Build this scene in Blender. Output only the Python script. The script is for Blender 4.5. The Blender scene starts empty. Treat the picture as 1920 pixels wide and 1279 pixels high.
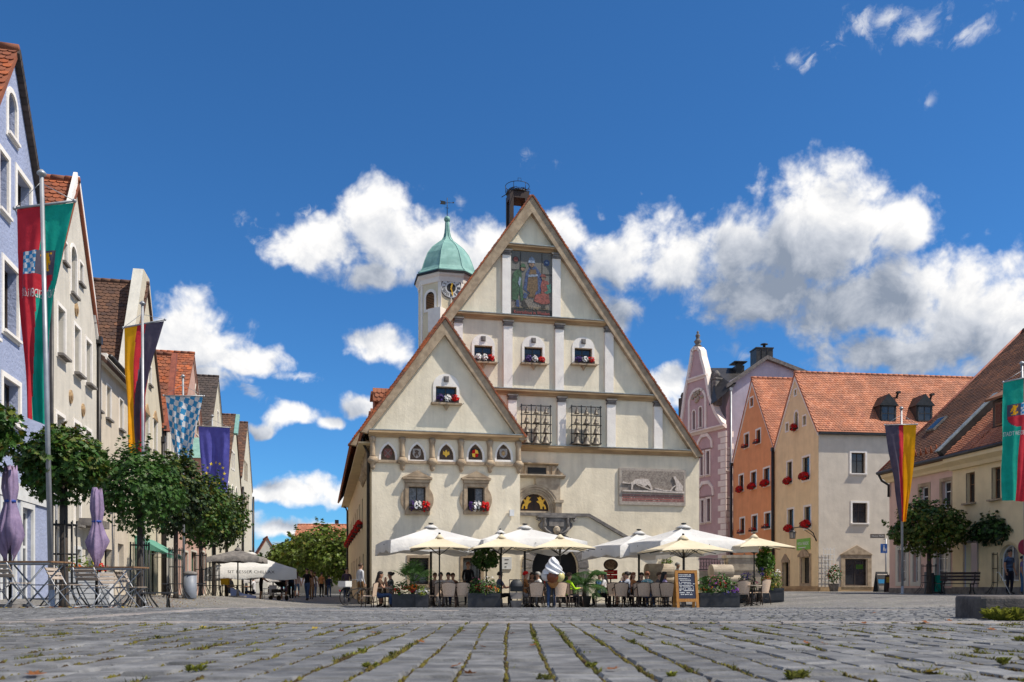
import bpy,bmesh,math,random
from mathutils import Vector,Matrix,noise
from mathutils.geometry import delaunay_2d_cdt
R = math.radians
random.seed(11)
SC = bpy.context.scene
COL = SC.collection
FPX,CX,HY,ZC = 1650.0,960.0,1100.0,0.32     # focal length and principal axis measured on the 1920 px photograph

# ---------------------------------------------------------------- camera
cd = bpy.data.cameras.new('camera')
cam = bpy.data.objects.new('camera',cd)
COL.objects.link(cam)
cam.location = (0,0,ZC)
cam.rotation_euler = (R(90),0,0)
cd.sensor_width = 36
cd.lens = 36 * FPX / 1920
cd.shift_y = (HY - 639.5) / 1920
cd.clip_start = 0.05
cd.clip_end = 6000
cd.dof.use_dof = True
cd.dof.focus_distance = 36
cd.dof.aperture_fstop = 5.6
SC.camera = cam
SC.view_settings.view_transform = 'Standard'
SC.view_settings.look = 'None'
SC.view_settings.exposure = 0.42
SC.view_settings.gamma = 1.0
SC.view_settings.use_curve_mapping = False
SC.render.film_transparent = False
try:
    SC.cycles.use_denoising = True
    SC.cycles.max_bounces = 6
    SC.cycles.transparent_max_bounces = 8
    SC.cycles.sample_clamp_indirect = 6.0
except Exception:
    pass

# ---------------------------------------------------------------- sun and sky
SUN_DIR = Vector((0.689,-0.157,1.0)).normalized()
sl = bpy.data.lights.new('sun','SUN')
sun = bpy.data.objects.new('sun',sl)
COL.objects.link(sun)
sl.energy = 4.3
sl.angle = R(0.55)
sl.color = (1.0,0.93,0.81)
sun.rotation_euler = SUN_DIR.to_track_quat('Z','Y').to_euler()
sun.location = (20,-5,40)

W = bpy.data.worlds.new('World')
SC.world = W
W.use_nodes = True
NT = W.node_tree
NT.nodes.clear()

class G:
    """small helper to write node maths"""
    def __init__(s,nt): s.nt = nt
    def new(s,t,**k):
        n = s.nt.nodes.new(t)
        for a,b in k.items(): setattr(n,a,b)
        return n
    def link(s,a,b): s.nt.links.new(a,b)
    def put(s,sock,v):
        if hasattr(v,'links') or hasattr(v,'is_linked'): s.nt.links.new(v,sock)
        else: sock.default_value = v
    def m(s,op,a,b=0.0,c=0.0,clamp=False):
        n = s.new('ShaderNodeMath',operation=op); n.use_clamp = clamp
        s.put(n.inputs[0],a); s.put(n.inputs[1],b); s.put(n.inputs[2],c)
        return n.outputs[0]
    def v(s,op,a,b=None,sc=None,out=0):
        n = s.new('ShaderNodeVectorMath',operation=op)
        s.put(n.inputs[0],a)
        if b is not None: s.put(n.inputs[1],b)
        if sc is not None: s.put(n.inputs['Scale'],sc)
        return n.outputs[out]
    def comb(s,x,y,z):
        n = s.new('ShaderNodeCombineXYZ')
        s.put(n.inputs[0],x); s.put(n.inputs[1],y); s.put(n.inputs[2],z)
        return n.outputs[0]
    def step(s,x,a,b,lo=0.0,hi=1.0):
        n = s.new('ShaderNodeMapRange',interpolation_type='SMOOTHSTEP')
        s.put(n.inputs[0],x)
        for i,q in enumerate((a,b,lo,hi)): n.inputs[i + 1].default_value = q
        return n.outputs[0]
    def noise(s,vec,scale,detail,rough=0.55,dist=0.0):
        n = s.new('ShaderNodeTexNoise')
        s.put(n.inputs['Vector'],vec); n.inputs['Scale'].default_value = scale
        n.inputs['Detail'].default_value = detail; n.inputs['Roughness'].default_value = rough
        n.inputs['Distortion'].default_value = dist
        return n.outputs[0]
    def mix(s,f,a,b,mode='MIX'):
        n = s.new('ShaderNodeMix',data_type='RGBA',blend_type=mode)
        s.put(n.inputs[0],f); s.put(n.inputs[6],a); s.put(n.inputs[7],b)
        return n.outputs[2]

def azel(px,py):
    a,b = (px - CX) / FPX,(HY - py) / FPX
    return math.atan(a),math.atan(b / math.sqrt(1 + a * a))

# cumulus banks of the day: centre, half width, height above and below the middle, weight (wisps are light)
CLOUDS = [
 (1525,470,205,185,110,1),(1700,430,80,85,70,.9),(1395,470,110,110,90,1),(1275,480,110,90,85,.9),(1150,505,120,120,80,1),
 (1130,590,90,80,50,.75),(1430,560,190,90,55,1),(1640,580,240,110,70,1),(1810,590,190,135,75,1),(1930,640,170,110,60,1),
 (1700,670,220,60,40,.9),(1045,450,100,70,70,.9),
 (715,450,95,115,65,1),(600,465,130,65,45,.95),(810,470,130,95,70,1),(690,515,110,50,40,.9),(920,480,100,80,60,1),(520,445,55,35,22,.7),
 (365,660,125,120,60,1),(470,690,100,60,30,1),(290,640,80,90,60,1),(330,715,150,40,36,.9),(560,714,60,16,13,.7),
 (545,785,80,48,26,1),(470,800,60,20,16,.8),(625,800,45,20,18,.8),(705,665,85,50,34,1),(685,768,48,32,24,.9),(460,411,30,20,18,.7),
 (470,746,32,15,13,.7),(565,925,100,40,20,1),(500,930,60,22,16,.8),(630,930,60,28,20,.8),(540,985,150,34,28,.85),(520,1040,170,30,40,.8),
 (1010,312,46,26,22,.55),(600,398,30,22,20,.5),(872,392,18,24,22,.5),(1265,715,60,42,60,1),(1385,645,50,28,22,.6),
 (1500,103,36,24,22,.75),(1560,75,46,40,26,.55),(1610,38,34,26,22,.5),(1725,62,70,42,34,.6),(1800,75,80,22,22,.5),(1735,195,22,28,24,.65),
 (1885,10,40,20,24,.55),(1680,22,34,12,12,.5),(1300,218,16,10,10,.45),
]
g = NT.nodes
def cloud_group(clouds,field):
  grp = bpy.data.node_groups.new('cumulus_density','ShaderNodeTree')
  grp.interface.new_socket('az',in_out='INPUT',socket_type='NodeSocketFloat')
  grp.interface.new_socket('el',in_out='INPUT',socket_type='NodeSocketFloat')
  grp.interface.new_socket('body',in_out='OUTPUT',socket_type='NodeSocketFloat')
  GG = G(grp)
  gi = GG.new('NodeGroupInput'); go = GG.new('NodeGroupOutput')
  az,el = gi.outputs[0],gi.outputs[1]
  acc = None
  for (cx,cy,rx,ru,rd,wt) in clouds:
      a0,e0 = azel(cx,cy)
      kx = FPX / rx; ku = FPX / ru; kd = FPX / rd
      dx = GG.m('MULTIPLY',GG.m('SUBTRACT',az,a0),kx)
      dy = GG.m('SUBTRACT',el,e0)
      dyu = GG.m('MAXIMUM',GG.m('MULTIPLY',dy,ku),GG.m('MULTIPLY',dy,-kd))
      q = GG.m('MULTIPLY_ADD',dx,dx,GG.m('MULTIPLY',dyu,dyu))
      d = GG.m('SUBTRACT',wt,GG.m('MULTIPLY',GG.m('SQRT',q),wt))
      acc = d if acc is None else GG.m('SMOOTH_MAX',acc,d,0.18)
  if not field: GG.link(acc,go.inputs[0]); return grp
  # fair-weather cloud field behind and beside the view, cover raised there for fill light
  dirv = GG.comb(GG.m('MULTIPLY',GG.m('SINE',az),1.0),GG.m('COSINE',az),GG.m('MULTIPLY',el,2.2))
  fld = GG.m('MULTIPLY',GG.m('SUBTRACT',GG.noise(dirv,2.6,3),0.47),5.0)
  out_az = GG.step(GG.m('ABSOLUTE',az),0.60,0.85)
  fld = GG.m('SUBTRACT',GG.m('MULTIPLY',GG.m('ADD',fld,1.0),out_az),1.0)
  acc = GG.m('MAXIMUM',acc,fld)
  GG.link(acc,go.inputs[0])
  return grp
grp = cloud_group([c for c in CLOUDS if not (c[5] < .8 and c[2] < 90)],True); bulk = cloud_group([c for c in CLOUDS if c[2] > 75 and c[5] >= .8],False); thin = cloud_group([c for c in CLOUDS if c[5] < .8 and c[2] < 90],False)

w = G(NT)
tc = w.new('ShaderNodeTexCoord')
dr = w.v('NORMALIZE',tc.outputs['Generated'])
sx = w.new('ShaderNodeSeparateXYZ'); w.link(dr,sx.inputs[0])
AZ = w.m('ARCTAN2',sx.outputs[0],sx.outputs[1])
EL = w.m('ARCSINE',sx.outputs[2])
def cum(a,e,q=None):
    n = w.new('ShaderNodeGroup'); n.node_tree = q or grp
    w.put(n.inputs[0],a); w.put(n.inputs[1],e)
    return n.outputs[0]
wob = w.noise(dr,16,3,0.5)
wob2 = w.noise(w.v('ADD',dr,(3.1,1.7,5.2)),16,3,0.5)
AZw = w.m('MULTIPLY_ADD',w.m('SUBTRACT',wob,0.5),0.05,AZ)
ELw = w.m('MULTIPLY_ADD',w.m('SUBTRACT',wob2,0.5),0.05,EL)
n1 = w.noise(dr,24,7,0.60,0.3)
n2 = w.noise(w.v('ADD',dr,(9.0,4.0,2.0)),9,5,0.55)
vo = w.new('ShaderNodeTexVoronoi',feature='SMOOTH_F1'); vo.inputs['Scale'].default_value = 34
vo.inputs['Smoothness'].default_value = 0.6
try:
    vo.inputs['Detail'].default_value = 3; vo.inputs['Roughness'].default_value = 0.6
except Exception: pass
w.link(w.v('ADD',dr,w.v('SCALE',w.comb(wob,wob2,n2),sc=0.03)),vo.inputs['Vector'])
bill = w.m('SUBTRACT',0.55,vo.outputs['Distance'])
det = w.m('ADD',w.m('MULTIPLY',w.m('SUBTRACT',n1,0.5),1.55),w.m('MULTIPLY',bill,0.34))
det = w.m('ADD',det,w.m('MULTIPLY',w.m('SUBTRACT',n2,0.5),0.7))
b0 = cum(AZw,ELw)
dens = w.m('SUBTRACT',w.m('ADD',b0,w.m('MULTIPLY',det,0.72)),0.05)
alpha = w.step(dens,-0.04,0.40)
wn = w.noise(w.v('ADD',dr,w.v('SCALE',w.comb(n1,n2,wob),sc=0.05)),30,6,0.62,0.6)
wd = w.m('ADD',w.m('MULTIPLY',cum(AZw,ELw,thin),1.5),w.m('MULTIPLY',w.m('SUBTRACT',wn,0.56),4.2))
wd = w.m('MULTIPLY',w.step(wd,0.0,1.5),w.step(cum(AZw,ELw,thin),-0.45,0.25))
alpha = w.m('MAXIMUM',alpha,w.m('MULTIPLY',wd,0.8))
# self shadowing: how much cloud lies between here and the sun (up and to the right)
b1 = cum(w.m('ADD',AZw,0.012),w.m('ADD',ELw,0.030),bulk)
b2 = cum(w.m('ADD',AZw,0.026),w.m('ADD',ELw,0.068),bulk)
thick = w.m('ADD',w.m('MULTIPLY',w.m('MAXIMUM',b1,0.0),0.55),w.m('MULTIPLY',w.m('MAXIMUM',b2,0.0),0.85))
n1s = w.noise(w.v('ADD',dr,(0.010,-0.002,0.016)),24,5,0.6,0.3)
relief = w.m('MULTIPLY',w.m('SUBTRACT',n1,n1s),1.9)
lum = w.m('MULTIPLY_ADD',w.m('EXPONENT',w.m('MULTIPLY',w.m('POWER',thick,1.5),-2.1)),0.80,0.24)
lum = w.m('ADD',lum,w.m('MULTIPLY',relief,0.42))
lum = w.m('ADD',lum,w.m('MULTIPLY',w.m('SUBTRACT',n2,0.5),0.75))
lum = w.m('ADD',lum,w.m('MULTIPLY',bill,0.04))
lum = w.m('MINIMUM',w.m('MAXIMUM',lum,0.20),1.0)
cr = w.new('ShaderNodeValToRGB'); w.link(lum,cr.inputs[0])
e = cr.color_ramp.elements
e[0].position = 0.28; e[0].color = (0.26,0.31,0.40,1)
e[1].position = 0.98; e[1].color = (0.98,0.97,0.96,1)
x = cr.color_ramp.elements.new(0.66); x.color = (0.62,0.65,0.71,1)
sky = w.new('ShaderNodeTexSky'); sky.sky_type = 'NISHITA'; sky.sun_disc = False
sky.sun_elevation = math.asin(SUN_DIR.z)
sky.sun_rotation = math.atan2(SUN_DIR.x,SUN_DIR.y)
sky.altitude = 400; sky.air_density = 0.9; sky.dust_density = 0.2; sky.ozone_density = 2.5
SKY_STRENGTH = 0.10
skc = w.mix(1.0,sky.outputs[0],(0.31,0.70,1.03,1),'MULTIPLY')
cl = w.v('SCALE',cr.outputs[0],sc=1.0 / SKY_STRENGTH * 0.78)
above = w.step(sx.outputs[2],-0.01,0.02)
fin = w.mix(w.m('MULTIPLY',alpha,above),skc,cl)
bg = w.new('ShaderNodeBackground'); bg.inputs[1].default_value = SKY_STRENGTH
w.link(fin,bg.inputs[0])
wo = w.new('ShaderNodeOutputWorld'); w.link(bg.outputs[0],wo.inputs[0])
try:
    W.cycles.sampling_method = 'MANUAL'; W.cycles.sample_map_resolution = 512
except Exception: pass

# ---------------------------------------------------------------- helpers
def S(x): return max(0.0,min(1.0,x)) ** 2 * (3 - 2 * max(0.0,min(1.0,x)))
def gz(x,y):
    """the square dips gently in front of the town hall"""
    yy = S((y - 12) / 16)
    right = S((15 - x) / 9)
    left = 1 - (1 - S((x + 13) / 5)) * (1 - S((y - 34) / 14))
    return -0.45 * yy * right * left
def at(px,Y): return (px - CX) * Y / FPX
def zt(py,Y): return ZC + (HY - py) * Y / FPX
def P(px,Y): x = at(px,Y); return (x,Y,gz(x,Y))

class Frame:
    """a facade plane: u to the viewer's right along the wall, v into the building"""
    def __init__(s,X,Y,ang):
        s.o = Vector((X,Y)); s.a = ang
        s.u = Vector((math.cos(ang),math.sin(ang))); s.n = Vector((-math.sin(ang),math.cos(ang)))
    def at(s,px,py,v=0.0):
        a = (px - CX) / FPX
        o = s.o + s.n * v
        t = (a * o.y - o.x) / (s.u.x - a * s.u.y)
        Y = o.y + t * s.u.y
        return t,zt(py,Y)
    def world(s,u,v=0.0):
        q = s.o + s.u * u + s.n * v
        return q.x,q.y

class MB:
    def __init__(s): s.v = []; s.f = []; s.m = []; s.s = []; s.M = None; s.uv = None
    def add(s,vs,fs,mi=0,sm=False):
        o = len(s.v)
        if s.M is not None: vs = [s.M @ Vector(q) for q in vs]
        s.v.extend([tuple(q) for q in vs])
        s.f.extend([tuple(i + o for i in f) for f in fs])
        s.m.extend([mi] * len(fs)); s.s.extend([sm] * len(fs))
    def box(s,x0,x1,y0,y1,z0,z1,mi=0):
        s.add([(x0,y0,z0),(x1,y0,z0),(x1,y1,z0),(x0,y1,z0),(x0,y0,z1),(x1,y0,z1),(x1,y1,z1),(x0,y1,z1)],
              [(0,3,2,1),(4,5,6,7),(0,1,5,4),(1,2,6,5),(2,3,7,6),(3,0,4,7)],mi)
    def prism(s,poly,y0,y1,mi=0,sm=False):
        n = len(poly)
        s.add([(p[0],y0,p[1]) for p in poly] + [(p[0],y1,p[1]) for p in poly],
              [tuple(range(n)),tuple(range(2*n-1,n-1,-1))] + [(i,i+n,(i+1) % n + n,(i+1) % n) for i in range(n)],mi,sm)
    def tube(s,pts,r,n=6,mi=0,sm=True,cap=True):
        pts = [Vector(p) for p in pts]; k = len(pts)
        rs = r if isinstance(r,(list,tuple)) else [r] * k
        vs = []; up = Vector((0,0,1))
        for i,p in enumerate(pts):
            d = (pts[min(i+1,k-1)] - pts[max(i-1,0)])
            d = d.normalized() if d.length > 1e-9 else Vector((0,0,1))
            a = d.cross(up)
            if a.length < 0.05: a = d.cross(Vector((0,1,0)))
            a.normalize(); b = a.cross(d)
            for j in range(n):
                t = 2 * math.pi * j / n
                vs.append(p + (a * math.cos(t) + b * math.sin(t)) * rs[i])
        fs = [(i*n+j,i*n+(j+1) % n,(i+1)*n+(j+1) % n,(i+1)*n+j) for i in range(k-1) for j in range(n)]
        if cap: fs += [tuple(range(n-1,-1,-1)),tuple(range((k-1)*n,k*n))]
        s.add(vs,fs,mi,sm)
    def lathe(s,prof,c=(0,0,0),n=16,mi=0,sm=True,sq=None):
        vs = []
        for (r,z) in prof:
            for j in range(n):
                t = 2 * math.pi * (j + 0.5) / n
                vs.append((c[0] + r * math.cos(t),c[1] + r * math.sin(t),c[2] + z))
        k = len(prof)
        fs = [(i*n+j,i*n+(j+1) % n,(i+1)*n+(j+1) % n,(i+1)*n+j) for i in range(k-1) for j in range(n)]
        fs += [tuple(range(n-1,-1,-1)),tuple(range((k-1)*n,k*n))]
        s.add(vs,fs,mi,sm)
    def ball(s,c,r,n=8,mi=0,sm=True,rz=None):
        rz = rz or r
        prof = [(max(1e-4,r * math.sin(math.pi * i / n)),-rz * math.cos(math.pi * i / n)) for i in range(n + 1)]
        s.lathe(prof,c,n + 2,mi,sm)
    def build(s,name,mats,parent=None,loc=(0,0,0),rot=0.0,key=None):
        me = bpy.data.meshes.new(name)
        me.from_pydata(s.v,[],s.f)
        if not isinstance(mats,(list,tuple)): mats = [mats]
        for q in mats: me.materials.append(q)
        me.polygons.foreach_set('material_index',s.m)
        me.polygons.foreach_set('use_smooth',s.s)
        me.update()
        return link(name,me,parent,loc,rot)

def link(name,me,parent=None,loc=(0,0,0),rot=0.0):
    o = bpy.data.objects.new(name,me); COL.objects.link(o)
    o.location = loc; o.rotation_euler = (0,0,rot)
    if parent is not None: o.parent = parent
    return o
def tag(o,label,cat=None,group=None,kind=None):
    if label: o['label'] = label
    if cat: o['category'] = cat
    if group: o['group'] = group
    if kind: o['kind'] = kind
    return o
def thing(name,label,cat,loc=(0,0,0),rot=0.0,group=None):
    o = bpy.data.objects.new(name,None); COL.objects.link(o)
    o.empty_display_size = 0.2
    o.location = loc; o.rotation_euler = (0,0,rot)
    return tag(o,label,cat,group)
def dup(root,loc,rot=0.0,label=None,group=None,scale=None):
    r = root.copy(); COL.objects.link(r); r.location = loc; r.rotation_euler = (0,0,rot)
    if scale: r.scale = (scale,) * 3 if not isinstance(scale,tuple) else scale
    if label: r['label'] = label
    if group: r['group'] = group
    for ch in list(root.children):
        c = ch.copy(); COL.objects.link(c); c.parent = r
        for gch in list(ch.children):
            d = gch.copy(); COL.objects.link(d); d.parent = c
    return r

def inside(p,poly):
    x,y = p; r = False; n = len(poly)
    for i in range(n):
        x1,y1 = poly[i]; x2,y2 = poly[(i+1) % n]
        if (y1 > y) != (y2 > y) and x < (x2-x1) * (y-y1) / (y2-y1) + x1: r = not r
    return r
def wallface(mb,outline,holes=(),y=0.0,depth=0.2,mi=0,mr=None):
    """a wall front in the plane y, with openings that have reveals of the given depth"""
    vs = []; es = []
    for lp in [outline] + list(holes):
        o = len(vs); n = len(lp)
        vs += [Vector(p) for p in lp]; es += [(o+i,o+(i+1) % n) for i in range(n)]
    r = delaunay_2d_cdt(vs,es,[],0,1e-6)
    V2 = r[0]; fs = []
    for f in r[2]:
        c = sum((V2[i] for i in f),Vector((0,0))) / len(f)
        if inside(c,outline) and not any(inside(c,h) for h in holes): fs.append(tuple(f))
    mb.add([(p.x,y,p.y) for p in V2],fs,mi)
    for h in holes:
        n = len(h)
        mb.add([(p[0],y,p[1]) for p in h] + [(p[0],y + depth,p[1]) for p in h],
               [(i,(i+1) % n,(i+1) % n + n,i + n) for i in range(n)],mi if mr is None else mr)
def rect(u,z,w,h): return [(u-w/2,z),(u+w/2,z),(u+w/2,z+h),(u-w/2,z+h)]
def arch(u,z,w,h,n=10,pointed=False):
    r = w / 2; p = [(u-r,z),(u+r,z)]
    if pointed:
        hz = z + h - w * 0.87
        for i in range(n // 2 + 1):
            t = R(60) * i / (n // 2); p.append((u - r + w * math.cos(t),hz + w * math.sin(t)))
        for i in range(1,n // 2 + 1):
            t = R(120) + R(60) * i / (n // 2); p.append((u + r + w * math.cos(t),hz + w * math.sin(t)))
    else:
        for i in range(n + 1):
            t = math.pi * i / n; p.append((u + r * math.cos(t),z + h - r + r * math.sin(t)))
    return p
def grow(poly,d,u,z):
    """push an opening's outline outward from its middle"""
    out = []
    n = len(poly)
    for i in range(n):
        a = Vector(poly[i-1]); b = Vector(poly[i]); c = Vector(poly[(i+1) % n])
        n1 = Vector(((b-a).y,-(b-a).x)); n2 = Vector(((c-b).y,-(c-b).x))
        if n1.length > 1e-9: n1.normalize()
        if n2.length > 1e-9: n2.normalize()
        q = n1 + n2
        q = q / max(0.4,q.dot(n1)) if q.length > 1e-6 else n1
        out.append((b.x + q.x * d,b.y + q.y * d))
    return out
def ring(mb,inner,outer,y0,y1,mi=0):
    """a frame between two outlines, front face at y0, back at y1"""
    n = len(inner)
    vs = [(p[0],y0,p[1]) for p in inner] + [(p[0],y0,p[1]) for p in outer] + [(p[0],y1,p[1]) for p in inner] + [(p[0],y1,p[1]) for p in outer]
    fs = []
    for i in range(n):
        j = (i+1) % n
        fs += [(i,j,j+n,i+n),(i,i+2*n,j+2*n,j),(i+n,j+n,j+3*n,i+3*n)]
    mb.add(vs,fs,mi)

# ---------------------------------------------------------------- materials
def mat(name,c,c2=None,rough=0.8,nscale=3.0,detail=5,bump=0.0,bscale=20.0,bdist=0.01,metal=0.0,isl=0.0,spec=0.4,
        stretch=None,pos=False,stain=0.0,trans=0.0,ramp=(0.35,0.65),alpha=None,bdetail=4,isl_cols=None,streak=0.0):
    m = bpy.data.materials.new(name); m.use_nodes = True
    nt = m.node_tree; n = G(nt); b = nt.nodes['Principled BSDF']
    t = n.new('ShaderNodeTexCoord'); vec = t.outputs['Object']
    if pos: vec = n.new('ShaderNodeNewGeometry').outputs['Position']
    if stretch: vec = n.v('MULTIPLY',vec,stretch)
    c = tuple(c) + (1,) if len(c) == 3 else c
    c2 = tuple(c2) + (1,) if c2 is not None else tuple(q * 0.8 for q in c[:3]) + (1,)
    f = n.step(n.noise(vec,nscale,detail),ramp[0],ramp[1])
    col = n.mix(f,c,c2)
    if isl_cols:
        ge = n.new('ShaderNodeNewGeometry'); r = n.new('ShaderNodeValToRGB')
        n.link(ge.outputs['Random Per Island'],r.inputs[0])
        r.color_ramp.elements[0].color = tuple(isl_cols[0]) + (1,); r.color_ramp.elements[1].color = tuple(isl_cols[-1]) + (1,)
        for i,q in enumerate(isl_cols[1:-1]):
            x = r.color_ramp.elements.new((i+1) / (len(isl_cols)-1)); x.color = tuple(q) + (1,)
        col = n.mix(n.m('MULTIPLY',f,0.55),r.outputs[0],c2)
    elif isl:
        ge = n.new('ShaderNodeNewGeometry')
        k = n.m('MULTIPLY_ADD',ge.outputs['Random Per Island'],2 * isl,1 - isl)
        col = n.v('SCALE',col,sc=k)
    if stain:
        col = n.v('SCALE',col,sc=n.step(n.noise(vec,0.9,6,0.65),0.36,0.62,1 - stain,1 + stain * .35))
    if streak:
        sv = n.v('MULTIPLY',t.outputs['Object'],(1.6,1.6,0.16))
        s2 = n.step(n.noise(sv,2.2,6,0.6),0.42,0.72)
        col = n.mix(n.m('MULTIPLY',s2,streak),col,tuple(q * 0.62 for q in c[:3]) + (1,))
    n.link(col,b.inputs['Base Color'])
    b.inputs['Roughness'].default_value = rough; b.inputs['Metallic'].default_value = metal
    b.inputs['Specular IOR Level'].default_value = spec
    if alpha is not None: b.inputs['Alpha'].default_value = alpha
    if bump:
        bn = n.new('ShaderNodeBump'); bn.inputs['Strength'].default_value = bump; bn.inputs['Distance'].default_value = bdist
        n.link(n.noise(vec,bscale,bdetail,0.6),bn.inputs['Height']); n.link(bn.outputs[0],b.inputs['Normal'])
    if trans:
        tr = n.new('ShaderNodeBsdfTranslucent'); n.link(col,tr.inputs[0])
        mx = n.new('ShaderNodeMixShader'); mx.inputs[0].default_value = trans
        n.link(b.outputs[0],mx.inputs[1]); n.link(tr.outputs[0],mx.inputs[2])
        n.link(mx.outputs[0],nt.nodes['Material Output'].inputs[0])
    return m

M = {}
def wallmat(k,c,rough_bump=0.5,bs=7.0,streak=0.25,var=0.9):
    M[k] = mat(k,c,tuple(q * var for q in c),rough=0.92,nscale=1.3,bump=rough_bump,bscale=bs,bdist=0.03,spec=0.15,streak=streak,bdetail=5)
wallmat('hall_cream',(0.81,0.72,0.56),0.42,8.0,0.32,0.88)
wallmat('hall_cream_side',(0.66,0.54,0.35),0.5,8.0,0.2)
wallmat('blue_stucco',(0.34,0.38,0.53),1.0,10.0,0.10)
wallmat('white_stucco',(0.63,0.58,0.50),0.35,9.0,0.45)
wallmat('beige_stucco',(0.61,0.53,0.43),0.35,9.0,0.3)
wallmat('cream_stucco',(0.62,0.56,0.44),0.35,9.0,0.35)
wallmat('pale_stucco',(0.60,0.57,0.50),0.3,9.0,0.3)
wallmat('rose_stucco',(0.55,0.36,0.30),0.3,9.0,0.2)
wallmat('orange_stucco',(0.80,0.35,0.165),0.2,8.0,0.18)
wallmat('yellow_stucco',(0.82,0.64,0.39),0.2,8.0,0.18)
wallmat('offwhite_stucco',(0.66,0.58,0.48),0.5,2.4,0.15)
wallmat('lilac_stucco',(0.50,0.46,0.54),0.3,5.0,0.25)
wallmat('pink_stucco',(0.56,0.38,0.385),0.1,9.0,0.15)
wallmat('pink_pale',(0.88,0.77,0.70),0.15,6.0,0.2)
wallmat('salmon_stucco',(0.66,0.46,0.39),0.3,14.0,0.15)
wallmat('buff_stucco',(0.78,0.63,0.39),0.2,9.0,0.15)
wallmat('tower_cream',(0.74,0.65,0.47),0.2,6.0,0.15)
M['white'] = mat('white_plaster',(0.84,0.79,0.73),(0.76,0.71,0.66),rough=0.85,nscale=2,bump=0.4,bscale=12,bdist=0.02,spec=0.2)
M['whitepaint'] = mat('white_paint',(0.70,0.70,0.70),(0.62,0.62,0.61),rough=0.5,nscale=4)
M['stone'] = mat('sandstone',(0.44,0.34,0.235),(0.30,0.225,0.155),rough=0.9,nscale=3.5,detail=8,bump=0.5,bscale=22,bdist=0.012,spec=0.15,streak=0.3)
M['stone_gold'] = mat('ochre_sandstone',(0.46,0.32,0.18),(0.30,0.20,0.115),rough=0.9,nscale=2.0,detail=8,bump=0.4,bscale=20,bdist=0.012,spec=0.15,stretch=(0.4,1,2.5))
M['stone_grey'] = mat('grey_stone',(0.22,0.20,0.185),(0.13,0.12,0.115),rough=0.9,nscale=4,detail=8,bump=0.6,bscale=26,bdist=0.015,spec=0.15)
M['stone_pale'] = mat('pale_stone',(0.46,0.39,0.30),(0.32,0.26,0.20),rough=0.9,nscale=3,detail=8,bump=0.5,bscale=20,bdist=0.012,spec=0.15,streak=0.25)
M['lead'] = mat('lead_flashing',(0.33,0.36,0.36),(0.2,0.23,0.24),rough=0.5,nscale=6,metal=0.2)
M['dark_metal'] = mat('dark_metal',(0.03,0.03,0.032),(0.02,0.02,0.02),rough=0.45,metal=0.3)
M['pipe'] = mat('brown_downpipe',(0.05,0.045,0.045),(0.03,0.028,0.028),rough=0.45,metal=0.4)
M['grey_metal'] = mat('grey_metal',(0.36,0.37,0.39),(0.28,0.29,0.31),rough=0.45,metal=0.4)
M['gold'] = mat('gilding',(0.90,0.55,0.05),(0.8,0.44,0.04),rough=0.35,nscale=14,metal=0.1)
M['dark_wood'] = mat('dark_wood',(0.045,0.022,0.016),(0.025,0.013,0.01),rough=0.6,nscale=5,stretch=(8,8,1))
M['wood'] = mat('oak_wood',(0.42,0.19,0.035),(0.30,0.12,0.02),rough=0.5,nscale=4,stretch=(9,9,1),detail=8)
M['brown_wood'] = mat('brown_wood',(0.26,0.145,0.075),(0.17,0.09,0.045),rough=0.6,nscale=4,stretch=(9,9,1))
M['glass'] = mat('window_glass',(0.030,0.034,0.040),(0.012,0.014,0.017),rough=0.06,nscale=0.8,spec=0.7)
M['curtain'] = mat('pane_with_curtain',(0.30,0.29,0.28),(0.10,0.10,0.11),rough=0.12,nscale=1.2,stretch=(4,4,0.5),spec=0.7)
M['leaded'] = mat('leaded_glass',(0.13,0.14,0.17),(0.05,0.055,0.065),rough=0.18,nscale=12,spec=0.7,bump=0.6,bscale=10,bdist=0.02)
M['dark'] = mat('dark_interior',(0.012,0.011,0.011),(0.008,0.008,0.008),rough=0.9)  # near black, painted in for the unlit depth behind openings
M['brownframe'] = mat('brown_window_frame',(0.045,0.03,0.024),(0.03,0.02,0.016),rough=0.5)
M['oakframe'] = mat('tan_window_frame',(0.22,0.11,0.05),(0.15,0.07,0.035),rough=0.5)
M['greenframe'] = mat('green_window_frame',(0.02,0.14,0.07),None,rough=0.5)
M['copper'] = mat('copper_patina',(0.23,0.41,0.365),(0.155,0.31,0.275),rough=0.62,nscale=2.2,detail=7,metal=0.1,streak=0.3)
M['tile_orange'] = mat('orange_roof_tile',(0.52,0.17,0.07),(0.20,0.09,0.06),rough=0.8,nscale=0.9,detail=6,spec=0.2,
    isl_cols=[(0.43,0.15,0.078),(0.53,0.21,0.115),(0.47,0.18,0.10),(0.57,0.25,0.15),(0.36,0.135,0.085)])
M['tile_red'] = mat('red_roof_tile',(0.40,0.10,0.04),(0.13,0.06,0.045),rough=0.8,nscale=1.2,detail=6,spec=0.2,
    isl_cols=[(0.34,0.085,0.03),(0.46,0.13,0.05),(0.24,0.075,0.04),(0.42,0.14,0.065),(0.15,0.07,0.05)])
M['tile_brown'] = mat('brown_roof_tile',(0.14,0.07,0.045),(0.06,0.04,0.034),rough=0.8,nscale=1.2,detail=6,spec=0.2,
    isl_cols=[(0.11,0.06,0.04),(0.17,0.085,0.05),(0.085,0.05,0.04),(0.20,0.095,0.055)])
M['tile_dark'] = mat('slate_brown_tile',(0.075,0.06,0.052),(0.04,0.034,0.03),rough=0.8,nscale=1.2,spec=0.2,
    isl_cols=[(0.07,0.055,0.05),(0.10,0.075,0.065),(0.05,0.042,0.04)])
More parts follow.
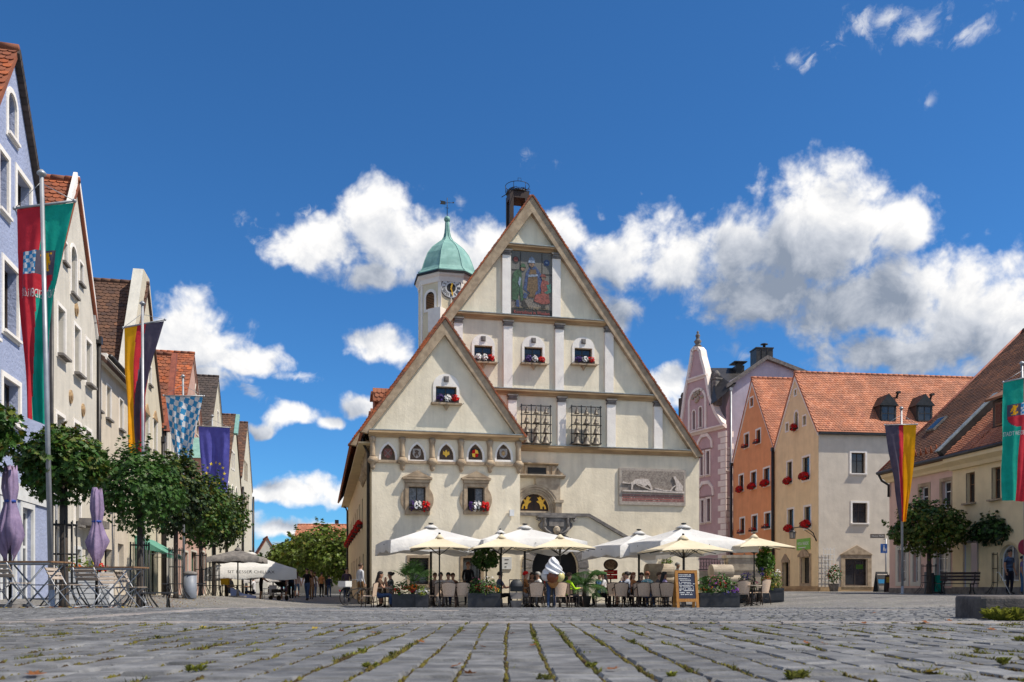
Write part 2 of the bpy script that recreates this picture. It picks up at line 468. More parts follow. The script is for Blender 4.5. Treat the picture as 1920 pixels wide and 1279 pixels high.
M['tile_old'] = mat('weathered_red_tile',(0.22,0.09,0.05),(0.05,0.035,0.03),rough=0.8,nscale=0.5,detail=7,spec=0.2,ramp=(0.3,0.6),
    isl_cols=[(0.17,0.09,0.062),(0.26,0.125,0.075),(0.19,0.10,0.068),(0.33,0.15,0.08),(0.12,0.072,0.056)])
M['rust'] = mat('rust_sheet',(0.30,0.085,0.05),(0.2,0.055,0.035),rough=0.7)
M['bell'] = mat('bell_bronze',(0.17,0.145,0.115),(0.10,0.085,0.07),rough=0.5,metal=0.35,nscale=9)
M['canvas'] = mat('white_canvas',(0.71,0.69,0.665),(0.63,0.615,0.595),rough=0.9,nscale=1.2,trans=0.18,spec=0.1,bump=0.5,bscale=2.6,bdist=0.10)
M['cream_canvas'] = mat('cream_canvas',(0.78,0.68,0.50),(0.72,0.62,0.44),rough=0.9,nscale=2,trans=0.22,spec=0.1,bump=0.4,bscale=3,bdist=0.06)
M['lilac_cloth'] = mat('lilac_cloth',(0.30,0.225,0.345),(0.22,0.165,0.27),rough=0.9,nscale=5,trans=0.1,spec=0.1,bump=0.5,bscale=9,bdist=0.03)
M['blue_strap'] = mat('blue_strap',(0.015,0.05,0.28),None,rough=0.6)
M['green_cloth'] = mat('green_awning_cloth',(0.16,0.42,0.32),(0.12,0.34,0.26),rough=0.9,nscale=4,trans=0.3)
M['wicker'] = mat('pale_wicker',(0.66,0.49,0.36),(0.52,0.38,0.28),rough=0.75,nscale=40,bump=0.8,bscale=70,bdist=0.006)
M['chair_frame'] = mat('dark_cane_frame',(0.055,0.03,0.02),(0.03,0.018,0.014),rough=0.45)
M['planter'] = mat('anthracite_planter',(0.038,0.04,0.046),(0.026,0.028,0.032),rough=0.6,nscale=5)
M['soil'] = mat('soil',(0.03,0.02,0.015),None,rough=1.0)
M['trunk'] = mat('bark',(0.075,0.058,0.046),(0.04,0.032,0.028),rough=0.95,nscale=9,bump=0.7,bscale=24,bdist=0.02,stretch=(1,1,0.3))
M['leaf'] = mat('maple_leaf',(0.05,0.10,0.022),(0.035,0.075,0.016),rough=0.5,nscale=1.5,trans=0.2,spec=0.25,
    isl_cols=[(0.027,0.078,0.012),(0.043,0.111,0.015),(0.032,0.087,0.015),(0.058,0.129,0.018),(0.031,0.078,0.015),(0.078,0.106,0.018)])
M['leaf_gold'] = mat('maple_leaf_turning',(0.09,0.11,0.022),(0.05,0.08,0.02),rough=0.5,nscale=1.5,trans=0.2,spec=0.25,
    isl_cols=[(0.046,0.092,0.014),(0.109,0.138,0.016),(0.063,0.111,0.015),(0.171,0.157,0.018),(0.054,0.092,0.015),(0.156,0.092,0.018)])
M['leaf_dark'] = mat('dark_leaf',(0.022,0.045,0.013),(0.016,0.032,0.01),rough=0.5,nscale=1.5,trans=0.15,spec=0.25,isl=0.5)
M['leaf_light'] = mat('light_leaf',(0.15,0.20,0.03),(0.10,0.16,0.02),rough=0.5,nscale=1.5,trans=0.35,spec=0.4,isl=0.45)
M['leaf_fresh'] = mat('fresh_leaf',(0.09,0.20,0.02),(0.06,0.14,0.015),rough=0.5,nscale=1.5,trans=0.35,spec=0.4,isl=0.4)
M['palm'] = mat('palm_leaf',(0.055,0.13,0.025),(0.04,0.10,0.02),rough=0.45,nscale=1.5,trans=0.3,spec=0.5,isl=0.4)
for k,c in dict(red=(0.62,0.012,0.012),white=(0.85,0.83,0.82),violet=(0.06,0.025,0.14),orange=(0.70,0.16,0.02),pink=(0.62,0.16,0.24),
                 darkred=(0.30,0.015,0.015),purple=(0.20,0.05,0.30),yellow=(0.75,0.5,0.05),blueviolet=(0.08,0.05,0.30)).items():
    M['fl_' + k] = mat(k + '_petal',c,tuple(q * 0.75 for q in c),rough=0.6,nscale=8,trans=0.2,isl=0.25,spec=0.2)
# ================================================================ ground
def stone_zone(x,y):
    return S((y - 1.2) / 0.4) * S((16.2 - y) / 0.4) * S((0.62 * y + 2.2 - abs(x)) / 0.5)
xs = [-260,-160,-100,-70,-50] + [-40 + i * 1.0 for i in range(81)] + [50,70,100,160,260]
ys = [-60,-30,-12,-4,0] + [1 + 0.4 * i for i in range(42)] + [18 + i * 1.0 for i in range(45)] + [66,72,80,90,105,125,160,220,320,520]
gv = [(x,y,gz(x,y) - 0.045 * stone_zone(x,y)) for y in ys for x in xs]
nx = len(xs)
gf = [(j*nx+i,j*nx+i+1,(j+1)*nx+i+1,(j+1)*nx+i) for j in range(len(ys)-1) for i in range(nx-1)]
mg = bpy.data.materials.new('small_setts'); mg.use_nodes = True
n = G(mg.node_tree); b = mg.node_tree.nodes['Principled BSDF']
t = n.new('ShaderNodeTexCoord')
vc = n.new('ShaderNodeTexVoronoi',feature='DISTANCE_TO_EDGE'); vc.inputs['Scale'].default_value = 9; vc.inputs['Randomness'].default_value = 0.45
vk = n.new('ShaderNodeTexVoronoi'); vk.inputs['Scale'].default_value = 9; vk.inputs['Randomness'].default_value = 0.45
flat = n.v('MULTIPLY',t.outputs['Object'],(1,1,0))
n.link(flat,vc.inputs['Vector']); n.link(flat,vk.inputs['Vector'])
big = n.noise(flat,0.35,6)
col = n.mix(n.step(big,0.4,0.65),(0.175,0.168,0.165,1),(0.24,0.225,0.21,1))
sep = n.new('ShaderNodeSeparateColor'); n.link(vk.outputs['Color'],sep.inputs[0])
col = n.v('SCALE',col,sc=n.m('MULTIPLY_ADD',sep.outputs[0],0.5,0.75))
moss = n.step(n.noise(flat,1.1,7),0.45,0.7)
jc = n.mix(moss,(0.075,0.062,0.045,1),(0.09,0.095,0.03,1))
gr = n.step(vc.outputs['Distance'],0.02,0.12)
col = n.mix(gr,jc,col)
n.link(col,b.inputs['Base Color']); b.inputs['Roughness'].default_value = 0.75
bn = n.new('ShaderNodeBump'); bn.inputs['Strength'].default_value = 0.9; bn.inputs['Distance'].default_value = 0.02
n.link(n.step(vc.outputs['Distance'],0.0,0.35),bn.inputs['Height']); n.link(bn.outputs[0],b.inputs['Normal'])
me = bpy.data.meshes.new('ground'); me.from_pydata(gv,[],gf); me.materials.append(mg)
me.polygons.foreach_set('use_smooth',[True] * len(gf))
ground = link('ground',me); tag(ground,'grey cobbled town square dipping gently towards the old town hall',kind='structure')

M['sett'] = mat('granite_sett',(0.168,0.167,0.168),(0.092,0.092,0.094),rough=0.62,nscale=7,detail=9,pos=True,stain=.30,bump=0.7,bscale=55,bdist=0.006,isl=0.16,spec=0.35)
M['sett_obj'] = mat('granite_paver',(0.168,0.167,0.168),(0.092,0.092,0.094),rough=0.62,nscale=7,detail=9,pos=True,stain=.30,bump=0.7,bscale=55,bdist=0.006,spec=0.35)
nt = M['sett_obj'].node_tree; nn = G(nt); oi = nn.new('ShaderNodeObjectInfo')
pb = nt.nodes['Principled BSDF']; src = pb.inputs['Base Color'].links[0].from_socket
nn.link(nn.v('SCALE',src,sc=nn.m('MULTIPLY_ADD',oi.outputs['Random'],0.46,0.77)),pb.inputs['Base Color'])
M['slab'] = mat('buff_paving_slab',(0.25,0.22,0.20),(0.16,0.145,0.14),rough=0.7,nscale=5,detail=8,bump=0.5,bscale=40,bdist=0.006,isl=0.15)

def stone_geo(w,l,bev=0.012,dome=0.004,low=-0.05,rnd=0.006):
    def rr(): return random.uniform(-rnd,rnd)
    a,c = w / 2,l / 2
    o = [(-a+rr(),-c+rr()),(a+rr(),-c+rr()),(a+rr(),c+rr()),(-a+rr(),c+rr())]
    vs = [(p[0],p[1],low) for p in o] + [(p[0],p[1],-bev) for p in o] + [(p[0] * (1 - bev * 2 / w),p[1] * (1 - bev * 2 / l),dome + rr() * 0.4) for p in o]
    fs = [(i,(i+1) % 4,(i+1) % 4 + 4,i+4) for i in range(4)] + [(i+4,(i+1) % 4 + 4,(i+1) % 4 + 8,i+8) for i in range(4)] + [(8,9,10,11)]
    return vs,fs
# big granite pavers in columns that run away from the camera
protos = []
for k in range(10):
    l = random.choice((0.16,0.19,0.21,0.24,0.27))
    mb = MB(); vs,fs = stone_geo(0.170,l - 0.009); mb.add(vs,fs)
    me = bpy.data.meshes.new('cobble'); me.from_pydata(mb.v,[],mb.f); me.materials.append(M['sett_obj'])
    protos.append((me,l,vs,fs))
place = []
Y_END = 7.75
for c in range(-36,37):
    x0 = 0.06 + c * 0.178
    y = 2.2 + random.uniform(0,0.2)
    while y < Y_END:
        me,l,vs,fs = random.choice(protos)
        if y + l > Y_END: break
        yc = y + l / 2
        xx = x0 + 0.012 * math.sin(yc * 0.9 + c) + random.uniform(-0.004,0.004)
        if abs(xx) < 0.60 * yc + 1.3: place.append((yc,xx,me,l,vs,fs))
        y += l
vis = [q for q in place if abs(q[1]) < 0.585 * q[0] + 0.12 and q[0] > 2.75]
vis.sort(key=lambda q: q[0])
near = set(id(q) for q in vis[:300])
rest = MB()
for q in place:
    yc,xx,me,l,vs,fs = q
    z = gz(xx,yc) + random.uniform(-0.009,0.003)
    rz,rx,ry = random.uniform(-0.025,0.025),random.uniform(-0.024,0.024),random.uniform(-0.024,0.024)
    if id(q) in near:
        o = link('cobble',me,ground,(xx,yc,z)); o.rotation_euler = (rx,ry,rz)
    else:
        Mx = Matrix.Translation((xx,yc,z)) @ Matrix.Rotation(rz,4,'Z') @ Matrix.Rotation(rx,4,'X') @ Matrix.Rotation(ry,4,'Y')
        rest.M = Mx; rest.add(vs,fs)
rest.M = None
# smaller setts beyond the slab band
y = Y_END + 0.32
while y < 16:
    hw = 0.60 * y + 1.2
    x = -hw - random.random() * 0.1
    while x < hw:
        wd = random.uniform(0.095,0.15)
        a,c = wd / 2 - 0.008,0.052
        z = gz(x,y) + random.uniform(-0.006,0.004)
        tl = [random.uniform(-0.003,0.003) for _ in range(4)]
        cs = [(-a,-c),(a,-c),(a,c),(-a,c)]
        rest.add([(x+p[0],y+p[1],z-0.03) for p in cs] + [(x+p[0],y+p[1],z-0.007) for p in cs] + [(x+p[0]*.82,y+p[1]*.78,z+tl[i]) for i,p in enumerate(cs)],
                 [(0,1,5,4),(1,2,6,5),(3,0,4,7),(4,5,9,8),(5,6,10,9),(6,7,11,10),(7,4,8,11),(8,9,10,11)])
        x += wd
    y += 0.118
o = rest.build('cobbles',M['sett'],ground); o['kind'] = 'stuff'
# buff slab bands
sb = MB()
def slab(x0,y0,ang,w,l):
    sb.M = Matrix.Translation((x0,y0,gz(x0,y0) + 0.004)) @ Matrix.Rotation(ang,4,'Z')
    vs,fs = stone_geo(w,l,0.01,0.001); sb.add(vs,fs); sb.M = None
x = -6.6
while x < 6.4:
    l = random.uniform(0.5,0.9)
    slab(x + l/2,Y_END + 0.16,random.uniform(-.004,.004),l - 0.012,0.27); x += l
o = sb.build('slab_band',M['slab'],ground); o['kind'] = 'stuff'
sb = MB()
t = 0.0
while t < 23:
    l = random.uniform(0.6,1.0); tm = t + l / 2
    x0 = -4.5 + 0.03 * tm + 0.0022 * tm * tm; y0 = 8.3 + tm
    slab(x0,y0,-0.05 - 0.0044 * tm,0.30,l - 0.012); t += l
for (xa,ya,xb,yb) in ((-3.0,11.6,9.0,12.3),(1.5,17.0,13.0,22.0)):
    L = math.hypot(xb-xa,yb-ya); t = 0; an = math.atan2(yb-ya,xb-xa)
    while t < L:
        l = random.uniform(0.5,0.9); f = (t + l/2) / L
        slab(xa+(xb-xa)*f,ya+(yb-ya)*f,an,l-0.012,0.16); t += l * random.choice((1,1,2.2))
o = sb.build('kerb_slabs',M['slab'],ground); o['kind'] = 'stuff'

# moss, grass and little weeds in the joints
M['grass'] = mat('joint_grass',(0.21,0.22,0.03),(0.12,0.12,0.03),rough=0.7,nscale=2.5,trans=0.3,isl=0.5,spec=0.2,ramp=(0.4,0.6))
M['moss'] = mat('joint_moss',(0.115,0.10,0.02),(0.05,0.034,0.018),rough=0.95,nscale=14,bump=0.8,bscale=120,bdist=0.006,spec=0.1,ramp=(0.4,0.6))
gm = MB(); mm = MB()
def blade(x,y,z,h,wd,lean):
    a = random.uniform(0,6.28); ca,sa = math.cos(a),math.sin(a)
    lx,ly = random.uniform(-lean,lean),random.uniform(-lean,lean)
    gm.add([(x-wd*ca,y-wd*sa,z),(x+wd*ca,y+wd*sa,z),(x+wd*.5*ca+lx*.5,y+wd*.5*sa+ly*.5,z+h*.7),(x+lx,y+ly,z+h*(1 if lean < h else .7))],[(0,1,2,3)])
def tuft(x,y,s=1.0,k=12,spread=0.02):
    z = gz(x,y) - 0.012
    for _ in range(k):
        blade(x+random.gauss(0,spread*.5),y+random.gauss(0,spread),z,random.uniform(.012,.032)*s,random.uniform(.0018,.004)*s,.018*s)
def leafy(x,y,s=1.0,k=16):
    """a small rosette weed"""
    z = gz(x,y)
    for i in range(k):
        a = random.uniform(0,6.28); r = random.uniform(.015,.04)*s; h = random.uniform(.008,.04)*s
        c,q = math.cos(a),math.sin(a); wd = random.uniform(.006,.011)*s
        px,py = -q*wd,c*wd
        gm.add([(x,y,z),(x+c*r*.5+px,y+q*r*.5+py,z+h*.9),(x+c*r,y+q*r,z+h),(x+c*r*.5-px,y+q*r*.5-py,z+h*.75)],[(0,1,2,3)])
for c in range(-36,37):
    xj = 0.06 + (c + 0.5) * 0.178
    y = 2.5
    while y < Y_END:
        y += random.uniform(0.012,0.03)
        nz = noise.noise(Vector((xj * 2.1,y * 1.3,3.0))) + 0.5 * noise.noise(Vector((xj * 5,y * 4.2,9.0)))
        if abs(xj) > 0.6 * y + 0.4: continue
        xx = xj + 0.012 * math.sin(y * 0.9 + c + .5) + random.uniform(-.005,.005)
        z = gz(xx,y)
        if nz > -0.42:     # a little cushion of moss or dirt
            r = random.uniform(.008,.017); hh = random.uniform(.004,.013) + (0.006 if nz > .15 else 0)
            k = 6
            vs = [(xx + r*.75*math.cos(6.28*i/k),y + r*1.3*math.sin(6.28*i/k),z-.018) for i in range(k)] + \
                 [(xx + r*.5*math.cos(6.28*i/k)+random.uniform(-.003,.003),y + r*.9*math.sin(6.28*i/k),z-.016+hh) for i in range(k)] + [(xx,y,z-.012+hh*1.25)]
            mm.add(vs,[(i,(i+1) % k,(i+1) % k + k,i+k) for i in range(k)] + [(i+k,(i+1) % k + k,2*k) for i in range(k)],0,True)
        if nz > 0.22 and random.random() < 0.55: tuft(xx,y,random.uniform(.7,1.2),7,.012)
        if nz > 0.45 and random.random() < 0.10: leafy(xx,y,random.uniform(.35,.7),14)
for _ in range(420):
    y = random.uniform(2.7,15); x = random.uniform(-.6,.6) * y
    if y > 7.5 or random.random() < .25: tuft(x,y,random.uniform(.6,1.1),8,.03)
for _ in range(150):   # weeds round the stone block on the right
    x = 4.62 + random.random() ** 1.3 * 1.5; y = 8.5 + random.uniform(-.22,.12)
    if random.random() < .55: leafy(x,y,random.uniform(1.6,3.6),18)
    else: tuft(x,y,random.uniform(1.5,3.2),14,.04)
for (x,y,s) in ((.12,2.98,1.1),(.98,3.02,1.5),(1.02,3.1,1.2),(.55,3.1,1.0),(-1.2,3.3,1.3),(3.0,5.2,1.2),(2.0,3.6,1.4),(-.55,3.5,1.0)):
    for _ in range(3): leafy(x + random.uniform(-.03,.03),y + random.uniform(-.03,.03),s*.6,16)
o = gm.build('joint_grass',M['grass']); tag(o,'green grass and small weeds growing in the paving joints',kind='stuff')
o = mm.build('joint_moss',M['moss']); tag(o,'moss and earth filling the joints between the pavers',kind='stuff')

# stone block
cb = MB()
def rbox(mb,x0,x1,y0,y1,z0,z1,r,mi=0):
    """box with rounded upright corners and softened top edge"""
    def outl(i):
        p = []
        for (cx,cy,a0) in ((x1-r,y1-r,0),(x0+r,y1-r,90),(x0+r,y0+r,180),(x1-r,y0+r,270)):
            for k in range(4):
                a = R(a0 + 30 * k); p.append((cx + (r-i) * math.cos(a),cy + (r-i) * math.sin(a)))
        return p
    e = min(r,(z1-z0)) * 0.35
    rings = [(0,z0),(0,z1-e),(e*.3,z1-e*.3),(e,z1)]
    vs = [];
    for i,z in rings: vs += [(p[0],p[1],z) for p in outl(i)]
    k = 16
    fs = [(a*k+j,a*k+(j+1) % k,(a+1)*k+(j+1) % k,(a+1)*k+j) for a in range(3) for j in range(k)] + [tuple(range(3*k,4*k))]
    mb.add(vs,fs,mi,False)
rbox(cb,0,2.2,0,0.5,-0.05,0.232,0.09)
o = cb.build('kerb_block',mat('worn_granite',(.15,.13,.12),(.085,.072,.066),rough=.9,nscale=6,detail=8,bump=.7,bscale=30,bdist=.012,stain=.3),None,(4.60,8.70,gz(4.6,8.7))); tag(o,'low weathered stone block with rounded corner at the right edge of the paving','stone block')

# fallen leaves
def leaf_poly(s=1.0):
    a = [(0,-.5),(.12,-.28),(.45,-.30),(.30,-.08),(.50,.16),(.22,.14),(.16,.34),(0,.55),(-.16,.34),(-.22,.14),(-.50,.16),(-.30,-.08),(-.45,-.30),(-.12,-.28)]
    return [(x*s,y*s) for x,y in a]
M['dry_leaf'] = mat('dry_leaf',(0.26,0.10,0.03),(0.14,0.05,0.02),rough=0.7,nscale=20,trans=0.2,spec=0.2)
M['yellow_leaf'] = mat('yellow_leaf',(0.50,0.33,0.05),(0.25,0.20,0.04),rough=0.7,nscale=20,trans=0.2,spec=0.2)
lm = []
for mm_,cup in ((M['dry_leaf'],.35),(M['dry_leaf'],.6),(M['yellow_leaf'],.4)):
    lp = leaf_poly(1.0);
    vs = [(x,y,cup * (x*x + .6*y*y)) for x,y in lp] + [(0,0,0)]
    fs = [(i,(i+1) % 14,14) for i in range(14)]
    me = bpy.data.meshes.new('fallen_leaf'); me.from_pydata(vs,[],fs); me.materials.append(mm_); lm.append(me)
spots = [(1752,1262,0.085,2),(640,1185,.06,0),(590,1180,.06,2),(700,1188,.05,0),(66,1268,.07,0),(870,1185,.05,0),(790,1206,.05,1),(855,1252,.06,0),(1000,1212,.05,0),
         (880,1267,.06,1),(1148,1258,.06,0),(1512,1208,.05,1),(1735,1168,.08,0),(1770,1190,.06,0),(1640,1150,.06,0),(1800,1172,.07,2),(1780,1165,.06,1),(1860,1182,.07,0),
         (1545,1209,.05,0),(1620,1170,.06,1),(215,1185,.05,1),(380,1178,.06,2),(520,1170,.05,0),(905,1215,.04,0),(1220,1210,.04,0),(1350,1175,.06,0),(960,1190,.05,1)]
for (px,py,s,k) in spots:
    Y = ZC * FPX / (py - HY); x = at(px,Y)
    o = link('fallen_leaf',lm[k],None,(x,Y,gz(x,Y) + .008)); o.scale = (s,s,s)
    o.rotation_euler = (random.uniform(-.3,.3),random.uniform(-.3,.3),random.uniform(0,6.28))
    tag(o,'curled dry leaf lying loose on the grey paving' if k < 2 else 'yellowed leaf lying loose on the grey paving','leaf','brown leaves fallen on the paving' if k < 2 else 'yellow leaves fallen on the paving')
lt = MB()
for _ in range(900):
    i = random.random()
    Y = random.uniform(13,34); x = -5.0 - .218 * Y + random.gauss(0,.8)
    s = random.uniform(.03,.06); a = random.uniform(0,6.28)
    lt.M = Matrix.Translation((x,Y,gz(x,Y) + .006)) @ Matrix.Rotation(a,4,'Z') @ Matrix.Rotation(random.uniform(-.4,.4),4,'X')
    lt.add([(p[0]*s,p[1]*s,.4*s*abs(p[0])) for p in leaf_poly()[::2]],[tuple(range(7))],0 if i < .6 else 1)
lt.M = None
o = lt.build('leaf_litter',[M['dry_leaf'],M['yellow_leaf']]); tag(o,'dry leaf litter scattered under the row of maples',kind='stuff')
# ================================================================ generic building pieces
_mesh_cache = {}
def window(parent,u,z,w,h,y,depth=0.18,frame='brownframe',pane='glass',shape='rect',cols=2,rows=2,surround=None,sw=0.1,sp=0.03,
           sill=None,sillp=0.12,fw=0.05,name='window'):
    """a window set back in its opening: frame with glazing bars, pane, and where the photo shows them surround and sill"""
    poly0 = rect(0,0,w,h) if shape == 'rect' else arch(0,0,w,h,8,shape == 'pointed')
    key = (round(w,2),round(h,2),frame,shape,cols,rows,fw)
    if key not in _mesh_cache:
        mb = MB(); inn = grow(poly0,-fw,0,0)
        ring(mb,inn,poly0,0,0.06)
        bw = fw * 0.38
        for i in range(1,cols):
            x = -w/2 + w * i / cols; mb.box(x-bw,x+bw,0.004,0.05,fw*.6,h-fw*.6)
        for j in range(1,rows):
            zz = h * j / rows if rows != 2 else h * 0.62
            ww = w/2 - fw*.6
            mb.box(-ww,ww,0.010,0.045,zz-bw*.8,zz+bw*.8)
        o = mb.build(name,M[frame],parent,(u,y+depth,z)); _mesh_cache[key] = o.data
    else: o = link(name,_mesh_cache[key],parent,(u,y+depth,z))
    k2 = key + (pane,'p')
    if k2 not in _mesh_cache:
        mb = MB(); mb.prism(grow(poly0,-fw*.5,0,0),0.028,0.036); p = mb.build('pane',M[pane],o); _mesh_cache[k2] = p.data
    else: link('pane',_mesh_cache[k2],o)
    if surround:
        mb = MB(); base = grow(poly0,-0.001,0,0); ring(mb,base,grow(poly0,sw,0,0),-depth-sp,-depth+0.03); mb.build('surround',M[surround],o)
    if sill:
        mb = MB(); mb.box(-w/2-0.09,w/2+0.09,-depth-sillp,0.0,-0.07,0.004); mb.build('sill',M[sill],o)
    return o

def tiles(mb,o,ea,ed,La,Ld,tw=0.2,th=0.17,mi=0,skip=None):
    """beaver-tail roof tiles: o ridge corner, ea along the ridge, ed down the slope"""
    o,ea,ed = Vector(o),Vector(ea).normalized(),Vector(ed).normalized()
    en = ea.cross(ed)
    if en.z < 0: en = -en
    nr,nc = int(Ld / th),int(La / tw)
    a0,a1,a2 = tw*.03,tw*.5,tw*.97
    d1 = th * 1.12
    for r in range(nr):
        off = (r % 2) * tw * .5
        for c in range(nc):
            A = c * tw + off; D = r * th
            if A + tw > La + tw * .3: continue
            if skip and skip(A + tw/2,D + th/2): continue
            j = random.uniform(-.004,.004); l = .030 + random.uniform(0,.008)
            def q(a,d,n): return o + ea * (A + a) + ed * (D + d) + en * n
            vs = [q(a0,0,.010),q(a2,0,.010),q(a2,d1-tw*.22,l+j),q(a1+tw*.24,d1,l+.002+j),q(a1-tw*.24,d1,l+.002+j),q(a0,d1-tw*.22,l+j),
                  q(a2,d1-tw*.22,.004),q(a1+tw*.24,d1,.004),q(a1-tw*.24,d1,.004),q(a0,d1-tw*.22,.004)]
            mb.add(vs,[(0,1,2,3,4,5),(2,6,7,3),(3,7,8,4),(4,8,9,5)],mi)
def tile_roof(parent,name,material,planes,slab_t=0.12,tw=0.2,th=0.17,ridge=None,tile_mat=None):
    """planes: (ridge corner, along, down, La, Ld, skip)"""
    sl = MB(); tl = MB()
    for (o,ea,ed,La,Ld,skip) in planes:
        o,ea,ed = Vector(o),Vector(ea).normalized(),Vector(ed).normalized()
        en = ea.cross(ed)
        if en.z < 0: en = -en
        c = [o,o + ea*La,o + ea*La + ed*Ld,o + ed*Ld]
        sl.add([p for p in c] + [p - en*slab_t for p in c],[(0,1,2,3),(7,6,5,4),(0,4,5,1),(1,5,6,2),(2,6,7,3),(3,7,4,0)])
        tiles(tl,o,ea,ed,La,Ld,tw,th,0,skip)
    r = sl.build(name,M[material],parent)
    t = tl.build('roof_tile',M[tile_mat or material],r); t['kind'] = 'stuff'
    if ridge:
        (p0,p1) = ridge; p0,p1 = Vector(p0),Vector(p1); L = (p1-p0).length; k = max(2,int(L / .4)); rb = MB()
        dd = (p1-p0) / k
        for i in range(k): rb.tube([p0 + dd*i - dd*.05,p0 + dd*(i+1)],[.10,.115],7)
        x = rb.build('ridge_tile',M[tile_mat or material],r); x['kind'] = 'stuff'
    return r

def petals(mb,cx,cy,cz,sx,sy,sz,k,r,mi=0):
    for _ in range(k):
        d = Vector((random.gauss(0,1),random.gauss(0,1),random.gauss(0,1))).normalized()
        p = Vector((cx + d.x*sx*random.uniform(.6,1),cy + d.y*sy*random.uniform(.6,1),cz + d.z*sz*random.uniform(.6,1)))
        nrm = (d + Vector((0,-.5,.4)) + Vector((random.uniform(-.5,.5),random.uniform(-.5,.5),random.uniform(-.5,.5)))).normalized()
        a = nrm.orthogonal().normalized(); b2 = nrm.cross(a); rr = r * random.uniform(.7,1.2)
        vs = [p - nrm * rr * .25]
        for i in range(6):
            t = 6.283 * i / 6; vs.append(p + (a*math.cos(t) + b2*math.sin(t)) * rr * (1 if i % 2 else .78))
        mb.add(vs,[(0,i+1,(i+1) % 6 + 1) for i in range(6)],mi)
def leaves(mb,cx,cy,cz,sx,sy,sz,k,r,mi=0,shell=0.35,up=0.4):
    for _ in range(k):
        d = Vector((random.gauss(0,1),random.gauss(0,1),random.gauss(0,1))).normalized()
        q = random.uniform(shell,1) ** .6
        p = Vector((cx + d.x*sx*q,cy + d.y*sy*q,cz + d.z*sz*q))
        nrm = (d * .6 + Vector((0,0,up)) + Vector((random.uniform(-.7,.7),random.uniform(-.7,.7),random.uniform(-.7,.7)))).normalized()
        a = nrm.orthogonal().normalized(); a = (Matrix.Rotation(random.uniform(0,6.28),3,nrm) @ a); b2 = nrm.cross(a); rr = r * random.uniform(.6,1.25)
        mb.add([p - a*rr,p - a*rr*.2 + b2*rr*.5 + nrm*rr*.12,p + a*rr,p - a*rr*.2 - b2*rr*.5 + nrm*rr*.12],[(0,1,2,3)],mi)

def flower_box(loc,rot,w,cols,label,group,cat='flower box',depth=.2,sag=0.06,r=.035,dens=1.0,parent=None,h=.16,trough='dark_wood'):
    t = thing('flower_box',label,cat,loc,rot,group)
    mb = MB(); mb.box(-w/2,w/2,-depth,0,0,.13); mb.build('trough',M[trough],t)
    mb = MB(); leaves(mb,0,-depth*.6,.13-sag,w*.52,depth*.75,h*.95,int(150*dens),.045); mb.build('foliage',M['leaf_dark'],t)
    k = len(cols)
    for i,c in enumerate(cols):
        mb = MB(); cx = -w/2 + w * (i + .5) / k
        petals(mb,cx,-depth*.62,.16-sag,w/k*.62,depth*.85,h,int(95*dens*w/k/.3),r)
        mb.build('blossom',M['fl_' + c],t)
    return t

# ================================================================ old town hall
YAW = R(12.3)
H = Frame(-6.06,38.0,YAW)
V1 = 3.5                                   # the great gable stands this far behind the front block
hall = thing('town_hall','cream old town hall with two stone-edged gables and double stair portal','town hall',(H.o.x,H.o.y,0),YAW)
def hz(px,py,v=V1): return H.at(px,py,v)
zA,zB,zC,zD = 7.22,9.92,13.5,16.95
AP = (hz(995,371)[0],19.42)
FL = (AP[0] - 8.75,zA - .25); FR = (AP[0] + 8.95,zA - .25)
def ged(z,side): f = (AP[1] - z) / (AP[1] - zA + .25); return AP[0] + (FL[0]-AP[0])*f if side < 0 else AP[0] + (FR[0]-AP[0])*f
SR = hz(1311,960)[0]; SL = -0.05
b1 = (hz(697,950,0)[0],hz(975,950,0)[0])           # front block
zf0,zf1 = 5.78,6.78
AP2 = (hz(833,597,0)[0],12.12)
# --- windows measured on the photograph: (x0,x1,y0,y1)
mw = [(889,923,647,680),(983,1017,650,683),(1077,1110,652,684)]
def rec(x0,x1,y0,y1,v):
    a,b2 = H.at(x0,y0,v),H.at(x1,y1,v)
    return ((a[0]+b2[0])/2,b2[1],b2[0]-a[0],a[1]-b2[1])
mwr = [rec(*q,V1) for q in mw]
door = rec(975,1030,925,959,V1)
plq = rec(988,1022,877,896,V1)
wm = MB()
out = [(SL,-1.0),(SR,-1.0),(SR,zA),(FR[0]-.25,zA),(ged(zD,1)-.1,zD),(AP[0],AP[1]-.15),(ged(zD,-1)+.1,zD),(FL[0]+.25,zA),(SL,zA)]
sgw = [rec(768,804,1046,1096,0),rec(868,902,1046,1112,0)]
wallface(wm,out,[rect(*q) for q in mwr] + [arch(*door,12)],V1,.28)
wm.add([(SR,V1,-1),(SR,32,-1),(SR,32,zA),(SR,V1,zA)],[(0,1,2,3)])
wm.add([(SL,32,-1),(SR,32,-1),(SR,32,zA),(AP[0],32,AP[1]-.2),(SL,32,zA)],[(0,1,2,3,4)])
# front block walls
s2 = rec(817,856,724,757,0)
lw = [rec(766,798,912,957,0),rec(876,908,913,957,0)]
nich = [rec(x-13.5,x+13.5,832,863,0) for x in (727.5,782,837,891.5,944.5)]
out2 = [(b1[0],-1.0),(b1[1],-1.0),(b1[1],7.0),(AP2[0]+3.35,7.0),(AP2[0],AP2[1]-.15),(AP2[0]-3.3,7.0),(b1[0],7.0)]
wallface(wm,out2,[rect(*s2),rect(*lw[0]),rect(*lw[1])] + [arch(*q,8,True) for q in nich] + [rect(*q) for q in sgw],0,.22)
wm.add([(b1[1],0,-1),(b1[1],V1,-1),(b1[1],V1,7.0),(b1[1],0,7.0)],[(0,1,2,3)])
wm.build('wall',M['hall_cream'],hall)
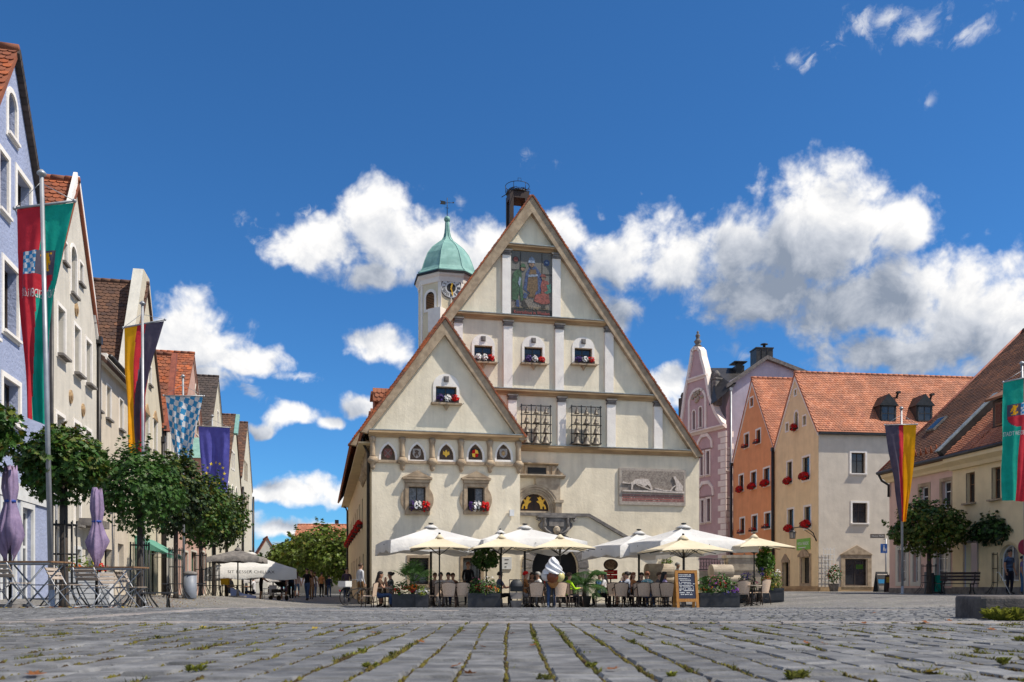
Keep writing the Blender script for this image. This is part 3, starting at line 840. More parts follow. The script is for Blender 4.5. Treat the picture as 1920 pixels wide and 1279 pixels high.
# long side wall towards the street with its windows
sm_ = MB()
sideh = []
for i in range(8):
    yv = 8.6 + i * 3.2
    sideh.append(rect(yv,3.55,1.0,1.4))
for i in range(5): sideh.append(rect(7.5 + i*4.2,0.3,1.1,1.7))
sv = MB(); wallface(sv,[(0,-1.0),(32,-1.0),(32,6.6),(0,7.0)],sideh,0,.25)
sm_.add([(p[1],p[0],p[2]) for p in sv.v],[tuple(reversed(f)) for f in sv.f])
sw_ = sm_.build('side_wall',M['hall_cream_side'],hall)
for (q,sgn) in [(h,0) for h in sideh]:
    cu = (q[0][0]+q[1][0])/2; w_ = q[1][0]-q[0][0]; h_ = q[2][1]-q[0][1]
    mb = MB(); mb.box(.12,.18,cu-w_/2,cu+w_/2,q[0][1],q[2][1]); wdw = mb.build('window',M['brownframe'],sw_)
    mb = MB()
    for sx in (-1,1): mb.box(.10,.13,cu+sx*w_*.25-w_*.19,cu+sx*w_*.25+w_*.19,q[0][1]+.08,q[2][1]-.08)
    mb.build('pane',M['glass'],wdw)
for i in range(8):
    yv = 8.6 + i * 3.2
    X,Y = H.world(-.02,yv)
    flower_box((X,Y,3.42),YAW - R(90),1.2,['red'],('nearest','second nearest','third nearest','fourth nearest','fourth from the far end','third from the far end','second from the far end','farthest')[i] + ' red geranium box on the town hall side wall','red flower boxes on the side wall',depth=.26,dens=.5,h=.26,sag=-.02,r=.06)

# --- stone trim
def cornice(mb,s0,s1,z0,z1,v,pr=.22,mi=0):
    h = z1 - z0
    prof = [(0,z0),(-pr*.35,z0),(-pr*.5,z0+h*.3),(-pr*.8,z0+h*.5),(-pr,z0+h*.62),(-pr,z1),(0,z1)]
    mb.add([(s0,v+p[0],p[1]) for p in prof] + [(s1,v+p[0],p[1]) for p in prof],
           [tuple(range(7)),tuple(range(13,6,-1))] + [(i,i+7,(i+1) % 7 + 7,(i+1) % 7) for i in range(7)],mi)
def flash(mb,s0,s1,z,v,pr=.25): mb.box(s0,s1,v-pr,v,z,z+.035)
fl = MB()
for nm,z0,z1 in (('a',zA-.27,zA),('b',zB-.26,zB),('c',zC-.24,zC),('d',zD-.24,zD)):
    l,r_ = (ged(z1,-1)+.30,ged(z1,1)-.30) if nm != 'a' else (b1[1]+.002,FR[0]-.35)
    mb = MB(); cornice(mb,l,r_,z0,z1,V1,.27); mb.build('cornice',M['stone_gold'],hall)
    flash(fl,l,r_,z1+.002,V1,.29)
mb = MB(); cornice(mb,b1[0]-.14,b1[1]+.14,6.79,7.05,0,.30); mb.build('cornice',M['stone_gold'],hall)
flash(fl,b1[0]-.1,b1[1]+.1,7.052,0,.31)
mb = MB(); mb.box(b1[0]-.03,b1[1]+.03,-.12,0,5.68,5.80); mb.build('string_course',M['stone'],hall)
fl.build('lead_flashing',M['lead'],hall)
# sloping stone verges with their red tile edge
def verge(apex,foot,v,wd,pr,ov=.14):
    a,f = Vector(apex),Vector(foot); d = (f-a).normalized(); n_ = Vector((-d.y,d.x))
    if n_.y > 0: n_ = -n_
    c0 = a + Vector((0,-.12)); il = wd / abs(n_.x) if abs(n_.x) > .2 else wd
    k = wd / abs(math.cos(math.atan2(d.y,abs(d.x))))
    poly = [(a.x,a.y-.10),(f.x,f.y-.02),(f.x + n_.x*wd,f.y + n_.y*wd*.35),(a.x,a.y - .10 - k)]
    mb = MB(); mb.prism(poly,v-pr,v+.02); o = mb.build('verge',M['stone'],hall)
    poly = [(a.x,a.y-.10-k*.62),(f.x + n_.x*wd*.62,f.y + n_.y*wd*.3),(f.x + n_.x*wd*.95,f.y+n_.y*wd*.34),(a.x,a.y - .10 - k*.96)]
    mb = MB(); mb.prism(poly,v-pr*.55-.10,v-pr*.5); mb.build('moulding',M['stone_gold'],o)
    return o
for (ap,ft,v,wd,pr) in ((AP,FL,V1,.46,.30),(AP,FR,V1,.46,.30),(AP2,(AP2[0]-3.66,6.98),0,.40,.26),(AP2,(AP2[0]+3.70,6.90),0,.40,.26)):
    verge(ap,ft,v,wd,pr)
    a,f = Vector(ap),Vector(ft); d = (f-a); L = d.length; d.normalize(); n_ = Vector((-d.y,d.x))
    if n_.y < 0: n_ = -n_
    k = int(L / .16); mb = MB()
    for i in range(k):        # individual tile ends along the verge
        p = a + d * (i * .16); q = p + d * .175; e0,e1 = -.02,.075 + random.uniform(-.012,.012)
        pl = [(p.x+n_.x*e0,p.y+n_.y*e0-.06),(q.x+n_.x*(e0+.02),q.y+n_.y*(e0+.02)-.06),(q.x+n_.x*e1,q.y+n_.y*e1-.06),(p.x+n_.x*(e1-.03),p.y+n_.y*(e1-.03)-.06)]
        mb.prism(pl,v-pr-.07,v+.2)
    o = mb.build('verge_tile',M['tile_red'],hall); o['kind'] = 'stuff'
def slope(apex,foot,y0,y1,ov=0.0):
    a = Vector((apex[0],y0,apex[1]-.04)); f = Vector((foot[0],y0,foot[1]-.04)); d = f - a
    return (a,Vector((0,1,0)),d,y1-y0,d.length,None)
tile_roof(hall,'roof','tile_red',[slope(AP,(FL[0],FL[1]),V1,32.2),slope(AP,FR,V1,32.2)],tw=.36,th=.34,ridge=((AP[0],V1,AP[1]),(AP[0],32.2,AP[1])))
tile_roof(hall,'front_roof','tile_red',[slope(AP2,(AP2[0]-3.66,6.98),.0,8.0),slope(AP2,(AP2[0]+3.70,6.90),.0,5.6)],tw=.2,th=.2,ridge=((AP2[0],0,AP2[1]),(AP2[0],6.4,AP2[1])))
# pilasters with stone capitals
pil = [(941,957,zC,zD),(1034.5,1050,zC,zD),(851,867,zB,zC),(943.5,960,zB,zC),(1040,1056,zB,zC),(1133,1149,zB,zC),
       (952,968,zA,zB),(1044.5,1060,zA,zB),(1137,1153,zA,zB),(1225,1240.5,zA,zB)]
for (x0,x1,za,zb) in pil:
    yy = 700; s0,s1 = hz(x0,yy)[0],hz(x1,yy)[0]
    mb = MB(); mb.box(s0,s1,V1-.13,V1+.02,za+.04,zb-.52); p = mb.build('pilaster',M['white'],hall)
    mb = MB(); mb.box(s0-.02,s1+.02,V1-.17,V1+.02,zb-.515,zb-.44); mb.box(s0+.01,s1-.01,V1-.20,V1+.02,zb-.438,zb-.33); mb.box(s0-.05,s1+.05,V1-.24,V1+.02,zb-.328,zb-.262)
    mb.build('capital',M['stone_grey'],p)
# frieze of the front block: half columns on consoles, pointed niches with shields
for i,x in enumerate((698.5,754,810,864,918,971.5)):
    s = hz(x,840,0)[0]
    mb = MB(); mb.lathe([(.13,5.92),(.115,6.0),(.115,6.55),(.13,6.60),(.15,6.66),(.15,6.78)],(s,-.06,0),14); c = mb.build('column',M['stone'],hall)
    mb = MB(); mb.lathe([(.02,5.36),(.08,5.40),(.10,5.50),(.12,5.62),(.20,5.68),(.225,5.74),(.225,5.82),(.16,5.87),(.15,5.92)],(s,-.10,0),14); mb.build('console',M['stone'],c)
for i in range(6):      # the row runs on round the corner
    yv = 1.1 + i * 1.15
    mb = MB(); mb.lathe([(.02,5.36),(.10,5.50),(.12,5.62),(.2,5.70),(.2,5.82),(.12,5.9),(.115,6.6),(.15,6.7),(.15,6.8)],(-.06,yv,0),10); mb.build('column',M['stone'],hall)
M['shield_red'] = mat('shield_red',(0.24,0.09,0.075),(0.15,0.06,0.05),rough=.8,nscale=20)
M['shield_silver'] = mat('shield_silver',(0.42,0.38,0.36),(0.3,0.27,0.25),rough=.8,nscale=20)
M['shield_back'] = mat('niche_relief',(0.145,0.10,0.075),(0.085,0.06,0.048),rough=.9,nscale=18,bump=.7,bscale=40,bdist=.01)
M['black'] = mat('black_paint',(0.015,0.014,0.014),None,rough=.6)
def shield(mb,u,z,w,h,y0,y1,mi=0):
    p = [(u-w/2,z+h/2),(u-w/2,z-h*.05),(u-w*.36,z-h*.30),(u,z-h/2),(u+w*.36,z-h*.30),(u+w/2,z-h*.05),(u+w/2,z+h/2)]
    mb.prism(p,y0,y1,mi)
sp_ = [('shield_red','x'),('shield_silver','lion'),('shield_back','eagle'),('black','quarter'),('shield_silver','tree')]
for q,(c,kind) in zip(nich,sp_):
    u,z,w_,h_ = q
    mb = MB(); mb.prism(arch(u,z+.003,w_-.01,h_-.01,8,True),.12,.16); nb = mb.build('niche',M['shield_back'],hall)
    mb = MB(); ring(mb,grow(arch(*q,8,True),-.004,0,0),grow(arch(*q,8,True),.085,0,0),-.025,.03); mb.build('niche_border',M['white'],nb)
    mb = MB(); zc = z + h_ * .42
    shield(mb,u,zc,.36,.42,.08,.119,0)
    if kind == 'x':
        for sg in (-1,1):
            mb.add([(u-sg*.13-.02,.075,zc-.12),(u-sg*.13+.02,.075,zc-.12),(u+sg*.13+.02,.075,zc+.15),(u+sg*.13-.02,.075,zc+.15)],[(0,1,2,3)],1)
    elif kind == 'lion':
        mb.prism([(u-.08,zc-.13),(u-.03,zc-.13),(u-.01,zc-.03),(u+.05,zc-.12),(u+.09,zc-.10),(u+.05,zc+.02),(u+.09,zc+.10),(u+.02,zc+.15),(u-.06,zc+.16),(u-.10,zc+.09),(u-.05,zc+.05),(u-.11,zc-.02)],.068,.079,1)
    elif kind == 'eagle':
        mb.prism([(u,zc-.17),(u+.06,zc-.08),(u+.15,zc-.04),(u+.13,zc+.11),(u+.05,zc+.05),(u+.03,zc+.15),(u-.03,zc+.15),(u-.05,zc+.05),(u-.13,zc+.11),(u-.15,zc-.04),(u-.06,zc-.08)],.068,.079,1)
    elif kind == 'quarter':
        for (a,b2,m_) in ((-1,1,2),(1,-1,2),(1,1,1),(-1,-1,1)):
            mb.add([(u,.075,zc),(u+a*.15,.075,zc),(u+a*.12,.075,zc+b2*.14),(u,.075,zc+b2*.18)],[(0,1,2,3)],m_)
    else:
        mb.lathe([(.01,-.1),(.08,-.04),(.09,.06),(.01,.14)],(u,.08,zc),10,1)
    cm = {'x': 'stone_grey','lion': 'shield_back','eagle': 'gold','quarter': 'gold','tree': 'stone_gold'}[kind]
    mb.build('shield',[M[c],M[cm],M['fl_red']],nb)
# great-gable windows in white arched niches
for q in mwr + [s2]:
    v = 0 if q is s2 else V1
    u,z,w_,h_ = q
    wd = window(hall,u,z,w_,h_,v,.2,'brownframe','glass',cols=2,rows=2,fw=.055)
    top = z + h_ + w_ * .58
    outer = [(u-w_/2-.12,z-.02),(u+w_/2+.12,z-.02)] + [(u + (w_/2+.12)*math.cos(math.pi*i/12),z+h_+.02 + (w_*.58)*math.sin(math.pi*i/12)) for i in range(13)]
    mb = MB(); wallface(mb,outer,[grow(rect(u,z,w_,h_),-.002,0,0)],v-.035,.04);
    n0 = len(outer); mb.add([(p[0],v-.035,p[1]) for p in outer] + [(p[0],v+.01,p[1]) for p in outer],[(i,i+n0,(i+1) % n0 + n0,(i+1) % n0) for i in range(n0)])
    mb.build('niche_surround',M['white'],hall)
    mb = MB(); mb.box(u-.11,u+.11,v-.08,v-.036,z+h_+.20,z+h_+.44); mb.box(u-.06,u+.06,v-.11,v-.081,z+h_+.24,z+h_+.40); mb.build('plaque',M['stone_grey'],hall)
    mb = MB(); mb.box(u-w_/2-.2,u+w_/2+.2,v-.30,v+.02,z-.10,z-.025); mb.build('sill',M['stone'],hall)
    mb = MB(); mb.lathe([(.01,-.34),(.05,-.26),(.12,-.16),(.15,-.10)],(u,v-.08,z),8); mb.build('sill_bracket',M['stone'],hall)
    mb = MB()
    for sx in (-1,1): mb.tube([(u+sx*(w_/2+.22),v-.0,z-.06),(u+sx*(w_/2+.24),v-.42,z-.06)],.012,5)
    mb.build('box_holder',M['dark_metal'],hall)['kind'] = 'stuff'
labs = ['white and red petunias in the leftmost window of the great gable','violet, white and red petunias in the middle window of the great gable',
        'violet, white and red petunias in the rightmost window of the great gable','window box of violet, white and red petunias high in the front gable']
for q,lb,cs in zip(mwr + [s2],labs,(['white','white','red'],['violet','white','red'],['violet','white','red'],['violet','white','red'])):
    v = 0 if q is s2 else V1
    X,Y = H.world(q[0]+.04,v-.03)
    flower_box((X,Y,q[1]-.02),YAW,q[2]+.05,cs,lb,'flower boxes on the town hall gables',h=.2,r=.048,sag=-.03,depth=.24)
# lower windows in stone surrounds with round lobes and a pediment
for i,q in enumerate(lw):
    u,z,w_,h_ = q
    wd = window(hall,u,z,w_,h_,0,.2,'brownframe','leaded',cols=2,rows=1,fw=.05)
    if i == 1:
        mb = MB(); mb.box(-w_/2+.05,-.03,-.012,-.002,.05,h_-.05); mb.build('sash_gap_shade',M['dark'],wd)  # near-black sheet stands in for the unlit room behind the open half
    mb = MB()
    inn = grow(rect(u,z,w_,h_),-.002,0,0)
    hw = w_/2 + .17
    zc = z + h_*.45; rl = .72; pts = [(u-hw+.02,z-.02),(u+hw-.02,z-.02)]
    a0 = math.acos(min(1,hw / rl))
    lob = [(u + rl*math.cos(t),zc + rl*math.sin(t)) for t in [(-a0 + 2*a0*k/8) for k in range(9)]]
    pts += [p for p in lob] + [(u+hw,z+h_+.12),(u-hw,z+h_+.12)] + [(2*u-p[0],p[1]) for p in reversed(lob)]
    wallface(mb,pts,[inn],-.06,.08)
    n0 = len(pts); mb.add([(p[0],-.06,p[1]) for p in pts] + [(p[0],.01,p[1]) for p in pts],[(k,k+n0,(k+1) % n0 + n0,(k+1) % n0) for k in range(n0)])
    sr = mb.build('surround',M['stone'],hall)
    mb = MB(); ring(mb,inn,grow(rect(u,z,w_,h_),.15,0,0),-.10,-.05); mb.build('inner_frame',M['stone'],sr)
    mb = MB(); mb.box(u-hw-.02,u+hw+.02,-.16,.01,z+h_+.16,z+h_+.30); mb.box(u-hw-.10,u+hw+.10,-.22,.01,z+h_+.302,z+h_+.37)
    mb.prism([(u-hw-.12,z+h_+.372),(u+hw+.12,z+h_+.372),(u,z+h_+.70)],-.18,.01); mb.prism([(u-hw+.1,z+h_+.41),(u+hw-.1,z+h_+.41),(u,z+h_+.60)],-.20,-.17); mb.build('pediment',M['stone'],sr)
    mb = MB(); mb.box(u-hw+.0,u+hw,-.20,.01,z-.20,z-.03); mb.build('sill',M['stone'],sr)
    X,Y = H.world(u+.1,-.12)
    flower_box((X,Y,z-.03),YAW,w_+.12,['violet','white','white','red','red'],'window box of white and red petunias below the %s of the two pedimented windows' % ('left' if i == 0 else 'right'),'flower boxes under the pedimented windows',h=.24,r=.05,sag=-.03,depth=.26)
# ground-floor openings behind the terrace
for q in sgw: window(hall,q[0],q[1],q[2],q[3],0,.2,'brownframe','glass',cols=2,rows=1,surround='stone',sw=.12)
# mosaic panel high in the gable
x0,zt_ = hz(958,473); x1,zb_ = hz(1034,600)
zb_ = zC + .04; zt_ = zD - .27
mo = MB(); mo.box(x0,x1,V1-.06,V1-.0,zb_,zt_);
mw_,mh_ = x1-x0,zt_-zb_
def mp(pts,mi,lay=1):
    mo.prism([(x0 + p[0]*mw_,zb_ + p[1]*mh_) for p in pts],V1-.06-.006*lay,V1-.059,mi)
def mcirc(cx,cy,r,mi,lay,ry=None): mp([(cx + r*math.cos(6.283*i/12),cy + (ry or r*mw_/mh_)*math.sin(6.283*i/12)) for i in range(12)],mi,lay)
M['mosaic'] = mat('mosaic_ground',(0.165,0.16,0.145),(0.10,0.095,0.085),rough=.6,nscale=30,bump=.8,bscale=60,bdist=.008)
def mosaic_mat(k,c): M[k] = mat(k,c,tuple(q*.45 for q in c),rough=.55,nscale=16,detail=6,bump=.8,bscale=60,bdist=.008,ramp=(.4,.6))
for k,c in dict(mz_green=(.045,.11,.055),mz_blue=(.05,.085,.20),mz_brown=(.17,.105,.05),mz_red=(.28,.075,.06),mz_sky=(.26,.32,.42),mz_skin=(.24,.15,.10),mz_dark=(.045,.04,.035),mz_floor=(.22,.19,.16),mz_teal=(.05,.17,.13)).items(): mosaic_mat(k,c)
mp([(0,.12),(1,.12),(1,.32),(.6,.36),(0,.30)],8)                                              # floor
mp([(.23,.30),(.76,.30),(.76,.99),(.23,.99)],0,1)
for x in (.225,.755): mp([(x-.012,.3),(x+.012,.3),(x+.012,.99),(x-.012,.99)],7,2)
mp([(0,.70),(.22,.70),(.22,.715),(0,.715)],7,2); mp([(.77,.66),(1,.66),(1,.675),(.77,.675)],7,2)
mcirc(.11,.86,.085,7,2); mcirc(.11,.87,.06,4,3)
mcirc(.87,.85,.075,2,2); mcirc(.87,.85,.03,5,3)
# seated ruler
mp([(.30,.42),(.36,.68),(.46,.77),(.60,.78),(.74,.66),(.80,.63),(.73,.40),(.62,.33),(.42,.36)],2,3)
mp([(.38,.40),(.42,.62),(.64,.62),(.66,.42),(.52,.33)],3,4); mp([(.42,.62),(.46,.73),(.60,.73),(.64,.62)],3,4)
mcirc(.50,.81,.065,6,4); mp([(.41,.83),(.44,.90),(.50,.93),(.56,.90),(.59,.83)],5,5); mp([(.44,.79),(.5,.73),(.57,.79),(.5,.76)],7,5)
mp([(.40,.60),(.66,.63),(.64,.66),(.40,.64)],5,5)
# standing man in green
mp([(.02,.24),(.02,.52),(.05,.66),(.16,.72),(.25,.68),(.26,.50),(.30,.26),(.24,.22),(.20,.42),(.16,.22)],1,5)
mcirc(.29,.73,.055,6,5); mp([(.22,.75),(.25,.81),(.32,.81),(.36,.75)],1,6); mp([(.11,.14),(.12,.24),(.18,.24),(.20,.13)],2,6); mp([(.27,.13),(.27,.24),(.31,.25),(.42,.13)],7,6)
mp([(.16,.50),(.20,.60),(.24,.58),(.21,.44)],5,7)
# kneeling man in red
mp([(.55,.24),(.60,.34),(.74,.36),(.72,.48),(.76,.58),(.90,.56),(.97,.44),(.92,.34),(.95,.22),(.78,.19)],4,5)
mp([(.86,.50),(.97,.52),(.99,.40),(.88,.36),(.80,.38),(.90,.42)],9,6); mcirc(.79,.61,.05,6,6); mp([(.71,.63),(.75,.67),(.83,.66),(.86,.62)],4,7); mp([(.73,.13),(.76,.20),(.83,.20),(.84,.13)],7,6)
mp([(.28,.28),(.32,.36),(.40,.34),(.37,.27)],2,5); mp([(.42,.30),(.48,.40),(.60,.38),(.56,.29)],3,5)
mp([(.0,.0),(1,.0),(1,.11),(.0,.11)],7,2)
mosaic = mo.build('mosaic_panel',[M[k] for k in ('mosaic','mz_green','mz_blue','mz_brown','mz_red','mz_sky','mz_skin','mz_dark','mz_floor','mz_teal')],hall)
def text(s,size,material,parent,loc,name='lettering',rot=(R(90),0,0),ext=.004,align='CENTER',sx=1.0,shear=0.0):
    cu = bpy.data.curves.new(name,'FONT'); cu.body = s; cu.size = size; cu.align_x = align; cu.extrude = ext; cu.resolution_u = 2; cu.shear = shear
    o = bpy.data.objects.new(name,cu); COL.objects.link(o)
    dg = bpy.context.evaluated_depsgraph_get(); me = bpy.data.meshes.new_from_object(o.evaluated_get(dg))
    bpy.data.objects.remove(o); me.materials.clear(); me.materials.append(M[material] if isinstance(material,str) else material)
    q = link(name,me,parent,loc); q.rotation_euler = rot; q.scale = (sx,1,1)
    return q
M['paint_black'] = M['black']
M['paint_red'] = mat('red_lettering',(0.40,0.10,0.09),None,rough=.8)
M['pale_gold'] = mat('pale_lettering',(0.30,0.24,0.16),(0.2,0.16,0.11),rough=.7)
text('Anno 1241 gegründet',.235,'pale_gold',mosaic,(x0+mw_*.5,V1-.085,zb_+.36),sx=.82)
text('Konradinus in Weiden',.235,'paint_red',mosaic,(x0+mw_*.5,V1-.085,zb_+.10),sx=.84)
# ploughman relief beside the portal
ra = rec(1160,1284,878,949,V1); ru,rz,rw,rh = ra
mb = MB(); mb.box(ru-rw/2,ru+rw/2,V1-.10,V1+.01,rz,rz+rh)
M['relief_pale'] = mat('pale_relief',(0.62,0.55,0.50),(0.45,0.39,0.35),rough=.9,nscale=12,bump=.6,bscale=30,bdist=.02)
M['relief_dark'] = mat('dark_relief_ground',(0.30,0.26,0.225),(0.18,0.15,0.13),rough=.95,nscale=14,detail=8,bump=.8,bscale=40,bdist=.015)
M['relief_frame'] = mat('relief_frame',(0.40,0.35,0.30),(0.30,0.26,0.23),rough=.9,nscale=9,bump=.5,bscale=30,bdist=.01)
rel = mb.build('relief_panel',M['relief_frame'],hall)
def rp(mb,pts,y0,y1,mi=0): mb.prism([(ru-rw/2 + p[0]*rw,rz + (1-p[1])*rh) for p in pts],V1-.10-y0,V1-.10-y1,mi)
mb = MB(); rp(mb,[(.04,.06),(.975,.06),(.975,.60),(.04,.60)],.002,.0); mb.build('relief_field',M['relief_dark'],rel)
mb = MB()
rp(mb,[(.17,.40),(.24,.30),(.34,.275),(.42,.29),(.45,.36),(.48,.50),(.485,.585),(.465,.585),(.46,.52),(.42,.44),(.37,.50),(.31,.44),(.24,.42),(.20,.46),(.19,.585),(.17,.585),(.175,.46)],.07,.0)
rp(mb,[(.04,.42),(.16,.43),(.17,.405),(.10,.40),(.05,.37),(.04,.39)],.06,.0)
rp(mb,[(.04,.60),(.975,.61),(.975,.66),(.04,.64)],.08,.0)
rp(mb,[(.25,.43),(.46,.565),(.50,.60),(.48,.61),(.24,.445)],.09,.0)
rp(mb,[(.52,.52),(.66,.575),(.80,.60),(.80,.62),(.65,.60),(.52,.54)],.09,.0); rp(mb,[(.48,.60),(.56,.55),(.58,.57),(.62,.545),(.64,.62),(.48,.625)],.07,.0)
rp(mb,[(.75,.60),(.79,.50),(.83,.44),(.845,.45),(.80,.52),(.77,.60)],.09,.0)
rp(mb,[(.80,.20),(.84,.19),(.86,.26),(.90,.34),(.95,.46),(.95,.60),(.86,.60),(.83,.57),(.85,.45),(.83,.30)],.07,.0)
mb.build('ploughman_relief',M['relief_pale'],rel)
for k,yy in enumerate((.735,.80,.865)):
    mb = MB(); rp(mb,[(.04,yy-.022),(.975,yy-.022),(.975,yy-.010),(.04,yy-.010)],.004,.0); rp(mb,[(.04,yy+.022),(.975,yy+.022),(.975,yy+.034),(.04,yy+.034)],.004,.0); mb.build('red_rule',M['paint_red'],rel)
    zz = rz + (1-yy-.022)*rh
    q = MB(); xx = .045
    while xx < .97:        # closely set letters, too worn to read
        wd_ = random.uniform(.006,.014)
        if random.random() < .86: rp(q,[(xx,yy-.006+random.uniform(0,.01)),(xx+wd_,yy-.006),(xx+wd_,yy+.016),(xx,yy+.016)],.006,.0)
        xx += wd_ + .005
    q.build('lettering',M['shield_back'],rel)
# bell racks of the carillon
def bell_rack(x0,x1,y0,y1,label):
    sa,za = hz(x0,y0,V1-.35); sb_,zb2 = hz(x1,y1,V1-.35)
    X,Y = H.world((sa+sb_)/2,V1-.35)
    t = thing('bell_rack',label,'carillon',(X,Y,zb2),YAW,'carillon racks on the great gable')
    w_,h_ = sb_-sa,za-zb2
    mb = MB(); cols = [-w_/2 + w_*i/3 for i in range(4)]; rows = [h_*.02,h_*.26,h_*.50,h_*.75,h_*.99]
    for c in cols: mb.box(c-.022,c+.022,-.02,.02,-.06,h_+.05)
    for r_ in rows: mb.box(-w_/2-.05,w_/2+.05,-.03,.025,r_-.02,r_+.02)
    for c in (cols[0],cols[3]):
        for r_ in (rows[0],rows[2],rows[4]): mb.box(c-.015,c+.015,.022,.36,r_-.045,r_-.022)
    mb.build('rack_frame',M['dark_metal'],t)
    for ci in range(3):
        for ri in range(4):
            s = (.27,.21,.175,.15)[ri] * (1.02 if ci == 1 else .96)
            top = rows[ri+1] - .05
            mb = MB()
            pr = [(.10,0),(.34,-.06),(.42,-.25),(.48,-.7),(.62,-1.1),(.86,-1.35),(.95,-1.5),(.80,-1.5),(.05,-1.3)]
            mb.lathe([(r_*s,z_*s) for r_,z_ in pr[::-1]],((cols[ci]+cols[ci+1])/2,-.04,top-.10),14)
            mb.tube([((cols[ci]+cols[ci+1])/2,-.04,top-.11),((cols[ci]+cols[ci+1])/2,-.04,top+.05)],s*.16,6)
            mb.build('bell',M['bell'],t)
    return t
bell_rack(978,1032,759,831,'black rack of twelve bronze bells beside the front gable roof')
bell_rack(1072,1126,761,833,'black rack of twelve bronze bells right of the white pilaster')
# portal at the head of the stair
u,z,w_,h_ = door
mb = MB(); mb.prism(grow(arch(u,z,w_,h_,12),-.002,0,0),V1+.2,V1+.27); dr_ = mb.build('door',M['dark_wood'],hall)
mb = MB(); mb.box(u-.02,u+.02,V1+.185,V1+.199,z,z+h_-.03); mb.build('door_seam',M['black'],dr_)
lion = [(.0,.0),(.16,.0),(.20,.20),(.34,.26),(.40,.10),(.36,.0),(.56,.0),(.60,.22),(.70,.44),(.86,.50),(.98,.60),(.86,.66),(.76,.62),(.80,.78),(.92,.92),(.78,.90),(.66,1.0),(.50,.92),(.46,.76),(.34,.70),(.20,.84),(.14,.70),(.28,.56),(.30,.44),(.12,.34),(.04,.18)]
for sg in (-1,1):
    mb = MB(); mb.prism([(u + sg*(.62 - .50*p[0]),z+.12+.62*p[1]) for p in lion],V1+.16,V1+.199); mb.build('gilt_lion',M['gold'],dr_)
mb = MB(); base = arch(u,z,w_,h_,12)
for k,(a,b2,y0) in enumerate(((-.01,.09,-.02),(.10,.19,-.06),(.20,.30,-.10),(.31,.42,-.14))):
    ring(mb,grow(base,a,0,0),grow(base,b2,0,0),V1+y0,V1+.02)
mb.build('archivolt',M['stone_pale'],hall)
# square backing, entablature and plaque over the door
sR = hz(1047,930)[0]; sL = b1[1] + .003
zcor = hz(1010,897)[1]; ztop = hz(1010,871)[1]
mb = MB(); wallface(mb,[(sL,z+.45),(sR,z+.45),(sR,zcor),(sL,zcor)],[[p for p in grow(base,.43,0,0) if False] or rect(u,z+.46,.01,.01)],V1-.03,.02)
mb = MB()
arc_o = [p for p in grow(base,.425,0,0)[2:] if p[0] < sR - .01]
right = [p for p in arc_o if p[0] >= u]
mb.prism([(right[0][0]+.0,right[0][1])] + right[1:] + [(u,zcor),(sR+.05,zcor),(sR+.05,right[0][1])],V1-.16,V1+.01); mb.build('spandrel',M['stone_pale'],hall)
mb = MB(); mb.box(sR-.26,sR+.20,V1-.26,V1+.01,z+.42,z+.56); mb.box(sR-.2,sR+.12,V1-.2,V1+.01,z-.3,z+.41); mb.build('impost',M['stone_pale'],hall)
mb = MB(); cornice(mb,sL,sR+.28,zcor,zcor+.16,V1,.36); mb.build('door_cornice',M['stone_pale'],hall)
pu,pz,pw,ph = plq
mb = MB(); mb.box(sL,pu+pw/2+.55,V1-.14,V1+.01,zcor+.161,pz+ph+.10); mb.prism([(pu+pw/2+.55,zcor+.161),(pu+pw/2+1.0,zcor+.161),(pu+pw/2+.75,zcor+.35),(pu+pw/2+.62,pz+ph)],V1-.12,V1+.01)
for x in (pu-pw/2-.16,pu+pw/2+.02,pu+pw/2+.30): mb.box(x,x+.14,V1-.20,V1-.14,zcor+.17,pz+ph+.09)
att = mb.build('attic',M['stone'],hall)
mb = MB(); cornice(mb,sL,pu+pw/2+.62,pz+ph+.101,pz+ph+.23,V1,.3); mb.build('attic_cornice',M['stone'],hall)
mb = MB(); mb.box(pu-pw/2,pu+pw/2,V1-.17,V1-.141,pz,pz+ph); pq = mb.build('inscription_plaque',M['black'],att)
# --- double stair: balcony and flight running down to the right
VS = V1 - 2.0
sb0,zcap = hz(967,961,VS); sb1 = hz(1103,961,VS)[0]; se,ze = hz(1232,1040,VS)
zcap -= .0; capt = .14
port = hz(1041,1070,VS); pr_ = 1.12; po = port[0]
mb = MB()
zk = zcap - capt
outl = [(sb0,-1.0),(se,-1.0),(se,ze-capt),(sb1,zk),(sb0,zk)]
popen = [(po-pr_,-.9),(po+pr_,-.9)] + [(po+pr_*math.cos(math.pi*i/14),1.18+pr_*1.02*math.sin(math.pi*i/14)) for i in range(15)]
wallface(mb,outl,[popen],VS,.55)
mb.add([(sb0,VS,-1),(sb0,V1,-1),(sb0,V1,zk),(sb0,VS,zk)],[(0,1,2,3)]); mb.add([(se,VS,-1),(se,V1,-1),(se,V1,ze-capt),(se,VS,ze-capt)],[(0,1,2,3)])
mb.add([(sb0,VS,zk),(sb1,VS,zk),(se,VS,ze-capt),(se,VS+.3,ze-capt),(sb1,VS+.3,zk),(sb0,VS+.3,zk)],[(0,1,4,5),(1,2,3,4)])
mb.add([(sb0,VS+.3,zk),(sb1,VS+.3,zk),(se,VS+.3,ze-capt),(se,VS+.3,-1),(sb0,VS+.3,-1)],[(0,1,2,3,4)])
stw = mb.build('stair_wall',M['hall_cream'],hall)
mb = MB(); mb.prism([(sb0-.12,zk),(sb1,zk),(se+.1,ze-capt-.03),(se+.1,ze),(sb1+.03,zcap),(sb0-.12,zcap)],VS-.13,VS+.4); mb.build('stair_coping',M['stone_grey'],stw)
mb = MB(); mb.box(sb0,sb1,VS+.302,V1,zk-1.2,zk-1.0)
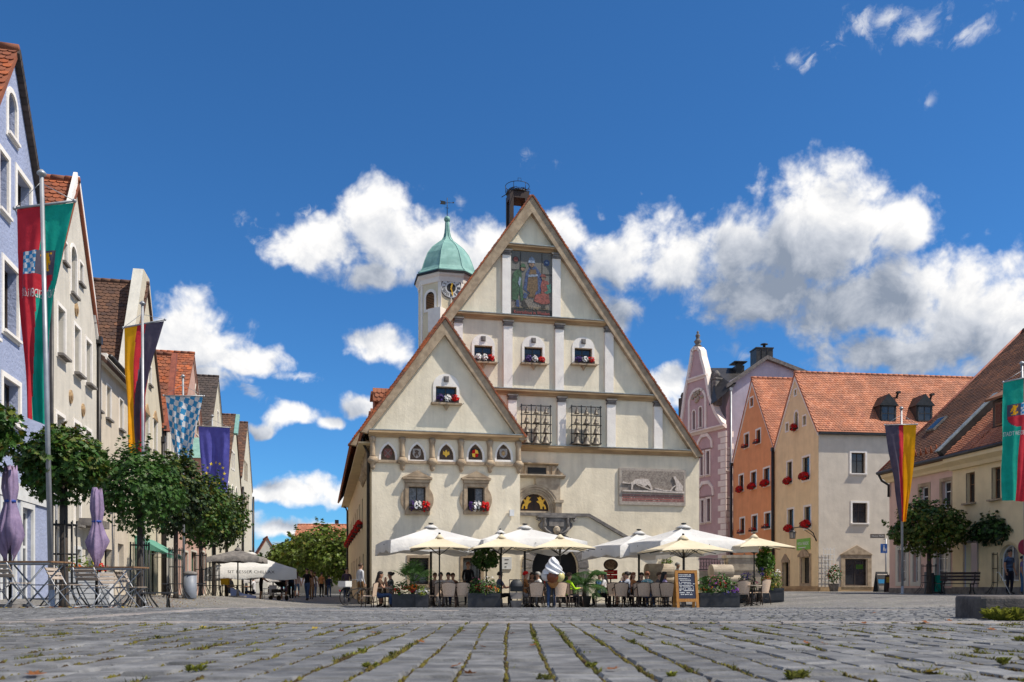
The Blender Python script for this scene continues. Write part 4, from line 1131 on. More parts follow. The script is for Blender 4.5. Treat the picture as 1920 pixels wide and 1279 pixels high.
for i in range(14):
    f = (i+.5)/14; x = sb1 + (se-sb1)*f; mb.box(x-(se-sb1)/28,x+(se-sb1)/28,VS+.302,V1,-.6,zk-1.0-(zk-1.0+.3)*f)
mb.build('steps',M['stone_grey'],stw)
mb = MB(); mb.box(po-pr_-.3,po+pr_+.3,VS+.27,VS+.29,-1,2.6); mb.build('passage_shade_sheet',M['dark'],stw)  # flat near-black sheet stands in for the shade inside the portal
# voussoirs of the lower portal, block by block
for side in range(2): pass
vous = MB()
def block(poly,y0,y1,nm='voussoir'):
    mb = MB(); mb.prism(poly,y0,y1); return mb.build(nm,M['stone_grey'],stw)
ri,ro,zc = pr_ + .01,pr_ + .50,1.18
nv = 11
for i in range(nv):
    t0,t1 = math.pi*(i+.06)/nv,math.pi*(i+.94)/nv
    block([(po+ri*math.cos(t0),zc+ri*math.sin(t0)),(po+ro*math.cos(t0),zc+ro*math.sin(t0)),(po+ro*math.cos((t0+t1)/2),zc+ro*math.sin((t0+t1)/2)),(po+ro*math.cos(t1),zc+ro*math.sin(t1)),(po+ri*math.cos(t1),zc+ri*math.sin(t1)),(po+ri*math.cos((t0+t1)/2),zc+ri*math.sin((t0+t1)/2))],VS-.10,VS+.02)
for sg in (-1,1):
    for j in range(3):
        z0 = -.45 + j*.54; a,b2 = po+sg*ri,po+sg*ro; block([(min(a,b2),z0+.02),(max(a,b2),z0+.02),(max(a,b2),z0+.52),(min(a,b2),z0+.52)],VS-.10,VS+.02,'jamb_stone')
# carved console under the balcony
cs,cz0 = hz(1040,966,VS)[0],zk
mb = MB()
wv = [(.86,0),(.88,-.10),(.74,-.16),(.70,-.28),(.80,-.36),(.82,-.48),(.72,-.60),(.52,-.74),(.34,-.86),(.20,-1.0)]
poly = [(cs-a*.98,cz0+b2) for a,b2 in wv] + [(cs+a*.98,cz0+b2) for a,b2 in reversed(wv)]
mb.prism(poly,VS-.28,VS+.01); cns = mb.build('carved_console',M['stone_grey'],stw)
mb = MB(); mb.box(cs-.92,cs+.92,VS-.42,VS-.02,cz0-.10,cz0-.002); mb.box(cs-.36,cs+.36,VS-.36,VS-.28,cz0-.50,cz0-.12); mb.build('console_slab',M['stone_grey'],cns)
for sg in (-1,1):
    mb = MB(); mb.lathe([(.03,-.55),(.09,-.45),(.06,-.3),(.08,-.18),(.10,-.12)],(cs+sg*.55,VS-.32,cz0),8)
    mb.tube([(cs+sg*.86,VS-.3,cz0-.08),(cs+sg*.95,VS-.32,cz0-.18),(cs+sg*.84,VS-.34,cz0-.24),(cs+sg*.8,VS-.32,cz0-.15)],.05,6)
    mb.tube([(cs+sg*.6,VS-.3,cz0-.5),(cs+sg*.5,VS-.36,cz0-.7),(cs+sg*.3,VS-.36,cz0-.82),(cs+sg*.1,VS-.34,cz0-.8)],[.06,.07,.06,.03],6); mb.build('scroll',M['stone_grey'],cns)
mb = MB(); mb.ball((cs,VS-.36,cz0-.68),.17,8,rz=.2); mb.ball((cs,VS-.50,cz0-.72),.05,5); mb.tube([(cs-.12,VS-.44,cz0-.60),(cs,VS-.5,cz0-.56),(cs+.12,VS-.44,cz0-.60)],.03,5); mb.build('carved_mask',M['stone_pale'],cns)
# scroll stones at the foot of the stair
def scroll_stone(px,py,Y,r,L,label,rot=0.0):
    X = at(px,Y); zc = zt(py,Y); t = thing('scroll_stone',label,'stone scroll',(X,Y,gz(X,Y)),rot,'stone scrolls ending the stair walls')
    zc -= gz(X,Y)
    mb = MB(); mb.tube([(-L/2,0,zc),(L/2,0,zc)],r,20,sm=False); mb.build('scroll',M['stone_pale'],t)
    mb = MB(); mb.tube([(L*.18,-.12,zc-r*1.05),(L*.62+.25,-.12,zc-r*1.05)],r*.55,16,sm=False); mb.build('lower_scroll',M['stone_pale'],t)
    mb = MB(); mb.box(-L/2+.04,L/2-.04,-r*.5,r*.9,0,zc-r*.3); mb.build('pedestal',M['stone_pale'],t)
scroll_stone(1236,1072,37.5,.34,1.15,'big pale stone scroll below the foot of the town hall stair',YAW)
scroll_stone(1352,1072,44.0,.36,1.1,'pale stone scroll in front of the orange gabled house',YAW)
mb = MB(); mb.box(-.12,.12,-.2,.2,-.1,.52); mb.box(-.2,.22,-.3,.28,.521,.58)
s_,z_ = hz(1237,1012,V1-.3); X,Y = H.world(s_,V1-.3); mb2 = mb
o = MB(); o.prism([(-.28,-.42),(.22,-.42),(.30,.06),(-.18,.06)],-.25,.25); o.box(-.24,.36,-.3,.3,.061,.12); q = o.build('stone_bracket',M['hall_cream'],hall,(s_,V1-.26,z_-.1))
# small white loudspeaker box by the balcony, notices, lamp cables
s_,z_ = hz(958,962,0); mb = MB(); mb.box(-.10,.10,-.24,-.04,-.15,.13); mb.box(-.03,.03,-.05,.0,-.05,.05); mb.build('wall_lamp',M['whitepaint'],hall,(s_,0,z_))
s_,z_ = hz(950,1056,0); mb = MB(); mb.box(-.22,.22,-.05,.0,-.27,.27); nb = mb.build('notice_board',M['whitepaint'],hall,(s_,-.002,z_))
mb = MB()
for k in range(3): mb.box(-.10,.08-.05*k,-.058,-.051,.14-.16*k,.17-.16*k)
mb.build('notice_print',M['black'],nb)
# gutter, downpipes, dormers on the street side
mb = MB(); mb.tube([(-.34,0.1,7.0),(-.30,32.4,6.62)],.10,8); mb.build('gutter',M['pipe'],hall)
for yv,in ((.9,),(31.5,)):
    mb = MB(); mb.tube([(-.3,yv,6.95),(-.28,yv,6.6),(-.1,yv,6.2),(-.1,yv,-.5)],.07,8); mb.build('downpipe',M['pipe'],hall)
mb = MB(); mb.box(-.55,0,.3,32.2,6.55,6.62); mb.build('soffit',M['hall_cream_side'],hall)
for k,(px,py,v_,hh,ww) in enumerate(((697,735,9.0,1.3,2.2),(693,772,14.0,1.0,2.0))):
    # gabled dormer: its front faces the street (local -u)
    s_,z_ = H.at(px,py,v_)
    dd = MB(); base = z_ - hh
    dd.box(s_+.1,s_+3.0,v_-.8,v_+.8,base,z_-.35); d_ = dd.build('dormer',M['tile_red'],hall)
    tile_roof(hall,'dormer_roof','tile_orange',[((s_,v_-1.0,z_),(1,0,0),(0,-.03,-1),3.2,hh*.55,None),((s_-.05,v_,z_+.02),(1,0,0),(0,-1.0,-.25),3.2,1.0,None),((s_-.05,v_,z_+.02),(1,0,0),(0,1.0,-.25),3.2,1.0,None)],tw=.22,th=.22)
# chimney with a stork nest behind the gable top
cs0,cz1 = H.at(970,362,V1+2.5);
X,Y = H.world(cs0,V1+2.5)
mb = MB(); w2 = .40
zl = AP[1]-2.2
for sx in (-1,1):
    for sy in (-1,1): mb.box(sx*w2-.10,sx*w2+.10,sy*w2-.10,sy*w2+.10,zl,cz1-.45)
mb.box(-w2-.1,w2+.1,-w2-.1,w2+.1,cz1-.449,cz1-.12); mb.box(-w2-.1,w2+.1,-w2-.1,w2+.1,zl-.5,AP[1]-.9)
ch = mb.build('chimney',M['dark_wood'],hall,(cs0,V1+2.5,0))
nest = thing('stork_nest','twig stork nest in a ring cage on the town hall chimney','bird nest',(X,Y,cz1-.12),YAW)
mb = MB(); mb.lathe([(.5,0),(.6,.04),(.6,.08),(.4,.08)],(0,0,0),20); mb.build('platform',M['dark_metal'],nest)
mb = MB()
for _ in range(170):
    a = random.uniform(0,6.28); r_ = random.uniform(.3,.6); c,s2_ = math.cos(a),math.sin(a); l = random.uniform(.12,.28); tt = a + 1.57 + random.uniform(-.5,.5); zz = random.uniform(.08,.22)
    mb.tube([(c*r_,s2_*r_,zz),(c*r_+math.cos(tt)*l,s2_*r_+math.sin(tt)*l,zz+random.uniform(-.05,.05))],.012,3)
o = mb.build('twigs',M['trunk'],nest); o['kind'] = 'stuff'
mb = MB(); rr = [(.62*math.cos(6.283*i/24),.62*math.sin(6.283*i/24),.46) for i in range(25)]; mb.tube(rr,.016,5)
for i in range(0,24,4): mb.tube([(rr[i][0],rr[i][1],.06),rr[i]],.014,4)
mb.tube([(-.1,-.6,.46),(-.1,-.6,.62),(.06,-.6,.62),(.06,-.6,.46)],.012,4); mb.tube([(-.55,-.1,.0),(-.85,-.1,-.22)],.02,4); mb.build('ring_rail',M['dark_metal'],nest)

# ================================================================ clock tower
VT = 14.5
ts,_ = H.at(838.5,560,VT); X,Y = H.world(ts,VT)
K = Y / FPX
tower = thing('clock_tower','white octagonal clock tower with green copper onion dome behind the hall','tower',(X,Y,0),YAW)
def tz(py): return zt(py,Y)
apo = 50.5 * K; Rc = apo / math.cos(math.pi/8)
def octo(mb,prof,mi=0,sm=False,n=8,off=0.5):
    vs = []
    for (r_,z_) in prof:
        for j in range(n):
            t = 2*math.pi*(j+off)/n; vs.append((r_*math.cos(t),r_*math.sin(t),z_))
    k = len(prof)
    mb.add(vs,[(i*n+j,i*n+(j+1) % n,(i+1)*n+(j+1) % n,(i+1)*n+j) for i in range(k-1) for j in range(n)] + [tuple(range(n-1,-1,-1)),tuple(range((k-1)*n,k*n))],mi,sm)
mb = MB(); octo(mb,[(Rc,6),(Rc,tz(536))]); mb.build('tower_wall',M['tower_cream'],tower)
mb = MB()
for j in range(8):
    t = 2*math.pi*(j+.5)/8; c,s_ = math.cos(t),math.sin(t)
    mb.M = Matrix.Translation((c*(Rc-.02),s_*(Rc-.02),0)) @ Matrix.Rotation(t,4,'Z'); mb.box(-.12,.04,-.10,.10,6,tz(538)); mb.M = None
mb.build('corner_strip',M['white'],tower)
mb = MB(); octo(mb,[(Rc-.1,tz(547)),(Rc+.06,tz(546)),(Rc+.10,tz(538)),(Rc+.22,tz(534)),(Rc+.26,tz(528)),(Rc,tz(528))]); mb.build('tower_cornice',M['white'],tower)
mb = MB(); prof = [(58.5,527.5),(58.5,524),(54,520),(50.5,514),(48,506),(45,497),(39.5,483),(30,469.6),(20.5,461),(11,453),(6.5,445),(4.5,436),(3.4,425),(2.8,413)]
octo(mb,[(r_*K*1.05,tz(y_)) for r_,y_ in prof]); dome = mb.build('onion_dome',M['copper'],tower)
mb = MB()
for j in range(8):
    t = 2*math.pi*(j+.5)/8; mb.tube([(r_*K*1.05*math.cos(t),r_*K*1.05*math.sin(t),tz(y_)) for r_,y_ in prof[1:]],.028,5)
mb.build('dome_rib',M['copper'],dome)
mb = MB(); octo(mb,[(59.5*K/math.cos(math.pi/8),tz(531)),(59.5*K/math.cos(math.pi/8),tz(527))]); mb.build('eaves_gutter',M['dark_metal'],dome)
mb = MB(); mb.ball((0,0,tz(411.5)),6*K,10); mb.lathe([(.06,tz(425)),(.10,tz(420)),(.10,tz(417)),(.06,tz(415))],(0,0,0),10); mb.build('ball_finial',M['copper'],dome)
mb = MB(); mb.tube([(0,0,tz(406)),(0,0,tz(371))],.022,5); mb.tube([(-.10,0,tz(381)),(.38,0,tz(379))],.018,5)
mb.prism([(-.44,tz(384)),(-.10,tz(384)),(-.10,tz(378)),(-.44,tz(377)),(-.38,tz(380.5))],-.01,.01); mb.prism([(.34,tz(381)),(.44,tz(379)),(.34,tz(377))],-.01,.01); mb.tube([(-.1,0,tz(390)),(.1,0,tz(390))],.015,4); mb.build('weather_vane',M['dark_metal'],dome)
# clock on the front face, louvred windows on the next faces
def face_frame(j):
    t = -math.pi/2 + j * math.pi/4
    return Matrix.Translation((apo*math.cos(t),apo*math.sin(t),0)) @ Matrix.Rotation(t + math.pi/2,4,'Z')
zc = tz(557); rc = 17.8 * K
for j in (0,2):
    mb = MB(); mb.M = face_frame(j)
    def disc(mb,r_,y0,y1,mi,n=40): mb.prism([(r_*math.cos(6.2832*i/n),zc + r_*math.sin(6.2832*i/n)) for i in range(n)],y0,y1,mi)
    disc(mb,rc*1.12,-.035,.01,0); disc(mb,rc,-.05,-.03,1); disc(mb,rc*.46,-.056,-.045,2)
    for k in range(12):      # twelve black Roman numerals drawn as strokes
        t = math.pi/2 - k*math.pi/6; num = ['XII','I','II','III','IIII','V','VI','VII','VIII','IX','X','XI'][k]
        base = mb.M
        mb.M = base @ Matrix.Translation((rc*.76*math.cos(t),-.05,zc + rc*.76*math.sin(t))) @ Matrix.Rotation(-(t-math.pi/2),4,'Y')
        wt = {'I': .05,'V': .10,'X': .10}; tot = sum(wt[c] for c in num); xx = -tot/2; hh = rc*.17
        for ch_ in num:
            cx_ = xx + wt[ch_]/2
            if ch_ == 'I': mb.box(cx_-.014,cx_+.014,-.006,.003,-hh,hh,2)
            elif ch_ == 'V': mb.add([(cx_-.05,-.006,hh),(cx_-.02,-.006,hh),(cx_+.012,-.006,-hh),(cx_-.012,-.006,-hh)],[(0,1,2,3)],2); mb.add([(cx_+.05,-.006,hh),(cx_+.03,-.006,hh),(cx_-.006,-.006,-hh),(cx_+.012,-.006,-hh)],[(3,2,1,0)],2)
            else: mb.add([(cx_-.05,-.006,hh),(cx_-.02,-.006,hh),(cx_+.05,-.006,-hh),(cx_+.02,-.006,-hh)],[(0,1,2,3)],2); mb.add([(cx_+.05,-.008,hh),(cx_+.03,-.008,hh),(cx_-.05,-.008,-hh),(cx_-.03,-.008,-hh)],[(3,2,1,0)],2)
            xx += wt[ch_]
        mb.M = base
    ck = mb.build('clock_face',[M['stone_grey'],M['whitepaint'],M['black']],tower)
    for (ang,l,wd_,nm) in ((R(-170),.86,.05,'minute_hand'),(R(-13),.55,.07,'hour_hand')):
        mb = MB(); mb.M = face_frame(j) @ Matrix.Translation((0,-.075,zc)) @ Matrix.Rotation(-ang,4,'Y')
        mb.prism([(-wd_*.5,-rc*.2),(wd_*.5,-rc*.2),(wd_*.6,rc*l*.55),(wd_*1.1,rc*l*.7),(0,rc*l),(-wd_*1.1,rc*l*.7),(-wd_*.6,rc*l*.55)],-.008,.008); mb.build(nm,M['gold'],ck)
for j in (7,1):
    zz0,zz1 = tz(593),tz(562); w_ = .62
    mb = MB(); mb.M = face_frame(j); pl = arch(0,zz0,w_,zz1-zz0,10); mb.prism(pl,-.02,.02); lw_ = mb.build('louvre_window',M['dark'],tower)
    mb = MB(); mb.M = face_frame(j); ring(mb,pl,grow(pl,.16,0,0),-.05,.02); mb.build('surround',M['white'],lw_)
    nl = 9
    for k in range(nl):
        zq = zz0 + .06 + k * (zz1-zz0-.12)/nl; hwid = w_/2*.93 if zq < zz1-w_/2 else math.sqrt(max(.01,(w_/2)**2-(zq+.05-zz1+w_/2)**2))*.9
        mb = MB(); mb.M = face_frame(j) @ Matrix.Translation((0,-.05,zq)) @ Matrix.Rotation(R(-35),4,'X'); mb.box(-hwid,hwid,-.02,.06,-.012,.012); mb.build('louvre_slat',M['brown_wood'],lw_)
mb = MB(); mb.M = face_frame(0); mb.box(-.02,.02,-.08,-.02,8,tz(575)); mb.M = face_frame(7) ; mb.box(.2,1.1,-.5,.1,tz(640),tz(598)); mb.build('stair_bay',M['white'],tower)
# ================================================================ houses
def house(name,label,frame,u0,W_,eave,peak,D,wall_m,roof_m,wins=(),holes_extra=(),tw=.2,th=.18,ov=.22,kind='gable',base=-1.0,flank=True,prof=None,verge_m=None,
          roof_t=.12,tile=True,side_holes=(),zbase=0.0,verge_w=.14,ridge=True):
    """a house whose gable (or eaves) looks at the viewer of the given facade plane; u0 is its left end on that plane"""
    X,Y = frame.world(u0,0)
    h = thing(name,label,'house',(X,Y,0),frame.a)
    hl = [];
    for q in wins: hl.append(rect(*q[:4]) if q[4] == 'rect' else arch(q[0],q[1],q[2],q[3],8,q[4] == 'pointed'))
    hl += list(holes_extra)
    if prof: out = [(0,base),(W_,base)] + list(prof)
    elif kind == 'gable': out = [(0,base),(W_,base),(W_,eave),(W_/2,peak),(0,eave)]
    else: out = [(0,base),(W_,base),(W_,eave),(0,eave)]
    mb = MB(); wallface(mb,out,hl,0,.24)
    mb.add([(W_,0,base),(W_,D,base),(W_,D,eave),(W_,0,eave),(0,0,base),(0,D,base),(0,D,eave),(0,0,eave)],[(0,1,2,3),(7,6,5,4),(1,5,6,2)] if flank else [(7,6,5,4),(1,5,6,2)])
    if kind == 'gable': mb.add([(0,D,eave),(W_,D,eave),(W_/2,D,peak)],[(0,1,2)])
    elif kind == 'eaves': mb.add([(0,0,eave),(0,D,eave),(0,D/2,peak),(W_,0,eave),(W_,D,eave),(W_,D/2,peak)],[(0,1,2),(3,4,5)])
    mb.build('wall',M[wall_m],h)
    if kind == 'gable':
        dl = Vector((-W_/2-.0,0,eave-peak)); dr = Vector((W_/2,0,eave-peak)); L = dl.length + ov*.6
        pl = [(Vector((W_/2,-.10,peak+.06)),(0,1,0),dl,D+.1,L,None),(Vector((W_/2,-.10,peak+.06)),(0,1,0),dr,D+.1,L,None)]
        tile_roof(h,'roof',roof_m,pl,roof_t,tw,th,ridge=((W_/2,-.1,peak+.08),(W_/2,D,peak+.08)) if ridge else None)
    else:
        d1 = Vector((0,-D/2-ov,(eave-peak)*(1+2*ov/D))); L = d1.length
        pl = [(Vector((-.06,D/2,peak)),(1,0,0),d1,W_+.12,L,None),(Vector((-.06,D/2,peak)),(1,0,0),Vector((0,D/2+ov,eave-peak)),W_+.12,L,None)]
        tile_roof(h,'roof',roof_m,pl,roof_t,tw,th,ridge=((-.06,D/2,peak+.03),(W_+.06,D/2,peak+.03)))
    if verge_m and kind == 'gable':
        for sg in (-1,1):
            mb = MB(); x = W_/2
            a = Vector((x,peak-.02)); f = Vector((x + sg*(W_/2-.0),eave-.02));
            mb.prism([(a.x,a.y),(f.x,f.y),(f.x,f.y-verge_w*1.6),(a.x,a.y-verge_w*2.2)],-.06,.03); mb.build('verge',M[verge_m],h)
    for q in wins:
        u,z,w_,h_,sh = q[:5]; k = q[5] if len(q) > 5 else {}
        window(h,u,z,w_,h_,0,shape=sh,**k)
    return h
def wr(frame,u0,x0,x1,y0,y1):
    a,b2 = frame.at(x0,y0),frame.at(x1,y1); zz = frame.at((x0+x1)/2,y1)[1]; zt_ = frame.at((x0+x1)/2,y0)[1]
    return ((a[0]+b2[0])/2-u0,zz,b2[0]-a[0],zt_-zz)
def downpipe(h,u,z0,z1,y=-.08,r=.06,m_='pipe',name='downpipe'):
    mb = MB(); mb.tube([(u,y,z0),(u,y,z1)],r,8); mb.box(u-.12,u+.12,y-.10,y+.10,z1,z1+.26); return mb.build(name,M[m_],h)
WB = dict(frame='brownframe',surround='white',sw=.12,sp=.03,sill='white',sillp=.10)
LRY = R(90) + math.atan(.218)
L = Frame(-13.66,26.0,LRY)

# --- blue corner house, nearest on the left
u1 = -6.2
wl = [wr(L,u1,*q) for q in ((14.5,30,176,258),(-2,15,290,398),(31,57,335,404),(6,33,500,628),(-30,-6,480,625),(5,36,715,792))]
ws = []
for i,q in enumerate(wl):
    q = (q[0],q[1],max(.5,q[2]),q[3])
    ws.append(q + (('arch' if i == 0 else 'rect'),dict(WB,depth=.24,fw=.06,cols=1 if i == 0 else 2,rows=1,sw=.13)))
D2 = []
for (x0,x1) in ((-40,-8),(2,26),(40,60)):
    q = wr(L,u1,x0,x1,960,1118); D2.append((q[0],-.3,max(.5,q[2]),2.75))
for q in D2: ws.append(q + ('rect',dict(frame='whitepaint',pane='glass',depth=.12,fw=.12,cols=1,rows=2,surround='whitepaint',sw=.14,sp=.04)))
h1 = house('blue_house','blue rough-plastered gabled house at the left edge with white window surrounds',L,u1,6.2,9.7,14.3,9,'blue_stucco','tile_red',ws,tw=.21,th=.19)
mb = MB(); mb.box(.2,6.15,-.05,.0,2.62,3.05); mb.build('shop_fascia',M['whitepaint'],h1)
downpipe(h1,6.12,-.1,9.3,r=.05)
mb = MB()
for sg in (1,):
    a = Vector((3.1,14.36)); f = Vector((6.3,9.6)); k = 34; d = (f-a)/k
    for i in range(k):
        p = a + d*i; q = p + d*1.15; mb.prism([(p.x,p.y),(q.x+.02,q.y+.01),(q.x-.10,q.y-.16),(p.x-.10,p.y-.16)],-.16,.02)
o = mb.build('verge_tile',M['tile_dark'],h1); o['kind'] = 'stuff'

# --- cream-white house with a swept gable
u2 = 0.06
def lw2(*q): return wr(L,u2,*q)
ws = []
q = lw2(132.5,143,463,553); ws.append(q + ('arch',dict(frame='white',surround='white',sw=.10,sill='stone_grey',depth=.22,cols=1,rows=1)))
for q in ((118.5,125,455,493),(148.5,155,494,532)): ws.append(lw2(*q) + ('rect',dict(WB,sill='stone_grey',cols=1,rows=1,sw=.07)))
for q in ((107.5,121,578,668),(138.5,149.5,614,702),(160.5,170.5,641,722),(105.5,120,780,850),(138.5,150,795,856),(160,170,808,865),(106,120,930,985),(140,150,935,985)):
    ws.append(lw2(*q) + ('rect',dict(frame='whitepaint',pane='curtain',surround='white',sw=.11,sill='stone_grey',sillp=.2,cols=2,rows=2,depth=.2)))
ws.append(lw2(140,151,1030,1113) + ('rect',dict(frame='whitepaint',surround='whitepaint',cols=2,rows=1,depth=.15)))
ws.append(lw2(160,170,1030,1113) + ('rect',dict(frame='whitepaint',cols=1,rows=2,depth=.15)))
W2 = 5.62
pr = [(W2,8.9),(W2,9.3),(W2-.25,9.75),(W2-.62,10.5),(W2/2+.15,13.75),(W2/2-.15,13.75),(.62,10.5),(.25,9.75),(0,9.3)]
h2 = house('white_house','cream white house with swept gable and gilded plaques behind the flag',L,u2,W2,9.2,13.55,9,'white_stucco','tile_red',ws,prof=pr,tw=.22,th=.2)
mb = MB(); pts = [(W2+.03,9.25),(W2-.22,9.78),(W2-.58,10.53),(W2/2+.15,13.82)]
for a,b2 in zip(pts,pts[1:]): mb.prism([a,b2,(b2[0]-.2,b2[1]-.16),(a[0]-.22,a[1]-.12)],-.08,.04)
for a,b2 in zip(pts,pts[1:]): mb.prism([(W2-b2[0],b2[1]),(W2-a[0],a[1]),(W2-a[0]+.22,a[1]-.12),(W2-b2[0]+.2,b2[1]-.16)],-.08,.04)
mb.build('gable_moulding',M['white'],h2)
for (px,py) in ((142,581),(131.5,744),(154.5,769)):
    u,z = L.at(px,py); mb = MB(); mb.prism([(.16*math.cos(.5236*i),.22*math.sin(.5236*i)) for i in range(12)],-.05,0); mb.prism([(.08*math.cos(.5236*i),.12*math.sin(.5236*i)) for i in range(12)],-.08,-.05); mb.build('gilded_plaque',M['stone_gold'],h2,(u-u2,0,z))
downpipe(h2,5.55,-.2,9.0,r=.07);
mb = MB(); mb.box(3.2,5.2,-.5,0,2.35,2.6); mb.build('canopy',M['stone_grey'],h2)

# --- low eaves house
u3 = 5.78; W3 = 5.1
ws = []
for q in ((199,207.5,725,786),(223.5,230.5,750,806),(184,189,710,770),(200,208,905,950),(224,231,915,955)):
    ws.append(wr(L,u3,*q) + ('rect',dict(frame='whitepaint',pane='curtain',surround='white',sw=.06,sill='stone_grey',cols=1,rows=2,depth=.14)))
ws.append(wr(L,u3,196,210,1030,1112) + ('rect',dict(frame='brownframe',cols=2,rows=1,depth=.2)))
ws.append(wr(L,u3,221,232,1020,1112) + ('rect',dict(frame='whitepaint',cols=1,rows=1,depth=.2)))
h3 = house('low_house','low beige house with eaves to the street between two gables',L,u3,W3,8.75,12.6,9,'beige_stucco','tile_brown',ws,kind='eaves',tw=.22,th=.2,ov=.35)
mb = MB(); mb.tube([(0,-.42,8.62),(W3,-.42,8.62)],.09,8); mb.build('gutter',M['pipe'],h3)
mb = MB(); mb.prism([(-.0,8.45),(W3,8.45),(W3,8.74),(0,8.74)],-.3,.02); mb.build('eaves_board',M['white'],h3)
mb = MB(); mb.box(.1,1.1,.5,2.4,9.3,10.2); mb.prism([(-.05,10.2),(1.25,10.2),(.6,11.0)],.3,2.6); mb.build('dormer',M['tile_red'],h3)

# --- beige gabled house with flat-topped gable
u4 = 10.92; W4 = 7.9
ws = []
for q in ((270.5,279,776,838),(287,294,788,846),(278.5,283,688,722),(258,264,690,722),(250,257,770,830)):
    ws.append(wr(L,u4,*q) + ('rect',dict(frame='whitepaint',pane='curtain',surround='white',sw=.09,sill='stone_grey',cols=1,rows=2,depth=.14)))
for q in ((262,272,1030,1112),(284,296,1030,1112)): ws.append(wr(L,u4,*q) + ('rect',dict(frame='brownframe',cols=2,rows=1,depth=.2)))
pr = [(W4,8.6),(W4,9.2),(W4/2+.7,14.7),(W4/2-.7,14.7),(0,9.2)]
h4 = house('parapet_house','beige house with tall flat-topped gable behind the german flag',L,u4,W4,8.7,14.2,10,'cream_stucco','tile_brown',ws,prof=pr,tw=.25,th=.22)
mb = MB(); mb.prism([(W4,8.6),(W4,9.2),(W4/2+.7,14.7),(W4/2-.7,14.7),(0,9.2),(0,8.6),(W4/2-.5,13.6),(W4/2+.5,13.6)],.003,.45); mb.build('gable_parapet',M['pale_stucco'],h4)
for q in ((270.5,279),(287,294)):
    a = wr(L,u4,q[0]-1,q[1]+1,757 if q[0] < 280 else 770,776 if q[0] < 280 else 788); mb = MB(); mb.prism([(a[0]-a[2]/2,a[1]),(a[0]+a[2]/2,a[1]),(a[0],a[1]+a[3])],-.06,.0); mb.build('window_hood',M['stone_gold'],h4)
downpipe(h4,W4-.1,-.4,7.6,r=.08)

# --- narrow white house with rust red verge
u5 = 18.88; W5 = 4.7
ws = [wr(L,u5,x0,x1,y0,y1) + (sh,dict(frame='whitepaint',surround='white',sw=.09,cols=1,rows=1,depth=.15)) for x0,x1,y0,y1,sh in ((310,314,790,850,'pointed'),(320,324,800,852,'pointed'),(319,322,735,752,'rect'),(308,316,1035,1115,'rect'),(320,327,1035,1115,'rect'))]
h5 = house('narrow_house','narrow white gabled house with rust red verge behind the checked flag',L,u5,W5,8.4,12.6,9,'pale_stucco','tile_red',ws,tw=.25,th=.22)
mb = MB(); mb.prism([(-.05,8.2),(W5/2,12.75),(W5/2+.35,12.75),(.45,8.2)],-.35,-.09); mb.build('verge',M['rust'],h5)
downpipe(h5,.1,-.4,8.2,y=-.12,r=.09)

# --- pink house with green arched window and copper bay
u6 = 23.66; W6 = 12.6
ws = [wr(L,u6,x0,x1,y0,y1) + (sh,dict(frame='greenframe',surround='pale_stucco',sw=.12,cols=2,rows=2,depth=.2)) for x0,x1,y0,y1,sh in ((365.5,373,720,742,'arch'),(368,373,787,815,'arch'),(378,382,800,826,'arch'),(345,350,800,836,'rect'),(340,352,1035,1115,'rect'),(358,368,1035,1115,'rect'),(374,383,1035,1115,'rect'))]
h6 = house('pink_house','rose plastered gabled house with green arched window and copper roofed bay',L,u6,W6,8.6,14.9,10,'rose_stucco','tile_red',ws,tw=.3,th=.27,verge_m='rose_stucco')
a = wr(L,u6,345,372,790,930)
mb = MB(); mb.box(a[0]-2.2,a[0]+2.2,-1.1,0,5.0,8.0); bay = mb.build('bay',M['rose_stucco'],h6)
mb = MB(); mb.prism([(a[0]-2.45,8.0),(a[0]+2.45,8.0),(a[0]+1.9,8.5),(a[0],9.6),(a[0]-1.9,8.5)],-1.35,.0); mb.build('bay_roof',M['copper'],bay)
mb = MB()
for x in (-1.1,.3): mb.box(a[0]+x,a[0]+x+.8,-1.13,-1.1,5.9,7.4)
mb.box(a[0]+2.2,a[0]+2.23,-.9,-.2,5.9,7.4); mb.build('bay_pane',M['glass'],bay)
# --- three far houses
u7 = 36.4; W7 = 14.2
ws = [wr(L,u7,x0,x1,y0,y1) + ('rect',dict(frame='whitepaint',surround='white',sw=.1,cols=1,rows=1,depth=.15)) for x0,x1,y0,y1 in ((407,409.5,772,800),(399,402,850,890),(406,409,855,893),(413,416,860,896))]
h7 = house('dark_roofed_house','cream gabled house with dark slate brown roof beyond the pink house',L,u7,W7,9.5,16.6,10,'cream_stucco','tile_dark',ws,tw=.36,th=.32,verge_m='pale_stucco')
u8 = 50.7; W8 = 13.8
ws = [wr(L,u8,x0,x1,y0,y1) + (sh,dict(frame='brownframe',surround='white',sw=.12,cols=1,rows=2,depth=.15)) for x0,x1,y0,y1,sh in ((433.5,436,846,878,'rect'),(437.2,439.5,850,880,'rect'),(427,430,905,930,'arch'),(434,437,910,934,'arch'),(441.5,444,914,936,'arch'))]
h8 = house('copper_gable_house','cream gabled house with green copper verge far along the street',L,u8,W8,9.6,16.3,10,'cream_stucco','tile_brown',ws,tw=.36,th=.32)
mb = MB(); mb.prism([(W8/2-2.2,14.3),(W8/2,16.45),(W8/2+.3,16.3),(W8/2-1.7,14.2)],-.45,-.11); mb.build('verge',M['copper'],h8)
u9 = 64.6; W9 = 14.5
ws = [wr(L,u9,x0,x1,y0,y1) + ('rect',dict(frame='brownframe',surround='stone_pale',sw=.1,cols=1,rows=2,depth=.15)) for x0,x1,y0,y1 in ((458,460,865,898),(461.5,463.5,870,900),(457.5,459.3,928,962),(460.8,462.4,930,964),(464,465.6,934,966))]
